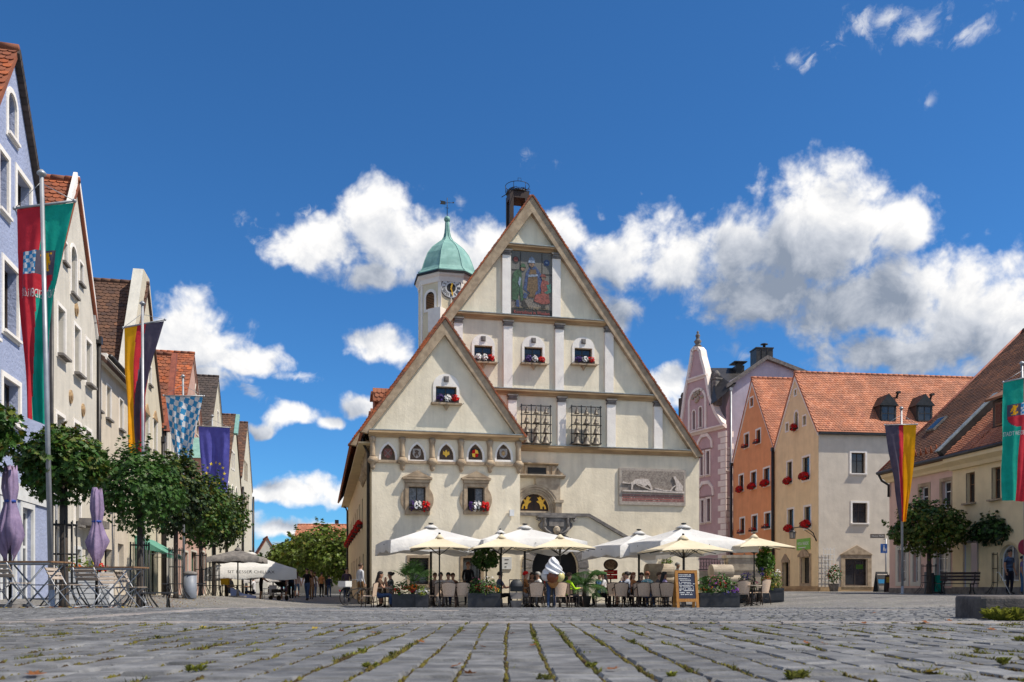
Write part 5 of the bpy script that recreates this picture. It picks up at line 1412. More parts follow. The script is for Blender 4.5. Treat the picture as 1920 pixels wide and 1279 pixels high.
h9 = house('end_house','tall cream gabled house ending the left row far along the street',L,u9,W9,11.5,18.2,10,'cream_stucco','tile_brown',ws,tw=.36,th=.32,verge_m='pale_stucco')
downpipe(h9,.1,-.4,10.2,y=-.15,r=.12); downpipe(h9,W9-.1,-.4,10.6,y=-.15,r=.12)

# ---------------------------------------------------------------- right side
RW = R(-90) + math.atan(.127)
# --- white-sided yellow house: gable towards the square, long side to the camera
YW = Frame(20.2 - .127*6.75,58.0 + 6.75,RW)          # u runs towards the camera
yW = 6.75 / math.cos(math.atan(.127))
side = Frame(20.2,58.0,RW + R(90))
def wy(*q): return wr(YW,0,*q)
GW = dict(frame='brownframe',surround='white',sw=.13,sp=.02,depth=.14,cols=1,rows=2,fw=.06)
ws = []
for q in ((1489.5,1493.5,731,741),(1505.5,1511,780,797),(1473.5,1478,794,808)): ws.append(wy(*q) + ('rect',dict(GW,cols=1,rows=1,sw=.1)))
ws.append(wy(1490,1496,772,805) + ('arch',dict(GW)))
for q in ((1476,1485,866,905),(1505,1518,857,900),(1477,1488,955,995),(1508,1520,950,990)): ws.append(wy(*q) + ('rect',dict(GW)))
q = wy(1468,1479,1056,1112); ws.append((q[0],-.25,q[2],2.3,'rect',dict(frame='brownframe',pane='dark',surround='stone',sw=.18,depth=.3,cols=1,rows=1)))
q = wy(1501,1520,1052,1098); ws.append((q[0],.55,q[2]*.8,1.75,'rect',dict(frame='brownframe',surround='stone',sw=.25,depth=.25,cols=2,rows=1)))
hy = house('yellow_house','yellow gabled house with off-white flank, orange tiled roof and red window flowers',YW,0,yW,10.6,15.2,14,'yellow_stucco','tile_orange',ws,tw=.22,th=.19,verge_m='white',verge_w=.2,flank=False)
for (px,zz,ww) in ((1473.5,2.05,1.2),(1508.5,2.35,1.75)):
    u,_ = YW.at(px,1060); mb = MB(); mb.prism([(u-ww/2,zz),(u+ww/2,zz),(u+ww/2,zz+.14),(u,zz+.62),(u-ww/2,zz+.14)],-.10,.0); mb.build('pediment',M['stone'],hy)
mb = MB(); mb.box(-.02,yW-.0,-.05,.0,-.6,.35); mb.build('plinth',M['stone_gold'],hy)
# side elevation of the same house (towards the camera)
fl_ = MB()
def sd(x0,x1,y0,y1): a,b2 = side.at(x0,y0),side.at(x1,y1); return ((a[0]+b2[0])/2,side.at((x0+x1)/2,y1)[1],b2[0]-a[0],side.at((x0+x1)/2,y0)[1]-side.at((x0+x1)/2,y1)[1])
s1,s2_,s3 = sd(1596,1622,849,888),sd(1598,1626,943,981),sd(1584,1626,1048,1098)
sroot = bpy.data.objects.new('side_front',None); COL.objects.link(sroot); sroot.parent = hy
rel_ = hy.matrix_world  # parent transform set by hand below
sroot.location = (yW,0,0); sroot.rotation_euler = (0,0,side.a - YW.a)
bpy.data.objects.remove(sroot)
Ms = Matrix.Translation((yW,0,0)) @ Matrix.Rotation(side.a - YW.a,4,'Z')
mb = MB(); mb.M = Ms; wallface(mb,[(0,-1),(14,-1),(14,10.35),(0,10.35)],[rect(*q) for q in (s1,s2_,s3)],-.012,.25); mb.build('flank_wall',M['offwhite_stucco'],hy)
def side_part(o): o.matrix_local = Ms @ o.matrix_local; return o
for q,k in ((s1,0),(s2_,0),(s3,1)):
    w_ = window(hy,q[0],q[1],q[2],q[3],-.01,**(dict(frame='brownframe',surround='white',sw=.13,sp=.03,sill='white',sillp=.15,cols=2,rows=2 if k == 0 else 1,fw=.07) if k == 0 else dict(frame='brownframe',surround='stone',sw=.28,sp=.05,cols=2,rows=1,fw=.08)))
    w_.rotation_euler = (0,0,side.a - YW.a); w_.location = Ms @ Vector(w_.location)
mb = MB(); mb.M = Ms; q = s3; zz = q[1]+q[3]+.28
mb.prism([(q[0]-q[2]/2-.35,zz),(q[0]+q[2]/2+.35,zz),(q[0],zz+.62)],-.12,-.013); mb.build('shop_pediment',M['stone'],hy)
mb = MB(); mb.M = Ms; mb.box(0,14,-.06,-.013,-.6,.3); mb.build('base_course',M['stone_gold'],hy)
mb = MB(); mb.M = Ms; mb.box(.0,14,-.30,-.013,10.35,10.5); mb.build('gutter',M['dark_metal'],hy)
# display of the shop window: goods and a bright green card
mb = MB(); mb.M = Ms; mb.box(s3[0]+.1,s3[0]+.6,.19,.20,s3[1]+1.1,s3[1]+1.4); mb.build('green_card',M['fl_yellow'] if False else M['leaf_fresh'],hy)
# dormers and roof hatch on the long slope
def dormer(parent,Mx,w_=1.2,h_=1.2):
    mb = MB(); mb.M = Mx; mb.box(-w_/2,w_/2,0,2.2,0,h_); d = mb.build('dormer',M['tile_dark'],parent)
    mb = MB(); mb.M = Mx; mb.prism([(-w_/2-.10,h_-.05),(w_/2+.10,h_-.05),(0,h_+.75)],-.16,2.6); mb.build('dormer_roof',M['dark_metal'],d)
    mb = MB(); mb.M = Mx; mb.box(-.45,.45,-.03,-.002,.2,h_-.12); mb.build('pane',M['glass'],d)
    mb = MB(); mb.M = Mx
    for a in ((-.52,-.44,.12,h_-.05),(.44,.52,.12,h_-.05),(-.52,.52,.10,.2),(-.52,.52,h_-.14,h_-.04),(-.03,.03,.2,h_-.1),(-.45,.45,.60,.65)): mb.box(a[0],a[1],-.06,-.032,a[2],a[3])
    mb.build('dormer_frame',M['pipe'],d)
slope_k = (15.2-10.6)/(yW/2)
for px,py in ((1664,792),(1732,792)):
    s_,z_ = side.at(px,py,.66); dormer(hy,Ms @ Matrix.Translation((s_,.60,z_-.05)))
for px,py in ((1681,738),(1744,742)):
    s_,z_ = side.at(px,py,2.0); mb = MB(); mb.M = Ms @ Matrix.Translation((s_,2.0,z_-.5)); mb.tube([(0,0,.1),(0,-.06,.34),(.0,-.2,.55)],.08,6); mb.box(-.12,.12,-.34,-.08,.46,.60); mb.build('roof_vent',M['black'],hy)
sg = MB(); sg.M = Ms
k = 64
for i in range(k):
    x = .3 + i*13.2/k; sg.box(x,x+.03,.22,.25,10.74,10.98)
sg.box(.2,13.8,.215,.255,10.97,11.0); sg.box(.2,13.8,.215,.255,10.78,10.81); o = sg.build('snow_guard',M['tile_red'],hy); o['kind'] = 'stuff'
# --- orange house
OH = Frame(20.2 - .127*6.85,58.0 + 6.85,RW); oW = 8.1
def wo(*q): return wr(OH,-oW,*q)
ws = [wo(1406.5,1412,746,762) + ('rect',dict(GW,rows=1,sw=.1))]
for q in ((1396,1404,814,838),(1418,1426,806,830),(1386,1394,891,920),(1408,1418,885,915),(1432,1443,878,910),(1388,1396,972,1000),(1410,1420,967,996),(1434,1445,962,990)): ws.append(wo(*q) + ('rect',dict(GW)))
q = wo(1391,1404,1060,1110); ws.append((q[0],-.3,q[2],2.2,'rect',dict(frame='brownframe',pane='dark',surround='stone',sw=.16,depth=.3,cols=1,rows=1)))
ho = house('orange_house','bright orange gabled house with red geraniums at its windows',OH,-oW,oW,10.75,16.6,11,'orange_stucco','tile_orange',ws,tw=.22,th=.19,verge_m='white',verge_w=.2)
u,_ = OH.at(1397,1060); mb = MB(); mb.prism([(u+oW-.7,2.0),(u+oW+.7,2.0),(u+oW+.7,2.25),(u+oW,3.0),(u+oW-.7,2.25)],-.1,0); mb.build('pediment',M['stone'],ho)
downpipe(ho,oW+.02,-.3,10.3,y=-.14,r=.11,m_='dark_metal')
downpipe(ho,-.02,-.3,10.3,y=-.14,r=.11,m_='dark_metal')
FB = [(YW,0,(1476,1485),903,.8),(YW,0,(1505,1518),894,1.0),(YW,0,(1477,1488),992,.8),(YW,0,(1508,1521),984,1.1),(YW,0,(1490,1496),803,.35),
      (OH,0,(1396,1404),837,.25),(OH,0,(1418,1426),829,.25),(OH,0,(1386,1394),919,1),(OH,0,(1408,1418),913,1),(OH,0,(1432,1443),907,1),
      (OH,0,(1388,1396),998,.3),(OH,0,(1410,1420),994,.3),(OH,0,(1434,1445),988,.3)]
fbl = ['red geraniums at the upper left window of the yellow gable','red geraniums at the upper right window of the yellow gable','red geraniums at the lower left window of the yellow gable',
       'red geraniums above the lantern bracket of the yellow gable','small flower box under the arched attic window of the yellow gable',
       'mostly green box at the left attic window of the orange house','mostly green box at the right attic window of the orange house',
       'red geraniums at the left second-floor window of the orange house','red geraniums at the middle second-floor window of the orange house','red geraniums at the right second-floor window of the orange house',
       'mostly green box at the left first-floor window of the orange house','mostly green box at the middle first-floor window of the orange house','mostly green box at the right first-floor window of the orange house']
for (fr,_,(x0,x1),py,dn),lb in zip(FB,fbl):
    a,b2 = fr.at(x0,py),fr.at(x1,py); um = (a[0]+b2[0])/2; X,Y = fr.world(um,-.03); zz = fr.at((x0+x1)/2,py)[1]
    wq = min(1.35,(b2[0]-a[0])*.95 + .15)
    flower_box((X,Y,zz-.10),RW,wq if dn > .3 else wq*.8,['red'],lb,'flower boxes on the orange and yellow houses',h=.30 if dn > .3 else .2,depth=.3,sag=0.0,r=.055,dens=1.1 if dn > .3 else .2)
# --- ornate pink house with curved gable behind them
PK = Frame(18.0 - .52*4.9,74.0 + 4.9,math.atan2(-1,.52)); pW = 4.9 * math.hypot(1,.52)
def wp(*q): return wr(PK,0,*q)
PF = dict(frame='brownframe',surround='pink_pale',sw=.16,sp=.06,sill='pink_pale',sillp=.2,depth=.22,cols=1,rows=2,fw=.05)
ws = []
for q in ((1299,1304,770,806),(1311,1316.5,763,802)): ws.append(wp(*q) + ('arch',dict(PF,sw=.1)))
for q in ((1313.5,1318.5,849,892),(1325,1330.5,846,890),(1315,1320,938,980),(1326,1332,935,978)): ws.append(wp(*q) + ('rect',dict(PF)))
zc1 = PK.at(1357,797)[1]
px_ = lambda a,b2: PK.at(a,b2)
gp = [px_(*q) for q in ((1360,797),(1344,771),(1333,742),(1327,705),(1324,690),(1318,668),(1316,656),(1311,650),(1303,650),(1297,657),(1296,668),(1291,700),(1284,735),(1279,775),(1274,812))]
hp = thing('ornate_pink_house','tall ornate pink house with curved gable and stone finial behind the hall','house',(PK.o.x,PK.o.y,0),PK.a)
mb = MB(); out = [(gp[-1][0],-1),(pW,-1),(pW,zc1-.3)] + gp
wallface(mb,out,[rect(*q[:4]) if q[4] == 'rect' else arch(*q[:4],8) for q in ws],0,.24)
mb.build('wall',M['pink_stucco'],hp)
for q in ws: window(hp,q[0],q[1],q[2],q[3],0,shape=q[4],**q[5])
mb = MB()
for a,b2 in zip(gp,gp[1:]):
    da = Vector((b2[0]-a[0],b2[1]-a[1]));
    if da.length < .01: continue
    nn_ = Vector((-da.y,da.x)).normalized()*.28
    mb.prism([a,b2,(b2[0]+nn_.x,b2[1]+nn_.y),(a[0]+nn_.x,a[1]+nn_.y)],-.16,.5)
mb.build('gable_coping',M['pink_pale'],hp)
for (ya,pr_2) in ((797,.35),(706,.2)):
    xa = gp[-1][0] if ya > 720 else px_(1291,706)[0]; xb = pW+.1 if ya > 720 else px_(1327,700)[0]; z_ = px_(1357 if ya > 720 else 1310,ya)[1]
    mb = MB(); cornice(mb,xa,xb,z_-.32,z_,0,pr_2+.1); mb.build('cornice',M['pink_pale'],hp)
fx,fz = px_(1305,650)
mb = MB(); mb.lathe([(.30,0),(.36,.1),(.2,.2),(.26,.35),(.34,.5),(.2,.65),(.14,.8),(.2,.95),(.2,1.05),(.08,1.2),(.12,1.32),(.04,1.42)],(fx,.2,fz-.02),12); mb.build('finial',M['stone_grey'],hp)
fx2,fz2 = px_(1339,712)
mb = MB(); mb.box(fx2-.22,fx2+.32,-.1,.6,fz2-2.2,fz2); mb.box(fx2-.3,fx2+.4,-.18,.68,fz2+.001,fz2+.14); mb.lathe([(.12,.14),(.26,.3),(.3,.5),(.16,.68),(.1,.8)],(fx2+.05,.25,fz2),10); mb.build('urn_pier',M['stone_grey'],hp)
fx3,fz3 = px_(1278,742); mb = MB(); mb.box(fx3-.7,fx3-.1,.2,1.2,fz3-2.4,fz3-.1); mb.lathe([(.3,0),(.42,.2),(.3,.5)],(fx3-.4,.7,fz3-.1),10); mb.build('side_pier',M['tile_dark'],hp)
# window crowns, blind arch and carving above the twin window
tx,tz_ = px_(1308,745)
mb = MB(); ring(mb,arch(tx,px_(1308,806)[1]-.1,2.0,px_(1308,730)[1]-px_(1308,806)[1],12),grow(arch(tx,px_(1308,806)[1]-.1,2.0,px_(1308,730)[1]-px_(1308,806)[1],12),.22,0,0),-.10,.0); mb.build('arch_moulding',M['pink_pale'],hp)
mb = MB(); random.seed(5)
for _ in range(26): mb.ball((tx+random.gauss(0,.32),-.04,tz_+random.uniform(-.35,.6)),random.uniform(.08,.17),5)
mb.build('carving',M['stone_pale'],hp)
for (xa,xb,yt) in ((1312,1332,838),(1313,1334,926)):
    a,b2 = px_(xa,yt),px_(xb,yt); mb = MB(); um = (a[0]+b2[0])/2; ww = (b2[0]-a[0])*.62
    ring(mb,[(um-ww,a[1]-.3),(um+ww,a[1]-.3),(um+ww*.9,a[1]+.35),(um+ww*.4,a[1]+.75),(um-ww*.4,a[1]+.75),(um-ww*.9,a[1]+.35)],[(um-ww-.22,a[1]-.3),(um+ww+.22,a[1]-.3),(um+ww+.1,a[1]+.45),(um+ww*.5,a[1]+1.05),(um-ww*.5,a[1]+1.05),(um-ww-.1,a[1]+.45)],-.12,0); mb.build('window_crown',M['pink_pale'],hp)
# quoins: alternating blocks on the corner
zq = 1.0; i = 0
while zq < zc1 - .5:
    h_ = .52; w_ = .95 if i % 2 else .62
    mb = MB(); mb.box(pW-w_,pW+.07,-.07,w_*.8,zq,zq+h_-.05); mb.build('quoin',M['pink_pale'],hp); zq += h_; i += 1
# return wall, standing-seam roof and lilac party wall with chimneys
px2,py2 = PK.world(pW,0)
RT = Frame(px2,py2,R(6))
rt = thing('lilac_house','pale lilac rear house wall with grey chimney stack and dark eaves','house',(px2,py2,0),R(6))
def rr_(a,b2,v=0.0): return RT.at(a,b2,v)
wl_ = [(rr_(1372,1000)[0],-1),(rr_(1530,1000)[0],-1),rr_(1530,705),rr_(1440,671),rr_(1372,712)]
mb = MB(); mb.prism(wl_,.5,8); mb.build('wall',M['lilac_stucco'],rt)
mb = MB(); pts = [rr_(1364,722),rr_(1440,668),rr_(1530,703)]
for a,b2 in zip(pts,pts[1:]): mb.prism([(a[0],a[1]-.2),(b2[0],b2[1]-.2),(b2[0],b2[1]+.12),(a[0],a[1]+.12)],.1,8.3)
mb.build('roof',M['stone_grey'],rt)
a,b2 = rr_(1435,673),rr_(1467,642)
mb = MB(); mb.box(a[0],b2[0],2,3.4,a[1]-.6,b2[1]); mb.box(a[0]-.06,b2[0]+.06,1.94,3.46,b2[1]+.001,b2[1]+.1)
for i in range(1,3): x = a[0]+(b2[0]-a[0])*i/3; mb.box(x-.03,x+.03,1.95,1.999,a[1]-.3,b2[1])
st = mb.build('chimney',M['pipe'],rt); mb = MB(); mb.lathe([(.12,0),(.12,.35),(.34,.4),(.3,.46)],((a[0]+b2[0])/2+.2,2.6,b2[1]+.1),10); mb.build('chimney_cowl',M['dark_metal'],st)
a,b2 = rr_(1396,690),rr_(1412,674); mb = MB(); mb.box(a[0],b2[0],2,3,a[1]-1,b2[1]); mb.box(a[0]-.2,b2[0]+.2,1.8,3.2,b2[1]+.25,b2[1]+.33); mb.box(a[0]+.1,a[0]+.2,2.2,2.4,b2[1],b2[1]+.25); mb.build('chimney',M['dark_metal'],rt)
x0 = rr_(1372,900)[0]
sw2 = []
for q in ((1362,1369,842,882),(1362,1370,934,975)): a,b2 = rr_(q[0],q[2]),rr_(q[1],q[3]); sw2.append(((a[0]+b2[0])/2,b2[1],b2[0]-a[0],a[1]-b2[1]))
mb = MB(); zz1 = rr_(1362,722)[1]; wallface(mb,[(0,-1),(x0,-1),(x0,zz1-.2),(0,rr_(1362,765)[1])],[rect(*q) for q in sw2],0,.3); mb.build('return_wall',M['pink_stucco'],rt)
for q in sw2: window(rt,*q,0,frame='brownframe',surround='pink_pale',sw=.14,sill='pink_pale',cols=2,rows=2)
mb = MB(); a = [rr_(*q,v) for q,v in (((1330,690),3),((1395,690),3))]
mb.add([(a[0][0],3,a[0][1]),(a[1][0],3,a[1][1]),(x0+.2,-.1,zz1-.1),(-.8,-.1,zz1-1.3)],[(0,1,2,3)])
mb.add([(a[0][0],3.02,a[0][1]-.02),(-.8,-.08,zz1-1.32),(-.8,3,zz1-1.32)],[(0,1,2)]); mb.build('seamed_roof',M['pipe'],rt)
downpipe(rt,x0-.1,-.3,zz1-.5,y=-.1,r=.09,m_='grey_metal');

# --- long house on the right with a big weathered roof
RB = Frame(19.3,45.0,RW)
def wb(*q): return wr(RB,0,*q)
SP = dict(frame='whitepaint',surround='stone',sw=.16,sp=.02,depth=.17,cols=1,rows=2,fw=.07)
YB = dict(frame='oakframe',surround='stone',sw=.18,sp=.02,sill='stone',sillp=.2,depth=.17,cols=2,rows=2,fw=.06)
uS = RB.at(1787,855)[0]
ws = []
for q in ((1725,1741,912,962),(1766,1784,902,953),(1686,1695,920,968)): ws.append(wb(*q) + ('rect',dict(SP)))
for q in ((1684,1700,1052,1092),(1712,1722,1052,1092),(1755,1778,1048,1090)):
    z = wb(*q); ws.append((z[0],.55,z[2],1.6,'rect',dict(frame='whitepaint',pane='curtain',surround='pale_stucco',sw=.2,depth=.15,cols=2,rows=3,fw=.04)))
for q in ((1812,1829,886,943),(1860,1877,876,936),(1906,1926,864,926)): ws.append(wb(*q) + ('rect',dict(YB)))
for u_ in (12.0,14.4): ws.append((u_,3.95,.8,1.35,'rect',dict(YB)))
q = wb(1810,1833,1021,1103); ws.append((q[0],-.1,q[2],2.35,'rect',dict(frame='grey_metal',pane='dark',surround='lilac_stucco',sw=.12,depth=.8,cols=1,rows=1)))
q = wb(1874,1912,1040,1090); ws.append((q[0],.55,q[2],1.5,'arch',dict(frame='whitepaint',pane='curtain',surround='buff_stucco',sw=.12,depth=.15,cols=2,rows=1)))
WL = 16.5
hr = thing('long_house','two-storey salmon and buff house with big weathered tile roof on the right','house',(RB.o.x,RB.o.y,0),RB.a)
hls = [rect(*q[:4]) if q[4] == 'rect' else arch(*q[:4],8) for q in ws]
mb = MB(); wallface(mb,[(0,-1),(uS,-1),(uS,6.0),(0,6.0)],[h for h in hls if h[1][0] < uS],0,.28); mb.add([(0,0,-1),(0,14,-1),(0,14,6),(0,7,13.2),(0,0,6)],[(4,3,2,1,0)]); mb.build('salmon_wall',M['salmon_stucco'],hr)
mb = MB(); wallface(mb,[(uS+.002,-1),(WL,-1),(WL,6.0),(uS+.002,6.0)],[h for h in hls if h[0][0] > uS],-.03,.31); mb.add([(uS+.002,-.03,-1),(uS+.002,.05,-1),(uS+.002,.05,6),(uS+.002,-.03,6)],[(0,1,2,3)]); mb.build('buff_wall',M['buff_stucco'],hr)
for q in ws: window(hr,q[0],q[1],q[2],q[3],0,shape=q[4],**q[5])
mb = MB(); mb.box(0,uS,-.04,-.001,-.6,.25); mb.box(uS+.003,WL,-.08,-.031,-.6,.3); mb.build('plinth',M['stone_grey'],hr)
mb = MB(); cornice(mb,-.05,uS,5.62,6.02,0,.42); mb.build('cornice',M['buff_stucco'],hr)
mb = MB(); cornice(mb,uS+.01,WL,5.55,6.1,-.03,.48); mb.build('cornice',M['buff_stucco'],hr)
mb = MB(); mb.tube([(-.2,-.55,6.12),(WL,-.55,6.16)],.085,8); mb.tube([(-.15,-.5,6.05),(-.2,-.3,5.75),(.05,-.08,5.5),(.05,-.08,4.9)],.06,7); mb.build('gutter',M['pipe'],hr)
rs = .94; e0 = Vector((-.15,-.5,6.12))
dwn = Vector((0,-8.1,-8.1*rs)); rt0 = Vector((-.15,7.6,6.12 + 8.1*rs))
def cut(A,D): return False
tile_roof(hr,'roof','tile_old',[(rt0,(1,0,0),dwn,WL+.3,dwn.length,cut),(rt0,(1,0,0),Vector((0,8.1,-8.1*rs)),WL+.3,dwn.length,lambda a,d: True)],.14,.18,.165,ridge=((-.15,7.6,rt0.z+.03),(WL,7.6,rt0.z+.03)))
# wide shed dormer with orange tiled apron, dark cheek and window
def rz(v): return 6.12 + (v+.5)*rs
ud0 = 7.2
cu = ud0; v0,v1 = .55,3.3; zd = rz(v0)-.12; hd_ = 1.32
mb = MB()
mb.add([(x,v0,zd) for x in (cu,cu-.05)] + [(x,v0,zd+hd_) for x in (cu,cu-.05)] + [(x,v1,rz(v1)+.02) for x in (cu,cu-.05)],[(0,2,4),(5,3,1),(0,1,3,2),(2,3,5,4)])
mb.box(cu,WL-1,v0,v0+.2,zd,zd+hd_); dm = mb.build('shed_dormer',M['tile_dark'],hr)
an = math.atan2(rz(v1)-zd-hd_+.1,v1-v0)
mb = MB(); mb.M = Matrix.Translation((0,v0-.25,zd+hd_-.02)) @ Matrix.Rotation(an,4,'X'); mb.box(cu-.2,WL-1,0,(v1-v0+.3)/math.cos(an),0,.1); mb.build('dormer_roof',M['tile_old'],dm)
for k in range(3):
    x = cu+.2+k*1.15; mb = MB(); mb.box(x,x+.9,v0-.08,v0-.002,zd+.2,zd+hd_-.14); mb.build('dormer_frame',M['oakframe'],dm)
    mb = MB(); mb.box(x+.07,x+.42,v0-.10,v0-.081,zd+.28,zd+hd_-.22); mb.box(x+.48,x+.83,v0-.10,v0-.081,zd+.28,zd+hd_-.22); mb.build('pane',M['glass'],dm)
# brighter tiles below and beside the dormer, parted from the old roof by a raised metal edge
ul = 5.3; d1 = Vector((0,-2.7,-2.7*rs*.97)); d2 = Vector((0,-1.0,-1.0*rs*.95))
tile_roof(hr,'apron_roof','tile_orange',[(Vector((ul,2.2,rz(2.2)+.04)),(1,0,0),d1,cu-ul-.06,d1.length,None),(Vector((cu-.05,v0-.02,rz(v0-.02)+.05)),(1,0,0),d2,WL-cu,d2.length,None)],.04,.18,.165)
mb = MB(); mb.M = Matrix.Translation((ul-.18,-.42,rz(-.42))) @ Matrix.Rotation(math.atan(rs),4,'X'); mb.box(-.16,.16,0,3.9,-.02,.34); mb.build('edge_shade_body',M['pipe'],hr)  # body under the metal edge, coloured dark for the shadow along it
mb = MB(); mb.M = Matrix.Translation((ul-.18,-.42,rz(-.42))) @ Matrix.Rotation(math.atan(rs),4,'X'); mb.box(-.2,.1,-.03,3.95,.342,.39); mb.build('metal_edge',M['lead'],hr)
u_,z_ = RB.at(1757,815,1.9); mb = MB(); mb.M = Matrix.Translation((u_,1.9,rz(1.9)+.06)) @ Matrix.Rotation(math.atan(rs),4,'X'); mb.box(-.35,.35,-.5,.5,0,.10); sk = mb.build('skylight',M['stone_grey'],hr)
mb = MB(); mb.M = Matrix.Translation((u_,1.9,rz(1.9)+.06)) @ Matrix.Rotation(math.atan(rs),4,'X'); mb.box(-.28,.28,-.42,.42,.101,.115); mb.build('pane',M['glass'],sk)
sg = MB()
for i in range(12):
    u_ = .15 + i*.42; sg.add([(u_,.0,rz(0)+.03),(u_+.16,.02,rz(.02)+.03),(u_+.08,-.05,rz(-.05)+.38)],[(0,1,2)]); sg.tube([(u_,.0,rz(0)),(u_+.08,-.04,rz(0)+.34),(u_+.18,.0,rz(0))],.02,4)
o = sg.build('snow_guard',M['tile_red'],hr); o['kind'] = 'stuff'
mb = MB(); mb.tube([(-.17,-.5,6.16),(-.17,7.6,rt0.z+.05)],.07,6); mb.build('verge',M['rust'],hr)

# ---------------------------------------------------------------- far end of the street
FE = Frame(at(548,120),120,R(4))
he = house('far_red_roofed_house','distant house with orange tiled roof above the treetops at the street end',FE,0,9.0,6.2,9.1,9,'cream_stucco','tile_orange',kind='eaves',tw=.45,th=.4,tile=True)
FE2 = Frame(at(604,122),122,R(4))
he2 = house('far_brown_roofed_house','distant house with brown tiled roof and small chimney beside the town hall',FE2,0,9.0,6.0,8.9,9,'pale_stucco','tile_old',kind='eaves',tw=.45,th=.4)
mb = MB(); mb.box(1.2,1.7,4.2,4.7,8,9.9); mb.build('chimney',M['dark_metal'],he2)
mb = MB(); mb.tube([(4,4.5,8.6),(4,4.5,11.6)],.04,4)
for i,z in enumerate((11.4,11.0,10.6)): mb.tube([(3.2+.1*i,4.5,z),(4.8-.1*i,4.5,z)],.025,4)
mb.build('roof_aerial',M['dark_metal'],he2)
FE3 = Frame(at(474,108),108,R(20))
he3 = house('far_gable','small far house with steep red roof at the end of the left row',FE3,0,3.4,3.5,6.4,6,'pale_stucco','tile_red',tw=.4,th=.36)
FE4 = Frame(at(560,96),96,R(0))
he4 = house('far_low_building','low distant white building with orange awning under the street-end trees',FE4,0,8.0,2.6,2.9,6,'pale_stucco','tile_brown',kind='eaves',tw=.45,th=.4)
mb = MB(); mb.box(.2,7.8,-1.2,-.02,2.0,2.25); mb.build('awning',M['tile_orange'],he4)
# ================================================================ trees
def maple_leaf_faces(mb,p,nrm,size,mi=0):
    a = nrm.orthogonal().normalized(); a = Matrix.Rotation(random.uniform(0,6.28),3,nrm) @ a; b2 = nrm.cross(a)
    s = size * random.uniform(.65,1.2); f = random.uniform(-.1,.35)
    pts = [(0,-.45),(.5,-.28),(.26,-.02),(.52,.3),(.14,.2),(0,.6),(-.14,.2),(-.52,.3),(-.26,-.02),(-.5,-.28)]
    vs = [p + a*(x*s) + b2*(y*s) + nrm*(f*abs(x)*s) for x,y in pts]
    mb.add(vs,[(0,1,2,3,4,5),(0,5,6,7,8,9)],mi)
def crown(rx,rz,n,size,seed,shoots=16,mats=('leaf',),gap=.28):
    random.seed(seed)
    mb = MB(); off = Vector((seed * 3.7,seed * 1.3,0))
    k = 0
    while k < n:
        d = Vector((random.gauss(0,1),random.gauss(0,1),random.gauss(0,1))).normalized()
        if d.z < -.55 and random.random() < .6: continue
        bump = 1 + .20 * noise.noise(d * 2.2 + off) + .12 * noise.noise(d * 5.5 + off)
        q = random.random() ** .30
        if q < .55: q = .55 + .3 * random.random()
        p = Vector((d.x * rx,d.y * rx,d.z * rz)) * (q * bump)
        if noise.noise(p * (1.6 / rx * 1.5) + off) < -gap and q > .8: continue
        nrm = (d * .7 + Vector((0,0,.55)) + Vector((random.uniform(-.8,.8),random.uniform(-.8,.8),random.uniform(-.6,.6)))).normalized()
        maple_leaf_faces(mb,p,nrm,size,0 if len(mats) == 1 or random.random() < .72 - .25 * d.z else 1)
        k += 1
    for _ in range(shoots):      # shoots that break the outline
        a = random.uniform(0,6.28); el = random.uniform(-.3,1.4)
        d = Vector((math.cos(a) * math.cos(el),math.sin(a) * math.cos(el),math.sin(el)))
        b0 = Vector((d.x * rx,d.y * rx,d.z * rz)); d2 = (d + Vector((0,0,.8))).normalized(); L_ = random.uniform(.15,.42) * rx
        for i in range(int(9 + L_ * 14)):
            t = random.random(); p = b0 * .95 + d2 * (L_ * t) + Vector((random.gauss(0,1),random.gauss(0,1),random.gauss(0,1))) * .07 * rx * (1.1 - t)
            maple_leaf_faces(mb,p,(d + Vector((random.uniform(-1,1),random.uniform(-1,1),.6))).normalized(),size,0 if len(mats) == 1 else random.choice((0,1)))
    return mb
def tree_trunk(h,r,rx,rz,zc):
    mb = MB()
    mb.tube([(0,0,-.05),(0,0,.12),(.01,0,h*.5),(0,.01,zc-rz*.4)],[r*1.5,r*1.1,r*.95,r*.85],9)
    for i in range(7):
        a = i * .9 + random.uniform(-.3,.3); c,s = math.cos(a),math.sin(a); L_ = random.uniform(.5,.8)
        mb.tube([(0,0,zc-rz*.6),(c*rx*.3*L_,s*rx*.3*L_,zc-rz*.15),(c*rx*L_,s*rx*L_,zc+rz*random.uniform(-.2,.5))],[r*.55,r*.36,r*.1],5)
    mb.tube([(0,0,zc-rz*.5),(.03,.02,zc+rz*.6)],[r*.7,r*.12],5)
    return mb
def maple(X,Y,zc,rx,rz,label,seed,mats=('leaf','leaf_gold'),n=2600,size=.12,r=.075,group='clipped maples along the square'):
    z0 = gz(X,Y); t = thing('maple_tree',label,'tree',(X,Y,z0),random.uniform(0,6.28),group)
    crown(rx,rz,n,size,seed,mats=mats).build('crown',[M[m_] for m_ in mats],t,(0,0,zc - z0))
    tree_trunk(zc - z0 - rz,r,rx,rz,zc - z0).build('trunk',M['trunk'],t)
    return t
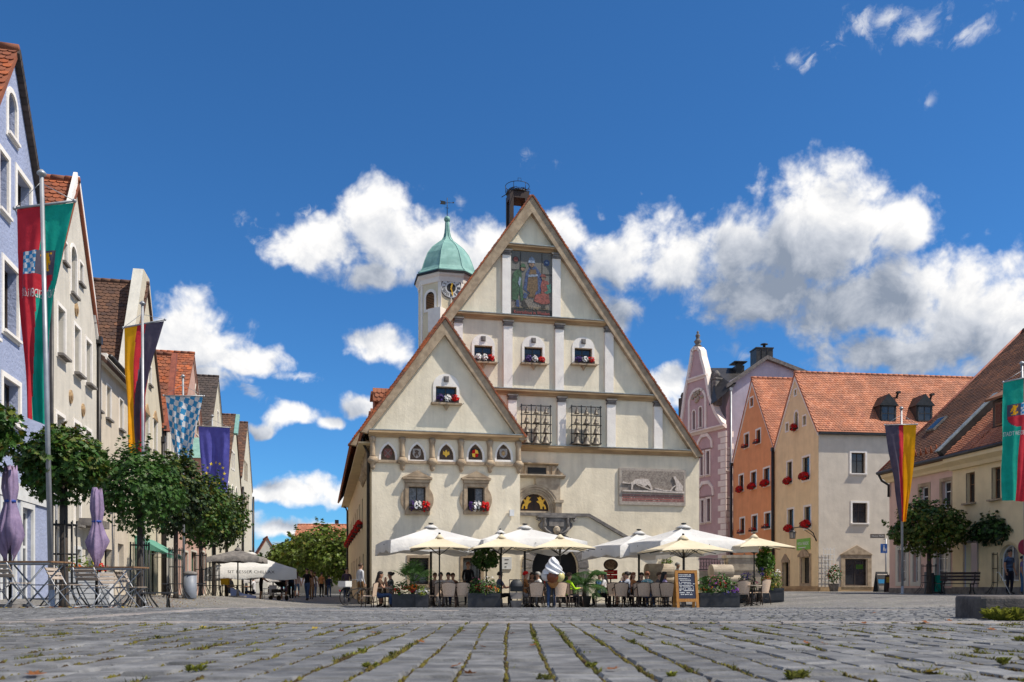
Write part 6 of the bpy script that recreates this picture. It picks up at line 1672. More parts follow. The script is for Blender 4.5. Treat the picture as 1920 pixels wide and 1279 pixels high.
def guard(X,Y,label,h=1.75,r=.24):
    t = thing('tree_guard',label,'tree guard',(X,Y,gz(X,Y)),.2,'iron guards round the tree trunks')
    for i in range(10):
        a = 6.283 * i / 10; c,s = math.cos(a),math.sin(a); mb = MB()
        mb.tube([(c*r,s*r,h),(c*r,s*r,.42),(c*r*1.25,s*r*1.25,.25),(c*r*2.0,s*r*2.0,.0)],.013,5); mb.build('guard_bar',M['dark_metal'],t)
    for z in (h-.08,h*.62,.5):
        mb = MB(); mb.tube([(r*math.cos(6.283*i/16),r*math.sin(6.283*i/16),z) for i in range(17)],.014,4,cap=False); mb.build('guard_ring',M['dark_metal'],t)
    return t
def rowx(Y): return -5.23 - .218 * Y
def sph(px,y0,y1,Y): return at(px,Y),(zt(y0,Y) + zt(y1,Y)) / 2,(zt(y0,Y) - zt(y1,Y)) / 2
TL = [(-72,13.6,725,890,.80,'leaf','leaf_gold','maple cut off by the left edge of the view, its crown before the blue house'),
      (120,17.6,806,945,.84,'leaf','leaf_gold','bright green maple with an iron guard before the white swept-gable house'),
      (262,23.5,840,1003,1.10,'leaf','leaf','dense dark green maple below the german flag'),
      (330,30.5,848,1010,1.05,'leaf_dark','leaf_gold','maple with reddish young shoots below the checked flag'),
      (376,36.8,888,1030,1.25,'leaf','leaf_gold','maple with turning leaves below the blue starred flag'),
      (402,41.2,920,1035,1.15,'leaf_dark','leaf_gold','second last maple of the left row, crown touching the last one'),
      (425,45.4,918,1030,1.12,'leaf','leaf_gold','last maple of the left row next to the white market parasol')]
for i,(px,Y,y0,y1,rx,ma,mb_,lb) in enumerate(TL):
    X,zc,rz = sph(px,y0,y1,Y)
    maple(X,Y,zc,rx,rz * 1.02,lb,21 + i,(ma,mb_),n=4200 if i < 3 else 3600,size=.12 if i < 3 else .15,r=.085)
    if i > 0: guard(X,Y,'flared iron guard round the trunk of the ' + ['','bright green maple before the white house','dense dark green maple below the german flag','maple below the checked flag','maple below the blue starred flag','second last maple of the left row','last maple of the left row'][i])
X,zc,rz = sph(1742,940,1045,38.5)
maple(X,38.5,zc,1.55,rz,'yellowish maple on the right before the salmon house, beside the flagpole',41,('leaf_gold','leaf'),n=4600,size=.16,r=.10,group='clipped maples on the right')
guard(X,38.5,'flared iron guard round the yellowish maple on the right',1.3,.3)
X,zc,rz = sph(1873,967,1025,37.0)
maple(X,37.0,zc,1.08,rz,'small dark maple before the buff house at the right edge',42,('leaf_dark','leaf'),n=2600,size=.15,r=.06,group='clipped maples on the right')
guard(X,37.0,'tall iron guard round the small dark maple at the right edge',1.75,.25)
# trees at the end of the street
for i,(px,Y,y0,y1,rx,lb) in enumerate(((540,88,1018,1095,2.3,'leftmost of the yellowish green lindens closing the street'),(578,84,1000,1095,2.6,'second linden from the left closing the street'),
        (612,80,984,1096,2.9,'tallest rounded linden closing the street, left of the town hall'),(650,78,1002,1098,2.7,'linden partly hidden by the side wall of the town hall'),(505,95,1045,1085,2.2,'low dark tree behind the white market parasol'))):
    X,zc,rz = sph(px,y0,y1,Y); z0 = gz(X,Y)
    t = thing('linden_tree',lb,'tree',(X,Y,z0),0,'lindens closing the street')
    crown(rx,rz,2300,.36,60+i,shoots=14,mats=('leaf_light','leaf_gold') if i < 4 else ('leaf_dark','leaf')).build('crown',[M['leaf_light'],M['leaf_gold']] if i < 4 else [M['leaf_dark'],M['leaf']],t,(0,0,zc-z0))
    tree_trunk(zc-z0-rz,.16,rx,rz,zc-z0).build('trunk',M['trunk'],t)
# far wooded mass beyond the last houses
mb = MB(); random.seed(3)
for i in range(26):
    cx_ = -125 + i * 9.5; leaves(mb,cx_,210 + random.uniform(-6,6),4.5,7,4,random.uniform(4,6.5),170,1.0)
o = mb.build('far_trees',M['leaf_dark']); tag(o,'far line of dark trees behind the houses',kind='stuff')

# ================================================================ flags
M['flag_red'] = mat('red_flag_cloth',(0.62,0.035,0.055),(0.52,0.026,0.042),rough=.75,nscale=3,bump=.45,bscale=7,bdist=.03,trans=.35,spec=.2)
M['flag_green'] = mat('green_flag_cloth',(0.01,0.40,0.295),(0.008,0.33,0.24),rough=.75,nscale=3,bump=.45,bscale=7,bdist=.03,trans=.35,spec=.2)
M['flag_gold'] = mat('gold_flag_cloth',(0.92,0.44,0.012),(0.85,0.39,0.01),rough=.75,nscale=3,bump=.45,bscale=7,bdist=.03,trans=.45,spec=.2)
M['flag_black'] = mat('black_flag_cloth',(0.12,0.10,0.14),(0.09,0.075,0.11),rough=.75,nscale=3,bump=.45,bscale=7,bdist=.03,trans=.3,spec=.2)
M['flag_white'] = mat('white_flag_cloth',(0.78,0.78,0.80),None,rough=.75,nscale=3,bump=.45,bscale=7,bdist=.03,trans=.35,spec=.2)
M['flag_sky'] = mat('light_blue_flag_cloth',(0.05,0.30,0.58),(0.04,0.26,0.52),rough=.75,nscale=3,bump=.45,bscale=7,bdist=.03,trans=.35,spec=.2)
M['flag_blue'] = mat('blue_flag_cloth',(0.13,0.13,0.52),(0.11,0.11,0.46),rough=.75,nscale=3,bump=.45,bscale=7,bdist=.03,trans=.5,spec=.2)
M['star'] = mat('yellow_star',(0.80,0.60,0.03),None,rough=.7)
M['letter'] = mat('pale_flag_lettering',(0.70,0.66,0.66),None,rough=.8)
FC = ['flag_red','flag_green','flag_gold','flag_black','flag_white','flag_sky','flag_blue','star']
def poly_at(pl,t):
    for (t0,x0,y0),(t1,x1,y1) in zip(pl,pl[1:]):
        if t <= t1: f = (t-t0) / (t1-t0); return x0+(x1-x0)*f,y0+(y1-y0)*f
    return pl[-1][1:]
class Flag:
    def __init__(s,Y,left,right,amp,nf,ph):
        s.Y,s.amp,s.nf,s.ph = Y,amp,nf,ph; s.l,s.r = s.par(left),s.par(right)
    def par(s,pl):
        y0,y1 = pl[0][1],pl[-1][1]; return [((y-y0)/(y1-y0),x,y) for x,y in pl]
    def p(s,a,t,off=0.0):
        l,r = poly_at(s.l,t),poly_at(s.r,t)
        px,py = l[0]+(r[0]-l[0])*a,l[1]+(r[1]-l[1])*a
        k = min(1,t*2.5)*s.amp
        dy = k * (math.sin(a*s.nf*6.283 + s.ph + 1.6*t) + .5*math.sin(a*s.nf*2.3*6.283 + 2.0*s.ph - 2.5*t)) + .04*math.sin(t*9+a*5+s.ph)*min(1,t*3)
        dy += .10 * t * t
        return Vector((at(px,s.Y),s.Y + dy - off,zt(py,s.Y)))
    def build(s,parent,colour,na=46,nt_=110,name='cloth'):
        vs = [s.p(i/na,j/nt_) for j in range(nt_+1) for i in range(na+1)]
        fs,mi = [],[]
        for j in range(nt_):
            for i in range(na):
                fs.append((j*(na+1)+i,(j+1)*(na+1)+i,(j+1)*(na+1)+i+1,j*(na+1)+i+1)); mi.append(FC.index(colour((i+.5)/na,(j+.5)/nt_)))
        me = bpy.data.meshes.new(name); me.from_pydata([v - parent.location for v in vs],[],fs)
        for c in FC: me.materials.append(M[c])
        me.polygons.foreach_set('material_index',mi); me.polygons.foreach_set('use_smooth',[True]*len(fs))
        return link(name,me,parent)
    def wrap(s,flag,bodies,material,name):
        """flat print: outlines given in (a, t) laid onto the cloth, seen from both sides"""
        vs,fs = [],[]
        for off in (.012,):
            for pl,faces in bodies:
                o = len(vs); vs += [s.p(a,t,off) for a,t in pl]; fs += [tuple(i+o for i in f) for f in faces]
        me = bpy.data.meshes.new(name); me.from_pydata([v - flag.parent.location for v in vs],[],fs); me.materials.append(M[material]); return link(name,me,flag)
def text_geo(s_):
    cu = bpy.data.curves.new('t','FONT'); cu.body = s_; cu.size = 1; cu.resolution_u = 2
    o = bpy.data.objects.new('t',cu); COL.objects.link(o); dg = bpy.context.evaluated_depsgraph_get(); me = bpy.data.meshes.new_from_object(o.evaluated_get(dg)); bpy.data.objects.remove(o)
    v = [(q.co.x,q.co.y) for q in me.vertices]; f = [tuple(p.vertices) for p in me.polygons]; bpy.data.meshes.remove(me); return v,f
def flagpole(px_top,y_top,px_bot,Y,label,r=.045):
    X = at(px_bot,Y); z0 = gz(X,Y); t = thing('flagpole',label,'flagpole',(X,Y,z0),0,'steel flagpoles round the square')
    zt_ = zt(y_top,Y); dx = at(px_top,Y) - X
    mb = MB(); mb.tube([(0,0,0),(dx,0,zt_-z0)],[r*1.15,r*.85],10); mb.build('pole',M['grey_metal'],t)
    mb = MB(); mb.lathe([(r*1.0,0),(r*1.9,.03),(r*1.9,.06),(r*.6,.12)],(dx,0,zt_-z0),10); mb.build('pole_cap',M['grey_metal'],t)
    mb = MB(); mb.lathe([(r*2.2,0),(r*2.2,.04),(r*1.3,.06),(r*1.2,.35)],(0,0,0),10); mb.build('pole_base',M['grey_metal'],t)
    return t
def banner(F,label,bar,colour,cords):
    t = thing('banner_flag',label,'flag',tuple(F.p(.5,0)),0)
    b0,b1_ = [Vector((at(x,F.Y),F.Y-.03,zt(y,F.Y))) - t.location for x,y in bar]
    mb = MB(); mb.tube([b0,b1_],.024,7); mb.ball(tuple(b0),.04,5); mb.ball(tuple(b1_),.04,5); mb.build('crossbar',M['grey_metal'],t)
    c = Vector((at(cords[0],F.Y),F.Y-.06,zt(cords[1],F.Y))) - t.location
    for b in (b0,b1_):
        mb = MB(); mb.tube([b,c],.007,4); mb.build('cord',M['grey_metal'],t)
    return t,F.build(t,colour)
def arms(a,t,ca,ct,wa,wt,mirror):
    """municipal shield: lion quarter, blue-white lozenges, red base"""
    u = (a-ca)/wa; v = (t-ct)/wt
    if mirror: u = -u
    if abs(u) > .5 or abs(v) > .5: return None
    lim = .5 if v < .12 else .5*math.sqrt(max(0,1-((v-.12)/.38)**2))
    if abs(u) > lim: return None
    if abs(u) > lim-.035: return 'flag_black'
    if v > .02: return 'flag_red'
    if u < 0:
        x,y = (u+.25)/.2,(v+.24)/.2
        body = abs(x*.8+y*.3*math.sin(y*7)) < .34 + .2*math.sin(x*9+y*5) and abs(y) < 1
        return 'flag_gold' if body else 'flag_black'
    return 'flag_sky' if (math.floor(u*8+v*2.5) + math.floor(v*9.5)) % 2 else 'flag_white'
# town flag on the left, seen from behind: lettering reads mirrored
flagpole(78,330,97,16.8,'leftmost steel flagpole, carrying the red and green town flag')
F1 = Flag(17.0,[(32,392),(30,470),(33,560),(40,680),(45,781)],[(139,380),(120,470),(104,560),(92,680),(85,797)],.07,1.6,.6)
def c1(a,t):
    q = arms(a,t,.46,.31,.68,.205,True)
    if q and q != 'x': return q
    return 'flag_red' if a < .47 + .05*math.sin(t*5) - .07*t else 'flag_green'
fb1,cl1 = banner(F1,'red and green town flag with coat of arms at the left, lettering mirrored',((29,392),(141,378)),c1,(79,345))
tv,tf = text_geo('STADT WEIDEN i.d.OPf.'); mxw = max(q[0] for q in tv)
F1.wrap(cl1,[([(.97 - q[0]/mxw*.90,.425 - q[1]*.055) for q in tv],tf)],'letter','lettering')
# german flag, left
flagpole(267,572,269,25.9,'steel flagpole carrying the left german flag')
F2 = Flag(26.15,[(233,614),(233,690),(236,760),(240,850)],[(308,602),(291,665),(275,745),(268,850)],.10,1.4,1.9)
def c2(a,t):
    if t > .42 and a > 1.02 - (t-.42)*.95: return 'flag_red'
    return 'flag_gold' if a < .33 + .05*t else ('flag_red' if a < .55 - .24*t else 'flag_black')
banner(F2,'black, red and gold german flag hanging before the flat-topped gable',((232,615),(310,600)),c2,(267,590))
# blue-white lozenge flag
flagpole(343,708,345,33.5,'steel flagpole carrying the blue and white checked flag')
F3 = Flag(33.2,[(310,743),(314,780),(320,820),(328,872)],[(381,743),(374,780),(366,820),(356,872)],.10,1.7,.3)
banner(F3,'blue and white lozenge flag over the maples of the left row',((307,742),(383,743)),lambda a,t: 'flag_sky' if (math.floor(a*7.5 + t*3.5) + math.floor(t*11.5 - a*2.2)) % 2 else 'flag_white',(343,722))
# blue flag with the ring of stars
flagpole(398,782,399,42.7,'steel flagpole carrying the blue starred flag')
F4 = Flag(42.35,[(372,799),(375,840),(377,880),(382,925)],[(431,802),(430,840),(427,880),(423,925)],.10,1.6,2.4)
t4,cl4 = banner(F4,'translucent blue flag with a ring of yellow stars',((371,799),(432,802)),lambda a,t: 'flag_blue',(399,788))
bod = []
for k in range(12):
    ca,ct = .54 + .34*math.cos(.5236*k),.70 + .165*math.sin(.5236*k)
    pts = [(ca + (.062 if i % 2 == 0 else .025)*math.sin(math.pi*i/5),ct - (.030 if i % 2 == 0 else .012)*math.cos(math.pi*i/5)) for i in range(10)] + [(ca,ct)]
    bod.append((pts,[(i,(i+1) % 10,10) for i in range(10)]))
[F4.wrap(cl4,[q],'star','star') for q in bod]
# right side: german flag and town flag
flagpole(1690,768,1692,36.5,'steel flagpole on the right carrying the narrow german flag')
F5 = Flag(36.2,[(1659,798),(1668,850),(1679,900),(1689,977)],[(1718,796),(1714,850),(1708,900),(1701,978)],.09,1.5,.9)
banner(F5,'black, red and gold german flag twisted narrow on the right',((1658,797),(1719,796)),lambda a,t: 'flag_black' if a < .45-.28*t else ('flag_red' if a < .58 else 'flag_gold'),(1690,778))
flagpole(1916,684,1925,30.0,'steel flagpole at the right edge carrying the town flag')
F6 = Flag(29.75,[(1881,717),(1880,800),(1880,880),(1883,938)],[(1955,702),(1948,800),(1938,880),(1930,940)],.05,1.4,.2)
def c6(a,t):
    q = arms(a,t,.46,.295,.64,.195,False)
    return q if q else ('flag_green' if a < .52 - .03*t else 'flag_red')
fb6,cl6 = banner(F6,'green and red town flag with coat of arms cut by the right edge',((1880,717),(1957,701)),c6,(1916,695))
F6.wrap(cl6,[([(.02 + q[0]/mxw*.96,.46 - q[1]*.05) for q in tv],tf)],'letter','lettering')

# ================================================================ parasols
def parasol(px,y_peak,y_edge,Y,half,rot,label,canvas,group,valance=.0,n=4,pole_m='dark_metal',pole_r=.045,sag=.06,py_dx=0):
    X = at(px,Y); z0 = gz(X,Y); zp,ze = zt(y_peak,Y)-z0,zt(y_edge,Y)-z0
    t = thing('parasol',label,'parasol',(X,Y,z0),rot,group)
    mb = MB(); NS = 8; NR = 7
    Rr = half * math.sqrt(2)
    for side in range(4):
        a0,a1 = math.pi/4 + side*math.pi/2,math.pi/4 + (side+1)*math.pi/2
        c0,c1_ = Vector((math.cos(a0),math.sin(a0),0))*Rr,Vector((math.cos(a1),math.sin(a1),0))*Rr
        vs = []
        for j in range(NR+1):
            f = j/NR
            for i in range(NS+1):
                e = i/NS; p = c0.lerp(c1_,e)*f
                z = zp + (ze-zp)*(f**.92) - sag*math.sin(math.pi*e)*math.sin(math.pi*min(1,f*.95))*(.6+half*.3)
                z -= (.05*half*math.sin(math.pi*e)*f*f)*(-1)
                vs.append((p.x*(1-.035*math.sin(math.pi*e)*f),p.y*(1-.035*math.sin(math.pi*e)*f),z))
        fs = [(j*(NS+1)+i,j*(NS+1)+i+1,(j+1)*(NS+1)+i+1,(j+1)*(NS+1)+i) for j in range(NR) for i in range(NS)]
        if valance:
            o = len(vs)
            for i in range(NS+1):
                b = Vector(vs[NR*(NS+1)+i]); vs.append((b.x*1.012,b.y*1.012,b.z - valance*(1+.12*math.sin(i*1.9+side))));
            fs += [(NR*(NS+1)+i,NR*(NS+1)+i+1,o+i+1,o+i) for i in range(NS)]
        mb.add(vs,fs,0,True)
    cn = mb.build('canopy',M[canvas],t)
    mb = MB(); mb.lathe([(half*.17,-.06),(half*.10,.03),(.03,.10)],(0,0,zp),8); mb.build('vent_cap',M[canvas],cn)
    mb = MB(); mb.lathe([(.03,.1),(.10 if half > 1.5 else .04,.105),(.10 if half > 1.5 else .04,.15),(.01,.16)],(0,0,zp),10); mb.build('finial',M['dark_metal'],cn)
    mb = MB(); mb.tube([(0,0,0),(0,0,zp)],pole_r,10); mb.build('pole',M[pole_m],t)
    for k in range(8):
        a = math.pi/4*k; rr = Rr if k % 2 else half
        e = Vector((math.cos(a)*rr*.985,math.sin(a)*rr*.985,ze-.07)); mb = MB()
        mb.tube([(0,0,zp-.06),tuple(e*.5 + Vector((0,0,(zp-.06)*.5-.06-.04*half))),tuple(e)],.013,4); mb.tube([(0,0,ze-.12-.1*half),(e.x*.48,e.y*.48,zp+(ze-zp)*.5-.05)],.011,4); mb.build('rib',M['dark_metal'],t)
    mb = MB(); mb.box(-.3,.3,-.3,.3,0,.07); mb.lathe([(pole_r*2.2,.07),(pole_r*1.6,.35)],(0,0,0),8); mb.build('base',M['stone_grey'],t)
    return t
GW_,GC_ = 'big white parasols over the terrace','small cream parasols along the terrace front'
BIG = [(808,988,1019,34.0,1.86,.30,'big white parasol at the left end of the terrace, before the pedimented windows',.42),
       (938,998,1022,37.2,1.45,.25,'white parasol set back between two larger ones, left of the portal',.35),
       (984,989,1019,34.2,1.95,.20,'big white parasol below the carved balcony console',.40),
       (1198,999,1028,36.2,1.75,.35,'white parasol behind the oval brown sign, lower of the right pair',.42),
       (1282,988,1022,34.0,2.0,.30,'biggest white parasol on the right, over the chalkboard',.36)]
for q in BIG: parasol(q[0],q[1],q[2],q[3],q[4],q[5],q[6],'canvas',GW_,q[7])
SML = [(824,1007,1029,30.6,1.02,.10,'small cream parasol farthest left, over the left planter'),(940,1007,1029,30.6,1.06,.12,'small cream parasol over the ball-crowned tree in the middle planter'),
       (1050,1007,1029,30.8,1.05,.10,'small cream parasol behind the giant ice cream cone'),(1281,1009,1034,30.0,1.22,.2,'small cream parasol above the chalkboard stand'),
       (1414,1006,1027,33.0,1.08,.2,'small cream parasol farthest right, before the orange house')]
for q in SML: parasol(q[0],q[1],q[2],q[3],q[4],q[5],q[6],'cream_canvas',GC_,.03,pole_r=.026,sag=.04)
# market parasols far left
q = parasol(470,1038,1068,44.0,2.1,.3,'big white printed parasol at the end of the left maples','canvas','parasols at the left cafe',.55,pole_r=.04)
text('SIT BESSER CHILLAX',.2,'black',q,(0.0,-2.2,zt(1068,44)-gz(at(470,44),44)-.22),sx=1.2)
parasol(446,1030,1046,37.5,1.05,.1,'dark grey square parasol before the white printed one','stone_grey','parasols at the left cafe',.22,pole_r=.03)
parasol(512,1072,1084,62.0,1.8,.2,'far pale parasol beyond the strolling couple','canvas','parasols at the left cafe',.35)
parasol(552,1080,1092,70.0,1.9,.2,'farthest pale parasol in the street','canvas','parasols at the left cafe',.3)
# folded lilac parasols
def folded(px,y0,y1,ytie,Y,label,wmax,dx=0):
    X = at(px,Y); z0 = gz(X,Y); t = thing('folded_parasol',label,'parasol',(X,Y,z0),random.uniform(0,3),'folded lilac parasols by the bistro tables')
    a,b2,c = zt(y0,Y)-z0,zt(y1,Y)-z0,zt(ytie,Y)-z0
    mb = MB(); N = 48; prof = [(a,wmax*.44),(a-(a-c)*.25,wmax*.52),(a-(a-c)*.6,wmax*.58),(c+.06,wmax*.46),(c,wmax*.40),(c-.06,wmax*.44),(c-(c-b2)*.3,wmax*.70),(c-(c-b2)*.58,wmax*1.0),(c-(c-b2)*.8,wmax*.72),(b2,wmax*.26)]
    vs = []
    for k,(z,r) in enumerate(prof):
        for i in range(N):
            th = 6.2832*i/N; f = 1 + .15*math.sin(th*7 + 1.1*math.sin(z*3)+.8*math.sin(th*2)) + .14*math.sin(th*3+1+z) + .08*math.sin(th*13)
            zz = z + (.06*math.sin(th*8+2) if k in (0,9) else 0) + (.10*math.sin(th*2+.5) if k >= 7 else 0); vs.append((r*f*math.cos(th),r*f*math.sin(th),zz))
    fs = [(k*N+i,(k+1)*N+i,(k+1)*N+(i+1) % N,k*N+(i+1) % N) for k in range(len(prof)-1) for i in range(N)] + [tuple(range(N))]
    mb.add(vs,fs,0,True); mb.build('folded_cloth',M['lilac_cloth'],t)
    mb = MB(); mb.lathe([(wmax*.44,-.022),(wmax*.47,0),(wmax*.44,.022)],(0,0,c),20); mb.build('tie_strap',M['blue_strap'],t)
    mb = MB(); mb.tube([(0,0,0),(0,0,a-.1)],.025,8); mb.build('pole',M['dark_metal'],t)
    mb = MB(); mb.box(-.22,.22,-.22,.22,0,.06); mb.build('base',M['stone_grey'],t)
folded(19,878,1040,940,14.2,'folded lilac parasol tied with blue band at the left edge',.185)
folded(181,920,1056,978,16.5,'folded lilac parasol tied with blue band between the two nearer maples',.185)

# ================================================================ cafe furniture
def make_chair():
    t = thing('wicker_chair','','chair')
    mb = MB(); vs = []
    seat = [(.24*math.copysign(abs(math.cos(a))**.7,math.cos(a)),.22*math.copysign(abs(math.sin(a))**.7,math.sin(a))) for a in [6.283*i/20 for i in range(20)]]
    mb.add([(x,y,.43) for x,y in seat] + [(x*1.02,y*1.02,.45) for x,y in seat] + [(x*.85,y*.85,.465) for x,y in seat],
           [tuple(range(19,-1,-1))] + [(i,(i+1) % 20,(i+1) % 20+20,i+20) for i in range(20)] + [(i+20,(i+1) % 20+20,(i+1) % 20+40,i+40) for i in range(20)] + [tuple(range(40,60))]); mb.build('seat',M['wicker'],t)
    mb = MB(); NA,NZ = 8,6; vs = []       # curved back panel
    for off in (0,.022):
        for j in range(NZ+1):
            for i in range(NA+1):
                a = -1 + 2*i/NA; w_ = .19 + .05*j/NZ; z = .47 + .40*j/NZ + (.035*(1-a*a) if j == NZ else 0); vs.append((a*w_,.20 + .07*j/NZ - .06*a*a + off,z))
    k = (NA+1)*(NZ+1)
    fs = [(j*(NA+1)+i,j*(NA+1)+i+1,(j+1)*(NA+1)+i+1,(j+1)*(NA+1)+i) for j in range(NZ) for i in range(NA)]
    fs += [tuple(k+i for i in reversed(f)) for f in fs]
    mb.add(vs,fs,0,True); mb.build('backrest',M['wicker'],t)
    mb = MB(); mb.tube([(-.20,.15,.45),(-.235,.19,.70),(-.255,.215,.86),(-.13,.265,.905),(0,.28,.915),(.13,.265,.905),(.255,.215,.86),(.235,.19,.70),(.20,.15,.45)],.016,6); mb.build('back_frame',M['chair_frame'],t)
    for s in (-1,1):
        mb = MB(); mb.tube([(s*.245,.20,.76),(s*.30,.05,.70),(s*.29,-.14,.665),(s*.25,-.21,.60),(s*.215,-.20,.44)],.017,6); mb.build('armrest',M['chair_frame'],t)
        for y in (-.19,.18):
            mb = MB(); mb.tube([(s*.20,y,.44),(s*.235,y*1.25,0)],.016,6); mb.build('leg',M['chair_frame'],t)
    mb = MB(); mb.tube([(-.22,-.2,.2),(0,0,.27),(.22,.2,.2)],.010,5); mb.tube([(.22,-.2,.2),(0,0,.27),(-.22,.2,.2)],.010,5); mb.build('cross_brace',M['chair_frame'],t)
    return t
def make_table(r=.34,top='stone_pale'):
    t = thing('cafe_table','','table')
    mb = MB(); mb.lathe([(r-.01,.70),(r,.71),(r,.73),(r-.01,.74)],(0,0,0),24,sm=False); mb.build('table_top',M[top],t)
    mb = MB(); mb.tube([(0,0,.03),(0,0,.70)],.03,8); mb.build('column',M['dark_metal'],t)
    for k in range(4):
        a = .785 + 1.5708*k; mb = MB(); mb.tube([(0,0,.10),(.15*math.cos(a),.15*math.sin(a),.05),(.27*math.cos(a),.27*math.sin(a),.01)],.018,5); mb.build('foot',M['dark_metal'],t)
    return t
ch0,tb0 = make_chair(),make_table()
used = {'c': 0,'t': 0}
def chair(px,Y,rot,label,x=None):
    X = at(px,Y) if x is None else x; p = (X,Y,gz(X,Y))
    if not used['c']:
        used['c'] = 1; ch0.location = p; ch0.rotation_euler = (0,0,rot); ch0['label'] = label; ch0['group'] = 'wicker bistro chairs on the terrace'; return ch0
    return dup(ch0,p,rot,label,'wicker bistro chairs on the terrace')
def table(px,Y,label):
    X = at(px,Y); p = (X,Y,gz(X,Y))
    if not used['t']:
        used['t'] = 1; tb0.location = p; tb0['label'] = label; tb0['group'] = 'round cafe tables on the terrace'; return tb0
    return dup(tb0,p,random.random(),label,'round cafe tables on the terrace')
PI = math.pi
# a chair's back is at +y of its own; rot 0 turns its back away from the camera, PI turns its back to the camera
CH = [(693,30.4,PI*1.45,'wicker chair at the far left of the terrace, left of the woman drinking'),(735,32.6,PI*.45,'wicker chair under the woman in the flowered shirt'),
      (710,31.6,PI*1.5,'wicker chair under the drinking woman on the far left'),
      (842,30.0,PI,'wicker chair with its back to us, right of the white-flowered pot'),(868,30.1,PI*1.02,'wicker chair with its back to us, left of the middle planter'),
      (815,31.0,PI*1.3,'wicker chair turned sideways behind the white-flowered pot'),(826,33.4,0,'wicker chair under the man in the pale shirt'),(848,34.0,0,'wicker chair behind the table of the pale-shirted men'),
      (1005,29.6,PI*1.02,'wicker chair with its back to us, left of the giant ice cream cone'),(1046,29.8,PI*1.15,'wicker chair directly right of the jeans-clad person'),(1066,30.3,PI*.75,'wicker chair under the child in the lime green shirt'),
      (985,31.5,PI*1.2,'wicker chair under the person with the red cap'),(1010,32.6,0,'wicker chair under the bald man in white'),
      (1128,33.5,PI*1.5,'wicker chair under the leftmost guest below the oval sign'),(1153,31.6,PI*.9,'wicker chair left of the grey-backed pair on the right terrace'),(1164,31.2,PI,'grey-looking wicker chair with its back to us beside the woman in the checked shirt'),
      (1178,32.0,PI*1.45,'wicker chair under the woman in the checked shirt'),(1194,31.0,PI*1.1,'wicker chair between the checked shirt and the flowered shirt'),(1206,30.6,PI,'wicker chair left of the man in the flowered shirt'),
      (1212,31.5,PI*1.15,'wicker chair under the man in the flowered shirt'),(1236,30.4,PI*.85,'sunlit wicker chair right of the man in the flowered shirt'),(1252,30.2,PI*.9,'sunlit wicker chair next to the chalkboard'),
      (1230,32.8,PI*.1,'wicker chair under the long-haired woman near the chalkboard'),(1262,31.0,PI*1.2,'wicker chair half hidden by the chalkboard'),
      (1392,31.2,PI*1.0,'wicker chair right of the flower-filled planter box'),(1402,32.4,PI*.2,'wicker chair behind the dark table at the right end'),(1428,31.4,PI*1.2,'wicker chair at the right end of the terrace by the parasol pole'),(1078,32.0,PI*.6,'wicker chair beside the palm, right of the lime shirt')]
for q in CH: chair(*q)
TB = [(722,31.4,'round table between the two women on the far left'),(838,32.0,'round table of the pale-shirted men'),(996,31.3,'round table behind the giant ice cream cone'),(1030,31.0,'round table by the child in lime green'),
      (1150,32.8,'round table below the oval brown sign'),(1186,33.0,'round table of the woman in the checked shirt'),(1222,31.9,'round table before the man in the flowered shirt'),(1246,31.4,'round table left of the chalkboard'),(1410,31.2,'round table at the right end of the terrace')]
for q in TB: table(*q)
# planters
def planter(px,Y,w_,d_,h_,label,flowers,foliage,name='planter',rot=0.0,fh=.45,n=320,cat='planter'):
    X = at(px,Y); t = thing(name,label,cat,(X,Y,gz(X,Y)),rot,'dark planter boxes edging the terrace')
    mb = MB(); t0 = .03
    mb.box(-w_/2,w_/2,-d_/2,-d_/2+t0,.04,h_); mb.box(-w_/2,w_/2,d_/2-t0,d_/2,.04,h_); mb.box(-w_/2,-w_/2+t0,-d_/2+t0,d_/2-t0,.04,h_); mb.box(w_/2-t0,w_/2,-d_/2+t0,d_/2-t0,.04,h_)
    mb.box(-w_/2+.05,w_/2-.05,-d_/2-.012,-d_/2-.0,.10,.13); mb.box(-w_/2+.05,w_/2-.05,-d_/2-.012,-d_/2-.0,h_-.10,h_-.07); mb.box(-w_/2+.04,w_/2-.04,-d_/2+.04,d_/2-.04,0,.04); mb.build('box',M['planter'],t)
    mb = MB(); mb.box(-w_/2+t0,w_/2-t0,-d_/2+t0,d_/2-t0,h_-.1,h_-.06); mb.build('soil',M['soil'],t)
    mb = MB(); leaves(mb,0,-.05,h_+fh*.35,w_*.52,d_*.62,fh*.75,n,.06); mb.build('foliage',M[foliage],t)
    for (c,fx,fz,sx,sz,k,r) in flowers:
        mb = MB(); petals(mb,fx*w_,-d_*.15,h_+fz,sx,d_*.5,sz,k,r); mb.build('blossom',M['fl_'+c],t)
    return t
planter(762,30.2,.92,.5,.52,'grey planter of red and orange flowers on the left, before the fan palm',[('orange',.25,.22,.22,.14,70,.035),('red',-.1,.22,.10,.10,30,.035),('darkred',.3,.12,.2,.1,40,.03),('red',-.35,.12,.15,.08,26,.03)],'leaf')
planter(792,30.0,.42,.42,.50,'dark pot of white flowers beside the left planter',[('white',.0,.10,.24,.12,80,.035),('yellow',-.1,.06,.16,.08,18,.02)],'leaf_light',fh=.3,n=160)
planter(908,29.9,1.1,.5,.55,'dark planter of russet and white flowers under the ball-crowned tree',[('orange',.15,.16,.36,.13,60,.025),('darkred',-.0,.2,.4,.15,70,.028),('white',.1,.44,.38,.18,44,.02),('pink',-.12,.45,.3,.16,22,.02),('yellow',.42,.05,.12,.12,18,.025)],'leaf',fh=.5,n=420)
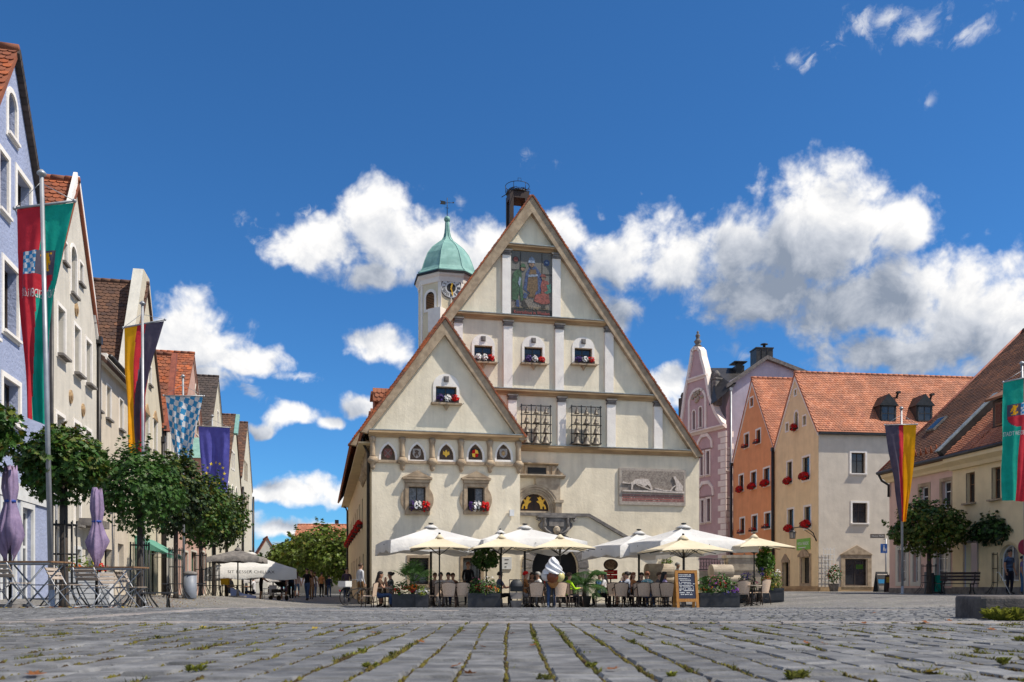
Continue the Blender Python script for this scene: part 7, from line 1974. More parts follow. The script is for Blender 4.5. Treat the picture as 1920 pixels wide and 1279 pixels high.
planter(1346,29.6,1.32,.6,.55,'big anthracite planter box of purple and red flowers beside the chalkboard',[('purple',.38,.12,.2,.14,50,.035),('blueviolet',.2,-.0,.3,.08,40,.035),('red',.1,.28,.22,.14,24,.03),('pink',-.05,.42,.35,.2,40,.028),('orange',-.25,.15,.3,.12,18,.03),('purple',-.15,.3,.3,.2,22,.03)],'leaf',fh=.62,n=620)
planter(1446,33.0,.80,.55,.55,'dark planter at the right end with orange and white flowers',[('orange',-.3,.30,.12,.14,40,.04),('white',.2,.55,.25,.16,40,.025),('yellow',.0,.10,.25,.1,26,.025),('blueviolet',-.5,.6,.12,.2,24,.03)],'leaf_light',fh=.7,n=460)
planter(1400,34.5,.8,.5,.5,'planter of violet flowers behind the right end table',[('blueviolet',.0,.55,.3,.22,60,.03),('pink',.3,.3,.2,.1,20,.03)],'leaf',fh=.6,n=280)
# ball-crowned potted trees
def ball_tree(px,Y,y0,y1,rx,label,ma='leaf_fresh',pot=True):
    X,zc,rz = sph(px,y0,y1,Y); z0 = gz(X,Y); t = thing('potted_tree',label,'tree',(X,Y,z0),0,'potted trees on the terrace')
    crown(rx,rz,700,.12,int(px),shoots=10,mats=(ma,)).build('crown',M[ma],t,(0,0,zc-z0))
    mb = MB(); mb.tube([(0,0,.35),(.02,0,1.0),(0,0,zc-z0)],[.03,.026,.02],6); mb.build('trunk',M['trunk'],t)
    mb = MB(); mb.lathe([(.17,0),(.24,.42),(.26,.44),(.2,.44),(.2,.38),(.01,.38)],(0,0,0),14); mb.build('pot',M['planter'],t)
ball_tree(911,31.2,1027,1071,.46,'ball-crowned potted tree with red blossoms behind the middle planter','leaf')
ball_tree(1434,34.0,1028,1078,.36,'bright green ball-crowned potted tree under the rightmost cream parasol')
# palms
def palm(px,Y,h_,L_,nf,label,fan=False):
    X = at(px,Y); z0 = gz(X,Y); t = thing('palm',label,'palm',(X,Y,z0),0,'potted palms on the terrace')
    random.seed(int(px))
    for k in range(nf):
        a = 6.283*k/nf*2.4 + random.uniform(-.2,.2); el = random.uniform(.15,1.35); mb = MB()
        c,s = math.cos(a),math.sin(a); ll = L_*random.uniform(.75,1.1)
        def q(tt): r = ll*tt*math.cos(el); return Vector((c*r,s*r,h_ + ll*tt*math.sin(el) - ll*.55*tt*tt*(1 if not fan else .25)))
        sd_ = Vector((-s,c,0))
        if fan:
            mb.tube([q(0),q(.55)],.012,4); b = q(.55); d = (q(.6)-q(.5)).normalized(); up = sd_.cross(d)
            for i in range(15):
                th = R(-105 + 15*i); v = d*math.cos(th) + sd_*math.sin(th); ln = ll*.55*(1-.25*abs(th)/1.8); w_ = Vector(v.cross(up)).normalized()*.02
                mb.add([b,b+v*ln*.5+w_,b+v*ln - Vector((0,0,ln*.2)),b+v*ln*.5-w_],[(0,1,2,3)])
        else:
            mb.tube([q(i/6) for i in range(7)],[.016,.014,.012,.01,.008,.006,.003],4)
            for i in range(22):
                tt = .15 + .85*i/22; b = q(tt); d = (q(min(1,tt+.05))-b).normalized()
                for sg in (-1,1):
                    v = (d*.6 + sd_*sg + Vector((0,0,-.25))).normalized(); ln = ll*.30*math.sin(math.pi*(.15+.8*tt))+.04; w_ = d*.014
                    mb.add([b,b+v*ln*.5+w_,b+v*ln-Vector((0,0,ln*.18)),b+v*ln*.5-w_],[(0,1,2,3)])
        mb.build('frond',M['palm'],t)
    mb = MB(); mb.tube([(0,0,.3),(0,0,h_)],[.09,.06],7); mb.build('trunk',M['trunk'],t)
    mb = MB(); mb.lathe([(.18,0),(.26,.40),(.28,.42),(.22,.42),(.22,.36),(.01,.36)],(0,0,0),14); mb.build('pot',M['planter'],t)
palm(774,32.0,.95,.95,16,'fan palm behind the grey planter on the left terrace',True)
palm(1096,33.0,.80,1.5,24,'feathery palm right of the child in lime green')
palm(1327,31.0,.75,.85,16,'feathery palm behind the chalkboard and big planter')
# chalkboard stand
X = at(1286,28.6); cb = thing('chalkboard','wooden framed chalkboard menu stand at the front of the terrace','menu board',(X,28.6,gz(X,28.6)),R(6))
for sgn,nm in ((-1,'front_panel'),(1,'rear_panel')):
    Mt = Matrix.Translation((0,0,1.28)) @ Matrix.Rotation(R(-11 if sgn < 0 else 11),4,'X') @ Matrix.Translation((0,0,-1.28))
    mb = MB(); mb.M = Mt
    mb.box(-.37,-.28,-.02,.02,.0,1.30); mb.box(.28,.37,-.02,.02,0,1.30); mb.box(-.28,.28,-.02,.02,1.20,1.30); mb.box(-.28,.28,-.02,.02,.26,.36); fr_ = mb.build(nm,M['wood'],cb)
    mb = MB(); mb.M = Mt; mb.box(-.279,.279,-.006,.006,.361,1.199); sl_ = mb.build('slate',mat('slate_board',(.012,.018,.045),(.02,.026,.055),rough=.6,nscale=4),fr_)
    if sgn < 0:
        random.seed(8); rows = [1.15,1.10,1.02,.97,.90,.85,.79,.745,.68,.63,.56,.50]
        for k,z in enumerate(rows):
            mb = MB(); mb.M = Mt; x = -.25
            end = random.uniform(.1,.25)
            while x < end:
                w_ = random.uniform(.012,.03); hgt = .014 if k < 8 else .018
                if random.random() < .85:
                    tl = random.uniform(-.004,.004)
                    mb.add([(x,-.0085,z-hgt+tl),(x+w_,-.0085,z-hgt*.6),(x+w_,-.0085,z+hgt+tl),(x,-.0085,z+hgt*.7)],[(0,1,2,3)])
                x += w_ + random.uniform(.004,.012)
            mb.build('chalk_line',M['whitepaint'],fr_)
# giant ice cream figure
X = at(1037,29.4); Y = 29.4; ic = thing('ice_cream_figure','giant ice cream cone figure with white swirl and brown and yellow scoops','advertising figure',(X,Y,gz(X,Y)),0)
zb = zt(1095,Y)-gz(X,Y); ztp = zt(1044,Y)-gz(X,Y); hh = ztp-zb
M['icewhite'] = mat('glossy_white_ice',(.74,.74,.76),None,rough=.25,nscale=3); M['choc'] = mat('glossy_chocolate',(.20,.055,.02),(.15,.04,.015),rough=.22,nscale=3); M['vanilla'] = mat('glossy_vanilla',(.62,.55,.22),(.52,.46,.2),rough=.25,nscale=3); M['waffle'] = mat('waffle_cone',(.42,.20,.07),(.30,.13,.04),rough=.5,nscale=9)
mb = MB(); NS,NH = 40,30; vs = []
for j in range(NH+1):
    f = j/NH; r = .335*(1-f)**.62*(1 - .0*f) + .008; tw = f*3.6
    for i in range(NS):
        th = 6.2832*i/NS; rr = r*(1 + .17*math.cos(5*(th+tw))); vs.append((rr*math.cos(th),rr*math.sin(th),zb+hh*.36+f*hh*.64))
mb.add(vs,[(j*NS+i,j*NS+(i+1) % NS,(j+1)*NS+(i+1) % NS,(j+1)*NS+i) for j in range(NH) for i in range(NS)],0,True); mb.build('cream_swirl',M['icewhite'],ic)
mb = MB(); mb.ball((-.02,-.16,zb+hh*.26),.205,14); mb.build('chocolate_scoop',M['choc'],ic)
mb = MB(); mb.ball((.20,-.06,zb+hh*.27),.185,14); mb.build('vanilla_scoop',M['vanilla'],ic)
mb = MB(); mb.ball((-.22,.0,zb+hh*.30),.185,14); mb.build('cream_scoop',M['icewhite'],ic)
mb = MB(); mb.lathe([(.06,zb-.14),(.16,zb-.03),(.20,zb+.06),(.18,zb+.08)],(0,0.02,0),18); mb.build('cone',M['waffle'],ic); mb = MB(); mb.tube([(0,.02,.03),(0,.02,zb-.12)],.025,8); mb.lathe([(.26,0),(.26,.03),(.03,.06)],(0,.02,0),18); mb.build('stand',M['dark_metal'],ic)
# high chair / pushchair, parked left of the cone
X = at(968,29.6); Y = 29.6; pr = thing('pushchair','black and grey pushchair with rounded hood parked by the tables','pushchair',(X,Y,gz(X,Y)),0)
mb = MB();
for j in range(1): mb.add([(.22*math.cos(math.pi*i/10),y,.78+.24*math.sin(math.pi*i/10)) for y in (-.2,.16) for i in range(11)],[(i,i+1,i+12,i+11) for i in range(10)] + [tuple(range(10,-1,-1))],0,True)
mb.build('hood',M['planter'],pr)
mb = MB(); mb.box(-.21,.21,-.17,.14,.60,.80); mb.build('seat_back',M['dark_metal'],pr)
mb = MB(); mb.add([(-.22,-.19,.58),(.22,-.19,.58),(.17,-.22,.36),(-.17,-.22,.36),(-.22,.1,.58),(.22,.1,.58),(.17,.1,.36),(-.17,.1,.36)],[(3,2,1,0),(4,5,6,7),(0,1,5,4),(2,3,7,6),(1,2,6,5),(3,0,4,7)]); mb.add([(-.2,-.24,.30),(.2,-.24,.30),(.16,-.20,.06),(-.16,-.20,.06),(-.2,.15,.30),(.2,.15,.30),(.16,.1,.06),(-.16,.1,.06)],[(3,2,1,0),(4,5,6,7),(0,1,5,4),(2,3,7,6),(1,2,6,5),(3,0,4,7)]); mb.build('basket',M['stone_grey'],pr)
for sx in (-1,1):
    mb = MB(); mb.tube([(sx*.23,-.3,1.0),(sx*.23,-.1,.6),(sx*.23,.22,.10)],.013,5); mb.tube([(sx*.23,.1,.6),(sx*.23,-.22,.12)],.012,5); mb.build('side_frame',M['dark_metal'],pr)
    for yy in (-.24,.24):
        mb = MB(); mb.tube([(sx*.21,yy,.10),(sx*.25,yy,.10)],.10,14,sm=False); mb.build('wheel',M['dark_metal'],pr)
mb = MB(); mb.tube([(-.23,-.3,1.0),(.23,-.3,1.0)],.015,6); mb.build('handle',M['dark_metal'],pr)
# oval sign with two red panels on a post
X = at(1145,37.0); Y = 37.0; zz = gz(X,Y); sg = thing('oval_sign','brown oval pretzel sign with two red panels on a post','sign',(X,Y,zz),0)
zo = zt(1059,Y)-zz; mb = MB(); ov = [(.30*math.cos(6.283*i/24),zo+.24*math.sin(6.283*i/24)) for i in range(24)]; mb.prism(ov,-.04,.04); ob = mb.build('oval_board',M['brown_wood'],sg)
mb = MB(); ring(mb,[(p[0]*.86,zo+(p[1]-zo)*.84) for p in ov],ov,-.06,-.039); mb.build('rim',M['dark_wood'],ob)
mb = MB(); mb.tube([(-.16,-.05,zo-.1),(-.2,-.05,zo+.05),(-.08,-.05,zo+.11),(.0,-.05,zo-.02),(.10,-.05,zo+.11),(.2,-.05,zo+.03),(.14,-.05,zo-.1),(.0,-.05,zo-.13),(-.16,-.05,zo-.1)],.018,5); mb.tube([(-.14,-.055,zo-.14),(.02,-.055,zo-.18),(.14,-.055,zo-.13)],.022,5); mb.build('pretzel_emblem',M['stone_gold'],ob)
for z in (zt(1073,Y)-zz,zt(1082,Y)-zz): mb = MB(); mb.box(-.28,.28,-.05,.05,z-.09,z+.09); rp_ = mb.build('red_panel',M['fl_red'],sg);
mb = MB()
for z in (zt(1073,Y)-zz,zt(1082,Y)-zz): mb.box(-.22,.12,-.056,-.051,z-.02,z+.02)
o = mb.build('panel_print',M['stone_gold'],sg);
mb = MB(); mb.tube([(0,0,0),(0,0,zo-.2)],.03,8); mb.build('post',M['dark_metal'],sg)
# ================================================================ people
def skin_body(pose):
    """one continuous body grown over a posed skeleton; the figure faces its own -y"""
    J = {}; E = []
    def j(n,p,r,par=None):
        J[n] = (Vector(p),r);
        if par: E.append((par,n))
    sit = pose.startswith('sit'); dz = -.45 if sit else 0
    ln = {'stand': 0,'walk': -.02,'lean': -.10,'sit': -.02,'sit_drink': -.03,'sit_back': .05,'push': -.06,'sit_lean': -.10}[pose]
    j('pelvis',(0,0,.95+dz),(.145,.115)); j('waist',(0,ln*.3,1.09+dz),(.135,.10),'pelvis'); j('chest',(0,ln*.8,1.29+dz),(.16,.115),'waist')
    j('clav',(0,ln+.01,1.42+dz),(.10,.08),'chest'); j('neck',(0,ln+.0,1.50+dz),(.05,.052),'clav')
    j('jaw',(0,ln-.03,1.565+dz),(.062,.072),'neck'); j('face',(0,ln-.025,1.635+dz),(.076,.09),'jaw'); j('crown',(0,ln-.01,1.695+dz),(.062,.072),'face')
    arms_ = {'stand': ((.05,.0,1.14),(.06,-.06,.90),(.06,-.10,.81)),'walk': ((.05,.05,1.14),(.05,-.02,.92),(.05,-.06,.84))}
    for s,n in ((-1,'L'),(1,'R')):
        j('sh'+n,(s*.175,ln+.01,1.405+dz),(.062,.062),'clav')
        if pose in ('stand','walk'):
            k = (1 if s > 0 else -1)*(.14 if pose == 'walk' else 0)
            el,wr_,hd = (s*.225,.03+k*.5,1.13),(s*.235,-.05+k*1.2,.90),(s*.235,-.075+k*1.4,.82)
        elif pose == 'lean': el,wr_,hd = (s*.22,ln-.02,1.15),(s*.17,ln-.24,1.0),(s*.14,ln-.31,.98)
        elif pose == 'push': el,wr_,hd = (s*.23,ln-.02,1.14),(s*.20,ln-.26,1.02),(s*.19,ln-.33,1.0)
        elif pose == 'sit_drink' and s > 0: el,wr_,hd = (s*.24,ln-.20,1.22+dz),(s*.10,ln-.20,1.42+dz),(s*.06,ln-.19,1.50+dz)
        elif pose == 'sit_back': el,wr_,hd = (s*.25,ln-.02,1.15+dz),(s*.20,ln-.22,1.10+dz),(s*.17,ln-.29,1.09+dz)
        else: el,wr_,hd = (s*.24,ln-.14,1.17+dz),(s*.13,ln-.36,1.21+dz),(s*.10,ln-.43,1.21+dz)
        j('el'+n,el,(.042,.042),'sh'+n); j('wr'+n,wr_,(.029,.027),'el'+n); j('hd'+n,hd,(.036,.022),'wr'+n)
        j('hip'+n,(s*.09,0,.88+dz),(.098,.098),'pelvis')
        if sit:
            kn,an,toe = (s*.12,-.42,.50),(s*.12,-.40,.10),(s*.13,-.55,.04)
            if pose == 'sit_back' and s > 0: an,toe = (s*.10,-.50,.10),(s*.10,-.65,.05)
        elif pose == 'walk': kn,an,toe = (s*.10,-s*.14-.03,.50),(s*.10,-s*.20+.06,.10),(s*.10,-s*.20-.10,.04)
        else: kn,an,toe = (s*.105,-.015,.50),(s*.11,.03,.09),(s*.13,-.12,.04)
        j('kn'+n,kn,(.062,.064),'hip'+n); j('an'+n,an,(.04,.042),'kn'+n); j('toe'+n,toe,(.042,.032),'an'+n)
    names = list(J); me = bpy.data.meshes.new('b'); me.from_pydata([J[n][0] for n in names],[(names.index(a),names.index(b2)) for a,b2 in E],[])
    o = bpy.data.objects.new('b',me); COL.objects.link(o)
    o.modifiers.new('s','SKIN');
    for i,n in enumerate(names):
        sv_ = me.skin_vertices[0].data[i]; sv_.radius = J[n][1]; sv_.use_root = (n == 'pelvis')
    ss = o.modifiers.new('u','SUBSURF'); ss.levels = 1; ss.render_levels = 1
    dg = bpy.context.evaluated_depsgraph_get(); me2 = bpy.data.meshes.new_from_object(o.evaluated_get(dg)); bpy.data.objects.remove(o)
    V = [tuple(v.co) for v in me2.vertices]; Fc = [tuple(p.vertices) for p in me2.polygons]; bpy.data.meshes.remove(me2)
    segs = [(a,b2,J[a][0],J[b2][0]) for a,b2 in E]
    mi = []
    for f in Fc:
        c = sum((Vector(V[i]) for i in f),Vector()) / len(f); best = None
        for a,b2,p,q in segs:
            d = q-p; t = max(0,min(1,(c-p).dot(d)/max(1e-9,d.length_squared))); dist = (c-(p+d*t)).length - .6*(J[a][1][0]*(1-t)+J[b2][1][0]*t)
            if best is None or dist < best[0]: best = (dist,a,b2,t)
        _,a,b2,t = best
        if b2 in ('jaw','face','crown') or (b2 == 'neck' and t > .35): m_ = 0
        elif b2[:2] == 'hd' : m_ = 0
        elif b2[:2] == 'wr': m_ = 4
        elif b2[:2] == 'el': m_ = 1 if t < .62 else 4
        elif b2[:3] == 'toe': m_ = 3
        elif b2[:2] == 'an': m_ = 5 if t < .9 else 3
        elif b2[:2] == 'kn': m_ = 2
        elif b2[:3] == 'hip' or (b2 == 'waist' and t < .12): m_ = 2
        else: m_ = 1
        mi.append(m_)
    mb = MB(); mb.v = V; mb.f = Fc; mb.m = mi; mb.s = [True]*len(Fc)
    # nose, ears, eyes, mouth and five fingers a side, joined to the same mesh
    hx = J['face'][0]
    mb.add([hx+Vector(p) for p in ((0,-.085,.03),(-.016,-.082,-.015),(.016,-.082,-.015),(0,-.112,-.012))],[(0,1,3),(0,3,2),(1,2,3)],0,True)
    for s in (-1,1):
        mb.ball(tuple(hx+Vector((s*.078,.005,.0))),.018,5,0,rz=.028); mb.ball(tuple(hx+Vector((s*.030,-.082,.026))),.010,4,6)
        n = 'L' if s < 0 else 'R'; h_,w_ = J['hd'+n][0],J['wr'+n][0]; d = (h_-w_).normalized(); sd_ = d.cross(Vector((s,0,.3))).normalized()
        sd_ = Vector((1,0,0)) if abs(d.z) < .7 else Vector((0,1,0)); nr = d.cross(sd_).normalized(); sd_ = nr.cross(d).normalized(); curl = nr * (.5 if nr.z < 0 or abs(d.z) > .7 else -.5)
        for k,L_ in enumerate((.068,.08,.075,.058)):
            b = h_ + sd_*(-.026+.0175*k) + d*.012
            mb.tube([b,b+d*L_*.5+curl*L_*.15,b+d*L_*.85+curl*L_*.5],[.0095,.0085,.0065],5,0)
        b = h_ - sd_*.030 - d*.03; mb.tube([b,b-sd_*.022+d*.03,b-sd_*.026+d*.062],[.011,.0095,.007],5,0)
    mb.box(hx.x-.02,hx.x+.02,hx.y-.085,hx.y-.079,hx.z-.048,hx.z-.042,7)
    o = mb.build('person_body',[M['black']]*8); me = o.data; bpy.data.objects.remove(o)
    return me,hx
M['skin'] = mat('skin',(.50,.28,.19),(.44,.24,.16),rough=.55,nscale=10); M['skin_tan'] = mat('tanned_skin',(.36,.18,.11),(.31,.15,.09),rough=.55,nscale=10)
CLOTH = {}
def cloth(c):
    k = tuple(c)
    if k not in CLOTH: CLOTH[k] = mat('cloth_%d' % len(CLOTH),c,tuple(q*.8 for q in c),rough=.9,nscale=9,spec=.15,bump=.4,bscale=18,bdist=.02)
    return CLOTH[k]
NAVY,BLACK,WHITE,JEANS,BROWN,GREY = (.02,.03,.08),(.014,.013,.016),(.72,.71,.70),(.06,.10,.20),(.20,.11,.05),(.22,.21,.21)
M['floral'] = mat('flowered_cloth',(.05,.05,.045),(.45,.40,.36),rough=.9,nscale=22,detail=2,ramp=(.55,.62)); M['tealfloral'] = mat('teal_flowered_cloth',(.10,.28,.32),(.55,.62,.58),rough=.9,nscale=18,detail=2,ramp=(.5,.58))
M['striped'] = mat('striped_cloth',(.015,.02,.05),(.05,.09,.17),rough=.9,nscale=9,detail=0,stretch=(.02,.02,1.8),ramp=(.48,.52))
HAIRC = dict(dark=(.02,.014,.01),brown=(.07,.035,.016),blond=(.38,.24,.09),grey=(.36,.35,.34),red=(.20,.06,.02),black=(.01,.009,.009))
HM = {k: mat(k+'_hair',c,tuple(q*.6 for q in c),rough=.6,nscale=30,stretch=(1,1,.15)) for k,c in HAIRC.items()}
POSES = {}
def hair_mesh(style):
    mb = MB(); N,K = 14,9; vs = []
    for k in range(K+1):
        ph = math.pi*.5*k/K*1.25
        for i in range(N):
            th = 6.283*i/N; x,y = math.sin(ph)*math.cos(th),math.sin(ph)*math.sin(th); z = math.cos(ph)
            f = 1.0
            front = max(0,-y)
            zz = .108*z + front*.055*(k/K)*1.3
            vs.append((x*.092*f,y*.108*f+.012,zz+.012))
    mb.add(vs,[(k*N+i,(k+1)*N+i,(k+1)*N+(i+1) % N,k*N+(i+1) % N) for k in range(K) for i in range(N)],0,True)
    if style == 'long':
        mb.add([(.088*math.cos(R(-10+20*i)),.095*math.sin(R(-10+20*i))+.03+.02*j,-.02-.07*j) for j in range(5) for i in range(11)],[(j*11+i,j*11+i+1,(j+1)*11+i+1,(j+1)*11+i) for j in range(4) for i in range(10)],0,True)
    if style == 'bun': mb.ball((0,.12,.05),.05,7)
    if style == 'cap': mb.add([(.085*math.cos(R(200+14*i)),.20*math.sin(R(200+14*i))*1.0,.035) for i in range(11)] + [(.08*math.cos(R(200+14*i)),.08*math.sin(R(200+14*i)),.05) for i in range(11)],[(i,i+1,i+12,i+11) for i in range(10)])
    if style == 'sunhat': mb.lathe([(.20,.03),(.2,.036),(.1,.06),(.09,.13),(.01,.14)],(0,.01,0),16)
    o = mb.build('hair',M['black']); me = o.data; bpy.data.objects.remove(o); return me
HAIR = {}
def person(px,Y,rot,pose,label,top,bottom,hair=('short','brown'),skin='skin',sleeve=False,shorts=False,shoes=(.05,.045,.04),scale=1.0,group='people on the square',x=None,z=0.0):
    if pose not in POSES: POSES[pose] = skin_body(pose)
    me,hx = POSES[pose]
    X = at(px,Y) if x is None else x
    o = link('person',me,None,(X,Y,gz(X,Y)+z),rot); o.scale = (scale,)*3
    tag(o,label,'person',group)
    tm = M[top] if isinstance(top,str) else cloth(top); bm_ = M[bottom] if isinstance(bottom,str) else cloth(bottom); sk = M[skin]
    for i,m_ in enumerate((sk,tm,bm_,cloth(shoes),tm if sleeve else sk,sk if shorts else bm_,M['black'],M['shield_red'])):
        o.material_slots[i].link = 'OBJECT'; o.material_slots[i].material = m_
    if hair:
        st,hc = hair
        if st not in HAIR: HAIR[st] = hair_mesh(st)
        h = link('hair',HAIR[st],o,tuple(hx + Vector((0,.01,.02)))); h.material_slots[0].link = 'OBJECT'; h.material_slots[0].material = HM[hc] if hc in HM else M[hc]
        if st in ('cap','sunhat'): h.name = st
    return o
GT = 'guests on the cafe terrace'
person(676,37.2,PI*.75,'stand','woman standing with her bicycle in a pale jacket and brown trousers',(.52,.52,.55),BROWN,('short','brown'),sleeve=True)
person(650,40.5,PI*.1,'stand','dark-haired person in dark clothes at the corner of the side wall',(.07,.05,.07),NAVY,('short','black'),sleeve=True,scale=.93)
person(711,31.3,PI*.5,'sit_drink','woman in dark top drinking at the far left table',(.10,.06,.04),JEANS,('long','dark'),'skin_tan',group=GT)
person(734,32.4,-PI*.55,'sit_drink','woman in black flowered shirt facing the drinking woman','floral',(.16,.09,.07),('bun','dark'),'skin_tan',shorts=True,group=GT)
person(826,33.2,.1,'sit','man in pale shirt facing us behind the left wicker chairs',(.42,.38,.36),GREY,('short','dark'),group=GT,sleeve=True)
person(841,33.6,-.1,'sit','dark-haired man in open pale shirt next to the pole of the small parasol',(.44,.40,.38),NAVY,('short','black'),group=GT,sleeve=True)
person(849,34.8,.15,'sit','person in brown top behind the pale-shirted men',(.14,.07,.05),BLACK,('short','brown'),group=GT)
person(815,34.4,.3,'sit','brown-haired person half hidden beside the fan palm',(.30,.24,.22),BLACK,('short','brown'),group=GT)
person(878,35.6,.0,'lean','waitress in black carrying a tray before the dark doorway',BLACK,BLACK,('bun','red'),group='waiting staff',sleeve=True)
person(936,31.8,PI*.6,'sit','dark-haired guest beside the middle planter',(.10,.12,.18),BLACK,('short','black'),group=GT)
person(984,31.2,PI*.5,'sit','guest with red cap and tan jacket left of the giant cone',(.30,.13,.05),GREY,('cap','fl_red'),group=GT,sleeve=True)
person(997,33.2,.2,'sit','dark-haired guest behind the red cap',(.16,.10,.07),BLACK,('long','dark'),'skin_tan',group=GT)
person(1010,32.4,-PI*.35,'sit','grey-haired man in white shirt left of the giant cone',WHITE,GREY,('short','grey'),group=GT)
person(1034,29.62,PI*.95,'stand','person in red top and blue jeans hidden behind the giant ice cream cone',(.60,.03,.03),JEANS,('short','brown'),shoes=WHITE,sleeve=True)
person(1062,30.2,PI*.6,'sit_lean','child in lime green shirt right of the giant cone',(.36,.62,.02),BLACK,('short','brown'),group=GT,sleeve=True,scale=.95)
person(1122,34.0,PI*.3,'sit','man in blue shirt beside the palm on the right terrace',(.05,.11,.22),BLACK,('short','black'),group=GT)
person(1133,33.0,-PI*.5,'sit','woman in white and black with long dark hair below the oval sign',(.60,.58,.58),BLACK,('long','black'),group=GT)
person(1170,34.2,.2,'sit','blond guest facing us under the right parasols',(.06,.07,.12),BLACK,('short','blond'),group=GT)
person(1178,31.9,-PI*.6,'sit_drink','woman in checked grey shirt with dark hair tied back',(.34,.36,.42),BLACK,('bun','dark'),group=GT,sleeve=True,shorts=True)
person(1186,33.6,PI*.3,'sit','red-haired woman behind the woman in the checked shirt',(.40,.16,.06),BLACK,('long','red'),group=GT)
person(1203,33.8,-.2,'sit','dark-haired guest by the pole of the right rear parasol',(.05,.05,.06),BLACK,('short','black'),group=GT)
person(1213,31.3,PI*.85,'sit','man in teal flowered shirt seen from behind','tealfloral',JEANS,('short','red'),group=GT,shoes=WHITE)
person(1231,33.0,PI*.3,'sit_lean','man in dark grey shirt in front of the stone scroll',(.12,.11,.11),GREY,('short','brown'),group=GT)
person(1244,32.2,PI*.55,'sit','long-haired dark woman left of the chalkboard',(.24,.20,.36),BLACK,('long','black'),'skin_tan',group=GT)
person(1270,36.5,PI*.4,'stand','grey-haired man in white shirt above the chalkboard',WHITE,NAVY,('short','grey'),group=GT)
SG = 'people strolling in the street'
person(546,46,.05,'walk','man in dark blue shirt and black trousers walking towards us',(.015,.035,.065),BLACK,('short','red'),shoes=WHITE,group=SG)
person(576,48,-.1,'walk','man in black shirt and blue jeans walking near the street end',BLACK,JEANS,('short','dark'),group=SG)
person(532,46.5,.3,'push','woman in dark top and flowered skirt pushing a stroller',(.03,.025,.05),(.22,.12,.30),('short','red'),shorts=True,shoes=WHITE,group=SG)
person(489,45.5,PI*.55,'lean','woman in black dress bending by the left cafe tables',BLACK,BLACK,('long','blond'),shorts=True,group=SG)
person(476,46.5,-PI*.5,'sit','grey-haired person in white and blue seated at the left cafe',(.62,.62,.66),NAVY,('short','grey'),group='guests at the left cafe')
person(433,44.5,PI*.4,'sit_back','person in grey top seated in the shade of the left cafe',(.20,.20,.22),JEANS,('short','brown'),group='guests at the left cafe')
person(557,60,PI,'stand','distant woman in denim shorts behind the walking men',(.50,.40,.36),(.10,.18,.30),('long','brown'),shorts=True,group=SG)
person(590,60,PI,'walk','distant person in white top and jeans seen from behind',WHITE,JEANS,('short','brown'),group=SG)
person(603,62,PI*.9,'stand','distant person in orange top before the trees',(.42,.20,.08),BLACK,('short','dark'),group=SG)
person(617,64,PI,'stand','distant person in dark jacket under the lindens',NAVY,JEANS,('short','dark'),group=SG,scale=.9,sleeve=True)
person(584,52,0,'walk','person in brown walking behind the man in black',(.18,.10,.05),(.22,.13,.07),('short','brown'),group=SG,sleeve=True)
person(1893,35.0,PI*.1,'stand','stout man in dark striped shirt with a walking stick at the right edge','striped',(.015,.015,.025),('short','black'),'skin_tan',scale=1.02)
person(1917,35.2,PI*.3,'stand','woman in violet top beside the striped man at the right edge',(.17,.12,.26),(.05,.12,.24),('short','black'),'skin_tan',scale=.88)
X = at(1886,34.7); mb = MB(); mb.tube([(-.25,.0,.86),(.1,-.15,.0)],.013,6); mb.tube([(-.25,0,.86),(-.29,.02,.90),(-.34,.04,.87)],.013,6); o = mb.build('walking_stick',M['whitepaint'],None,(X,34.7,gz(X,34.7))); tag(o,'white walking stick held by the man in the striped shirt','walking stick')
# waitress' tray
X = at(867,35.2); mb = MB(); mb.lathe([(.18,0),(.2,.02),(.19,.02),(.17,.006)],(0,0,0),20); o = mb.build('tray',M['stone_grey'],None,(X,35.2,gz(X,35.2)+1.02)); tag(o,'round serving tray carried by the waitress in black','tray')
# ================================================================ bicycle and pushchair in the street
def bicycle(px,Y,rot,label):
    X = at(px,Y); t = thing('bicycle',label,'bicycle',(X,Y,gz(X,Y)),rot)
    for x,nm in ((-.52,'rear'),(.52,'front')):
        mb = MB(); mb.tube([(x+.33*math.cos(6.283*i/24),0,.34+.33*math.sin(6.283*i/24)) for i in range(25)],.02,5,cap=False); wq = mb.build('wheel',M['black'],t)
        mb = MB()
        for i in range(10): mb.tube([(x,0,.34),(x+.32*math.cos(.628*i),0,.34+.32*math.sin(.628*i))],.003,3)
        mb.build('spoke',M['grey_metal'],wq)
        mb = MB(); mb.tube([(x+.37*math.cos(R(20+14*i)),0,.34+.37*math.sin(R(20+14*i))) for i in range(11)],.022,4); mb.build('mudguard',M['black'],t)
    mb = MB()
    for a,b2 in (((-.52,0,.34),(-.1,0,.30)),((-.1,0,.30),(-.22,0,.85)),((-.1,0,.30),(.36,0,.70)),((-.2,0,.62),(.36,0,.72)),((-.52,0,.34),(-.2,0,.68)),((.52,0,.34),(.34,0,1.02))): mb.tube([a,b2],.02,6)
    mb.build('frame',M['black'],t)
    mb = MB(); mb.tube([(.12,-.26,1.05),(.3,-.12,1.06),(.34,0,1.02),(.3,.12,1.06),(.12,.26,1.05)],.013,5); mb.build('handlebar',M['grey_metal'],t)
    mb = MB(); mb.ball((-.24,0,.90),.1,7,rz=.04); mb.build('saddle',M['black'],t)
    mb = MB(); mb.box(-.76,-.3,-.12,.12,.74,.76); mb.box(-.74,-.36,-.2,.2,.77,1.0); mb.build('carrier_basket',M['whitepaint'],t)
    mb = MB(); mb.ball((-.86,0,.60),.04,6); mb.build('tail_lamp',M['fl_red'],t)
    mb = MB(); mb.box(-.2,.0,-.02,.02,.3,.31); mb.box(-.11,-.09,-.1,.1,.28,.30); mb.build('pedal',M['black'],t)
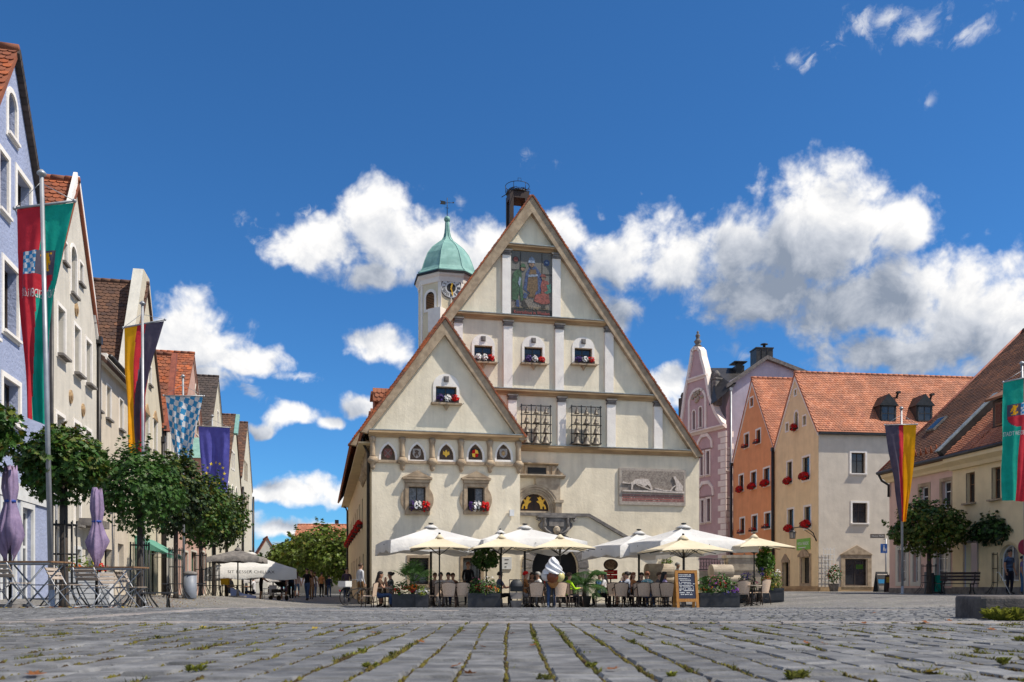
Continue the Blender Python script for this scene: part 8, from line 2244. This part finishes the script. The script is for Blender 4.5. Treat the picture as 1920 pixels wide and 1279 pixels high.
bicycle(664,36.6,R(58),'black bicycle with pale carrier basket held by the woman in brown trousers')
X = at(524,45.3); Y = 45.3; pr = thing('stroller','black stroller with dark hood pushed by the woman in the flowered skirt','stroller',(X,Y,gz(X,Y)),R(-20))
mb = MB(); mb.add([(y*1.0,.26*math.cos(math.pi*i/10)-.0,.72+.26*math.sin(math.pi*i/10)) for y in (-.22,.22) for i in range(8)],[(i,i+1,i+9,i+8) for i in range(7)] + [tuple(range(7,-1,-1)),tuple(range(8,16))],0,True); mb.build('hood',M['black'],pr)
mb = MB(); mb.box(-.2,.2,-.4,.25,.42,.60); mb.build('seat',M['planter'],pr)
for sx in (-1,1):
    mb = MB(); mb.tube([(sx*.23,.48,1.0),(sx*.23,.15,.6),(sx*.23,-.42,.16)],.015,5); mb.tube([(sx*.23,-.1,.5),(sx*.23,.3,.16)],.015,5); mb.build('side_frame',M['grey_metal'],pr)
    for yy in (-.42,.3): mb = MB(); mb.tube([(sx*.21,yy,.14),(sx*.25,yy,.14)],.14,14,sm=False); mb.build('wheel',M['black'],pr)
# ================================================================ left side: bistro tables, folding chairs, benches, bin
def folding_table(px,Y,L_,label,rot=0.0):
    X = at(px,Y); t = thing('bistro_table',label,'table',(X,Y,gz(X,Y)),rot,'long slatted bistro tables')
    for i in range(5): mb = MB(); mb.box(-L_/2,L_/2,-.30+.122*i,-.30+.122*i+.112,.735,.76); mb.build('slat',M['brown_wood'],t)
    mb = MB(); mb.box(-L_/2+.05,L_/2-.05,-.28,-.25,.705,.733); mb.box(-L_/2+.05,L_/2-.05,.25,.28,.705,.733)
    for x in (-L_/2+.1,L_/2-.14): mb.box(x,x+.04,-.26,.26,.707,.731)
    mb.build('rail',M['grey_metal'],t)
    for x in (-L_/2+.14,L_/2-.14):
        sgn = 1 if x < 0 else -1
        for yy in (-.25,.25):
            mb = MB(); mb.tube([(x,yy,.70),(x+sgn*.62,yy*.9,.02)],.014,6); mb.build('leg',M['grey_metal'],t)
        mb = MB(); mb.tube([(x+sgn*.62,-.24,.02),(x+sgn*.66,-.28,.012),(x+sgn*.62,.24,.02)],.013,5); mb.build('foot_bar',M['grey_metal'],t)
        mb = MB(); mb.tube([(x+sgn*.30,-.24,.375),(x+sgn*.30,.24,.375)],.010,5); mb.build('tie_bar',M['grey_metal'],t)
    return t
folding_table(55,14.4,1.10,'slatted wooden bistro table with crossed steel legs at the left edge',-.05)
folding_table(203,16.2,1.26,'slatted wooden bistro table with crossed steel legs below the second folded parasol',-.05)
M['slatwood'] = mat('weathered_slat',(.40,.33,.27),(.28,.22,.17),rough=.7,nscale=4,stretch=(1,9,9)); M['slatwhite'] = mat('white_slat',(.62,.60,.58),(.5,.49,.47),rough=.6,nscale=4)
def make_folding_chair():
    t = thing('folding_chair','','chair')
    for s in (-1,1):
        mb = MB(); mb.tube([(s*.20,-.24,.015),(s*.20,.05,.44),(s*.20,.24,.84)],.011,6); mb.build('front_leg',M['grey_metal'],t)
        mb = MB(); mb.tube([(s*.175,.26,.015),(s*.175,.02,.30),(s*.175,-.19,.46)],.011,6); mb.build('rear_leg',M['grey_metal'],t)
    mb = MB(); mb.tube([(-.20,-.24,.015),(-.20,-.30,.03),(0,-.33,.04),(.20,-.30,.03),(.20,-.24,.015)],.011,5); mb.build('curved_foot',M['grey_metal'],t)
    for i in range(6): mb = MB(); mb.box(-.21,.21,-.21+.068*i,-.21+.068*i+.055,.455,.473); mb.build('slat',M['slatwood'],t)
    for i in range(3):
        mb = MB(); mb.M = Matrix.Translation((0,.13+.035*i,.60+.085*i)) @ Matrix.Rotation(R(-26),4,'X'); mb.box(-.22,.22,-.009,.009,-.032,.032); mb.build('slat',M['slatwood'],t)
    return t
fc0 = make_folding_chair(); first = [True]
FCH = [(18,13.9,PI*.9,'folding slatted chair at the left edge in front of the first bistro table'),
       (120,15.0,PI*.5,'folding slatted chair at the end of the first bistro table beside the iron guard'),(172,15.6,PI*.95,'folding slatted chair before the second bistro table, below the folded parasol'),
       (205,17.0,.2,'folding slatted chair behind the middle of the second bistro table'),(246,16.4,PI*.5,'folding slatted chair at the right end of the second bistro table')]
for (px,Y,a,lb) in FCH:
    X = at(px,Y); p = (X,Y,gz(X,Y))
    if first[0]: first[0] = False; fc0.scale = (1,1,.85); fc0.location = p; fc0.rotation_euler = (0,0,a); tag(fc0,lb,None,'slatted folding chairs by the left houses')
    else: dup(fc0,p,a,lb,'slatted folding chairs by the left houses')
# white slatted crate seat with flowers
X = at(160,19.8); Y = 19.8; t = thing('flower_crate','pale slatted crate with yellow and red flowers before the white house','flower crate',(X,Y,gz(X,Y)),R(12))
for i in range(6): mb = MB(); mb.box(-.55,.55,-.2,-.18,.1+.12*i,.2+.12*i); mb.build('slat',M['slatwhite'],t)
mb = MB(); mb.box(-.55,.55,-.175,.2,.08,.80); mb.build('box',M['slatwhite'],t)
mb = MB(); leaves(mb,-.1,-.05,.95,.5,.22,.22,160,.06); mb.build('foliage',M['leaf_light'],t)
for c,fx in (('orange',-.2),('yellow',.15),('red',.35)): mb = MB(); petals(mb,fx,-.1,.93,.16,.16,.14,22,.035); mb.build('blossom',M['fl_'+c],t)
# round-seat benches under the maples, litter bin, awning, market stand
def bench(px,Y,L_,rot,label,back=False,wood='planter'):
    X = at(px,Y); t = thing('bench',label,'bench',(X,Y,gz(X,Y)),rot,'park benches on the square')
    for i in range(4): mb = MB(); mb.box(-L_/2,L_/2,-.22+.115*i,-.22+.115*i+.10,.43,.465); mb.build('seat_slat',M[wood],t)
    if back:
        for i in range(3): mb = MB(); mb.box(-L_/2,L_/2,.28+.03*i,.31+.03*i,.56+.13*i,.66+.13*i); mb.build('back_slat',M[wood],t)
    for x in (-L_/2+.2,L_/2-.2):
        mb = MB(); mb.tube([(x,-.28,0),(x,-.14,.22),(x,-.2,.42),(x,.2,.42)] + ([(x,.28,.55),(x,.36,.93)] if back else []),.025,6); mb.tube([(x,.30,0),(x,.12,.22),(x,.2,.42)],.025,6); mb.build('leg',M['dark_metal'],t)
bench(292,22.5,1.0,.25,'backless dark bench under the second maple'); bench(345,33.0,1.5,.25,'backless dark bench beside the litter bin'); bench(388,38.0,1.5,.25,'backless dark bench among the far left maples')
bench(1795,36.8,1.55,PI-.15,'dark wooden bench with backrest under the yellowish maple on the right',True,'dark_wood')
X = at(356,31.2); Y = 31.2; t = thing('litter_bin','grey cylindrical litter bin with rounded lid between the left maples','litter bin',(X,Y,gz(X,Y)))
mb = MB(); mb.lathe([(.21,0),(.23,.03),(.23,.84)],(0,0,0),20); mb.build('bin_body',mat('grey_enamel',(.22,.24,.28),None,rough=.5),t); mb = MB(); mb.lathe([(.25,.845),(.255,.88),(.24,.93),(.12,.97),(.01,.98)],(0,0,0),20); mb.build('lid',M['stone_grey'],t)
# green awning of the shop
u_,z_ = L.at(252,1008); X,Y = L.world(u_,0); t = thing('shop_awning','pale green scalloped shop awning under the left maples','awning',(X,Y,0),L.a)
LA = 4.6; za = z_ + .1; mb = MB(); mb.add([(0,-.02,za),(LA,-.02,za),(LA,-1.3,za-.75),(0,-1.3,za-.75),(0,-.02,za-.55),(LA,-.02,za-.55)],[(0,1,2,3),(0,3,4),(1,5,2)],0); mb.build('cloth',M['green_cloth'],t)
mb = MB(); k = 18
for i in range(k): x0_ = LA*i/k; w_ = LA/k; mb.add([(x0_,-1.305,za-.75),(x0_+w_,-1.305,za-.75),(x0_+w_,-1.31,za-.90),(x0_+w_*.5,-1.31,za-.98),(x0_,-1.31,za-.90)],[(0,1,2,3,4)])
mb.build('scalloped_valance',M['green_cloth'],t); mb = MB(); mb.tube([(0,-1.3,za-.76),(LA,-1.3,za-.76)],.025,6); mb.tube([(.1,-.02,za-.8),(.1,-1.28,za-.78)],.015,5); mb.tube([(LA-.1,-.02,za-.8),(LA-.1,-1.28,za-.78)],.015,5); mb.build('awning_arm',M['grey_metal'],t)
X = at(422,43.0); mb = MB(); mb.prism([(-.17,0),(.17,0),(.22,.8),(.08,1.05),(-.08,1.05),(-.22,.8)],-.12,.12); o = mb.build('hanging_coat',mat('yellow_cloth',(.72,.42,.02),None,rough=.8),None,(X,43.0,gz(X,43.0)+.72)); tag(o,'yellow raincoat hanging by the last maple trunk','coat')
def small_chair_white(px,Y,rot,label):
    X = at(px,Y); t = thing('garden_chair',label,'chair',(X,Y,gz(X,Y)),rot,'white garden chairs at the left cafe')
    mb = MB(); mb.box(-.24,.24,-.23,.23,.42,.45); mb.build('seat',M['whitepaint'],t); mb = MB(); mb.prism([(-.23,.46),(.23,.46),(.25,.85),(-.25,.85)],.20,.235); mb.build('backrest',M['whitepaint'],t)
    for sx in (-1,1):
        mb = MB(); mb.tube([(sx*.25,.22,.66),(sx*.27,-.2,.64),(sx*.25,-.22,.42)],.018,5); mb.build('armrest',M['whitepaint'],t)
        for yy in (-.2,.2): mb = MB(); mb.tube([(sx*.22,yy,.42),(sx*.26,yy*1.2,0)],.018,5); mb.build('leg',M['whitepaint'],t)
small_chair_white(500,47.0,PI*.6,'white garden chair right of the woman in the black dress'); small_chair_white(507,48.0,PI*1.3,'white garden chair farthest right at the left cafe')
for px,Y,lb in ((462,46.0,'dark table of the left cafe before the grey-haired guest'),(444,43.5,'dark table of the left cafe beside the parasol post')): dup(tb0,(at(px,Y),Y,gz(at(px,Y),Y)),.3,lb,'round tables at the left cafe')
X = at(452,41.0); mb = MB(); mb.add([(-.5,0,.0),(.7,0,0),(.7,0,.12),(.1,.02,.22),(-.4,0,.5),(-.5,0,.5)],[(0,1,2,3,4,5)]); mb.add([(-.5,.03,.0),(.7,.03,0),(.7,.03,.12),(.1,.05,.22),(-.4,.03,.5),(-.5,.03,.5)],[(5,4,3,2,1,0)]); o = mb.build('blue_tarpaulin',mat('blue_tarpaulin',(.06,.09,.20),(.10,.12,.22),rough=.6),None,(X,41.0,gz(X,41.0))); tag(o,'folded blue tarpaulin screen at the feet of the left cafe guests','tarpaulin')
# ================================================================ right side
# street-name sign and blue pedestrian-zone sign on a post
X = at(1661,52.0); Y = 52.0; t = thing('street_sign','grey post with street name board and blue pedestrian sign at the salmon house corner','street sign',(X,Y,gz(X,Y)))
z0 = gz(X,Y); mb = MB(); mb.tube([(0,0,0),(0,0,zt(1010,Y)-z0)],.045,8); mb.build('post',M['grey_metal'],t)
x0_ = at(1632,Y)-X; za,zb_ = zt(1009,Y)-z0,zt(1002,Y)-z0
mb = MB(); mb.box(x0_,-.06,-.03,.03,za,zb_+.02); bd = mb.build('name_board',M['stone_grey'],t); text('Oberer Markt',.15,'whitepaint',bd,((x0_-.06)/2,-.034,za+.07),sx=.85)
mb = MB(); mb.box(x0_*.15,-.0,-.02,.02,za-.1,za-.03); mb.build('bracket',M['grey_metal'],t)
zq0,zq1 = zt(1037,Y)-z0,zt(1020,Y)-z0; xw = at(1664,Y)-at(1652,Y)
M['sign_blue'] = mat('sign_blue',(.03,.12,.42),None,rough=.4)
mb = MB(); mb.box(-.34,.06,-.06,-.05,zq0,zq1); pb_ = mb.build('pedestrian_board',M['sign_blue'],t)
mb = MB(); mb.prism([(-.20,zq0+.10),(-.17,zq0+.1),(-.14,zq0+.22),(-.11,zq0+.1),(-.08,zq0+.1),(-.11,zq0+.36),(-.17,zq0+.36)],-.066,-.061); mb.prism([(-.14+.035*math.cos(.785*i),zq0+.41+.035*math.sin(.785*i)) for i in range(8)],-.066,-.061); mb.prism([(-.05,zq0+.1),(-.02,zq0+.1),(.0,zq0+.26),(-.05,zq0+.26)],-.066,-.061); mb.build('pictogram',M['whitepaint'],pb_)
# A boards, barrel table, chairs before the salmon house
def aboard(px,Y,w_,h_,rot,label,face,cols=()):
    X = at(px,Y); t = thing('sandwich_board',label,'sandwich board',(X,Y,gz(X,Y)),rot,'sandwich boards before the salmon house')
    for s in (-1,1):
        mb = MB(); mb.M = Matrix.Translation((0,0,h_)) @ Matrix.Rotation(R(12*s),4,'X'); mb.box(-w_/2,w_/2,-.02,.02,-h_,0)
        pn = mb.build('panel',M[face],t)
        if s < 0:
            for (m_,a,b2) in cols: mb = MB(); mb.M = Matrix.Translation((0,0,h_)) @ Matrix.Rotation(R(-12),4,'X'); mb.box(-w_*.42,w_*.42,-.026,-.021,-h_*b2,-h_*a); mb.build('print',M[m_],pn)
aboard(1653,49.5,.75,1.15,.25,'dark sandwich board with light blue stripe by the street sign post','planter',[('flag_sky',.38,.58),('relief_pale',.12,.16),('stone_grey',.7,.9)])
aboard(1670,47.5,.6,.95,-.1,'brown sandwich board with yellow notice','dark_wood',[('yellow_leaf',.12,.45)])
aboard(1740,42.5,.5,.9,.1,'small grey sandwich board with yellow disc behind the right maple trunk','grey_metal',[('fl_yellow',.15,.5)])
X = at(1683,45.0); Y = 45.0; t = thing('barrel_table','wooden barrel table with blue-grey top before the salmon house','barrel table',(X,Y,gz(X,Y)))
mb = MB(); mb.lathe([(.26,0),(.33,.3),(.33,.6),(.27,.9)],(0,0,0),18); mb.build('barrel',M['brown_wood'],t); mb = MB(); mb.box(-.3,1.2,-.35,.35,.93,.98); mb.build('table_top',M['lead'],t); mb = MB(); mb.tube([(1.0,0,0),(1.0,0,.93)],.04,6); mb.build('leg',M['dark_metal'],t)
for px,Y,a,lb in ((1706,43.8,PI*1.1,'dark chair left before the salmon house'),(1722,43.5,PI*.8,'dark chair right before the salmon house')):
    q = dup(ch0,(at(px,Y),Y,gz(at(px,Y),Y)),a,lb,'dark chairs before the salmon house')
    for c in q.children:
        if c.name.startswith(('seat','backrest')): c.material_slots[0].link = 'OBJECT'; c.material_slots[0].material = M['chair_frame']
# postcard stand and goods by the bench
X = at(1760,40.5); Y = 40.5; t = thing('display_rack','shop display rack with green and dark boxes behind the bench','display rack',(X,Y,gz(X,Y)),-.2)
mb = MB(); mb.box(-.5,.5,0,.5,0,.08); mb.box(-.5,-.46,0,.5,.08,1.0); mb.box(.46,.5,0,.5,.08,1.0); mb.build('rack_frame',M['dark_metal'],t)
for i,m_ in enumerate(('planter','flag_green','stone_grey')): mb = MB(); mb.box(-.44+.3*i,-.18+.3*i,.05,.4,.09,.95-.1*i); mb.build('box',M[m_],t)
# trellis with climbing rose, pot and lantern bracket on the yellow house
s_,z_ = side.at(1554,1112,-.12); X,Y = side.world(s_,-.12); t = thing('trellis','white wooden trellis on the off-white flank above the potted rose','trellis',(X,Y,0),side.a)
zb0,zb1 = side.at(1554,1092,-.12)[1],side.at(1554,1027,-.12)[1]
for i in range(4): x = -.36+.24*i; mb = MB(); mb.box(x-.015,x+.015,-.02,.0,zb0,zb1); mb.build('slat',M['whitepaint'],t)
for i in range(7): z = zb0+.1+(zb1-zb0-.2)*i/6; mb = MB(); mb.box(-.38,.38,-.035,-.021,z-.015,z+.015); mb.build('slat',M['whitepaint'],t)
X,Y = side.world(s_+.05,-.7); t = thing('potted_rose','potted rose bush with red blossoms below the white trellis','plant',(X,Y,gz(X,Y)))
mb = MB(); mb.lathe([(.25,0),(.34,.5),(.36,.52),(.3,.52),(.3,.46),(.01,.46)],(0,0,0),14); mb.build('pot',M['stone_grey'],t)
mb = MB(); leaves(mb,0,0,1.15,.5,.4,.65,260,.09); mb.build('foliage',M['leaf'],t); mb = MB(); petals(mb,0,0,1.2,.5,.42,.65,26,.06); mb.build('blossom',M['fl_red'],t)
u_,z_ = YW.at(1531,1017); X,Y = YW.world(yW-.25,0); z_ = zt(1015,Y); t = thing('wall_lantern','wrought iron bracket with lantern on the yellow gable','wall lantern',(X,Y,z_),RW)
mb = MB(); mb.tube([(0,-.02,0),(0,-.25,.55),(-.1,-.6,.85),(-.25,-1.1,.95),(-.4,-1.5,.88)],.035,6); mb.tube([(0,-.02,.1),(0,-.35,.45),(-.1,-.8,.75)],.02,5); mb.build('bracket',M['dark_metal'],t)
mb = MB(); mb.lathe([(.02,.86),(.05,.8),(.26,.62),(.26,.60)],(-.4,-1.5,0),8); mb.lathe([(.17,.18),(.19,.2),(.17,.22)],(-.4,-1.5,0),8)
for i in range(6): a = 1.047*i; mb.tube([(-.4+.17*math.cos(a),-1.5+.17*math.sin(a),.2),(-.4+.2*math.cos(a),-1.5+.2*math.sin(a),.62)],.014,4)
ln_ = mb.build('lantern_frame',M['dark_metal'],t); mb = MB(); mb.lathe([(.155,.22),(.185,.60)],(-.4,-1.5,0),8,sm=False); mb.build('lantern_glass',M['curtain'],ln_)
# green shop sign
a,b2 = YW.at(1494,1030),YW.at(1521,1030); X,Y = YW.world((a[0]+b2[0])/2,0); zz0,zz1 = zt(1031,Y),zt(1010,Y); w_ = (b2[0]-a[0])*.92
mb = MB(); mb.box(-w_/2,w_/2,-.06,-.01,0,zz1-zz0); gs = mb.build('shop_sign',mat('lime_sign',(.20,.46,.03),(.17,.40,.025),rough=.5,nscale=2),None,(X,Y,zz0),RW); tag(gs,'lime green shop sign on the ground floor of the yellow gable','shop sign')
text('VITA VERDE',(w_*.92)/5.9,'whitepaint',gs,(0,-.064,(zz1-zz0)*.42),sx=1.0); mb = MB(); mb.box(-w_*.36,w_*.2,-.064,-.061,.14,.19); mb.build('small_print',M['whitepaint'],gs)
# iron railing of the second stair by the orange house
X = at(1352,45.0); Y = 45.0; t = thing('iron_railing','black wrought iron railing with scrolls behind the rightmost parasols','railing',(at(1322,Y),Y,gz(X,Y)),0)
zr0,zr1 = zt(1068,Y)-gz(X,Y),zt(1048,Y)-gz(X,Y); Lr = at(1362,Y)-at(1300,Y)
mb = MB(); mb.tube([(-.6,0,zr0),(Lr-.6,0,zr0)],.025,5); mb.tube([(-.6,0,zr1),(Lr-.6,0,zr1)],.03,5); mb.build('rail',M['dark_metal'],t)
for i in range(12):
    x = -.5 + Lr*i/12; mb = MB(); mb.tube([(x,0,zr0),(x,0,zr1)],.014,4); mb.tube([(x+.08+.06*math.cos(.7*k),0,(zr0+zr1)/2+.12*math.sin(.7*k)) for k in range(9)],.010,4); mb.build('baluster',M['dark_metal'],t)
mb = MB(); mb.box(-.6,Lr+1.4,.1,.9,-.1,zr0-.05); mb.box(Lr-.5,Lr+1.5,.05,.95,zr0-.049,zr1+.05); mb.box(Lr-.6,Lr+1.6,-.0,1.0,zr1+.051,zr1+.2); mb.build('stair_wall',M['stone_pale'],t)
X = at(1250,44.5); Y = 44.5; t = thing('climbing_plant','bright climbing plant on the corner wall beside the town hall','plant',(X,Y,gz(X,Y))); mb = MB(); leaves(mb,0,0,1.6,.28,.2,1.2,220,.09); mb.build('foliage',M['leaf_light'],t); mb = MB(); mb.tube([(0,0,0),(0,0,2.4)],.03,5); mb.build('stem',M['trunk'],t)
# round red traffic sign disc on the far right
X = at(1921,33.5); Y = 33.5; t = thing('round_sign','round dark red sign cut by the right edge above the couple','sign',(X,Y,gz(X,Y)),PI*.1); zz = zt(1026,Y)-gz(X,Y)
mb = MB(); mb.prism([(.30*math.cos(6.283*i/24),zz+.30*math.sin(6.283*i/24)) for i in range(24)],-.02,.02); mb.build('disc',mat('dark_red_sign',(.30,.015,.06),None,rough=.4),t); mb = MB(); mb.tube([(0,.03,0),(0,.03,zz)],.03,6); mb.build('post',M['grey_metal'],t)
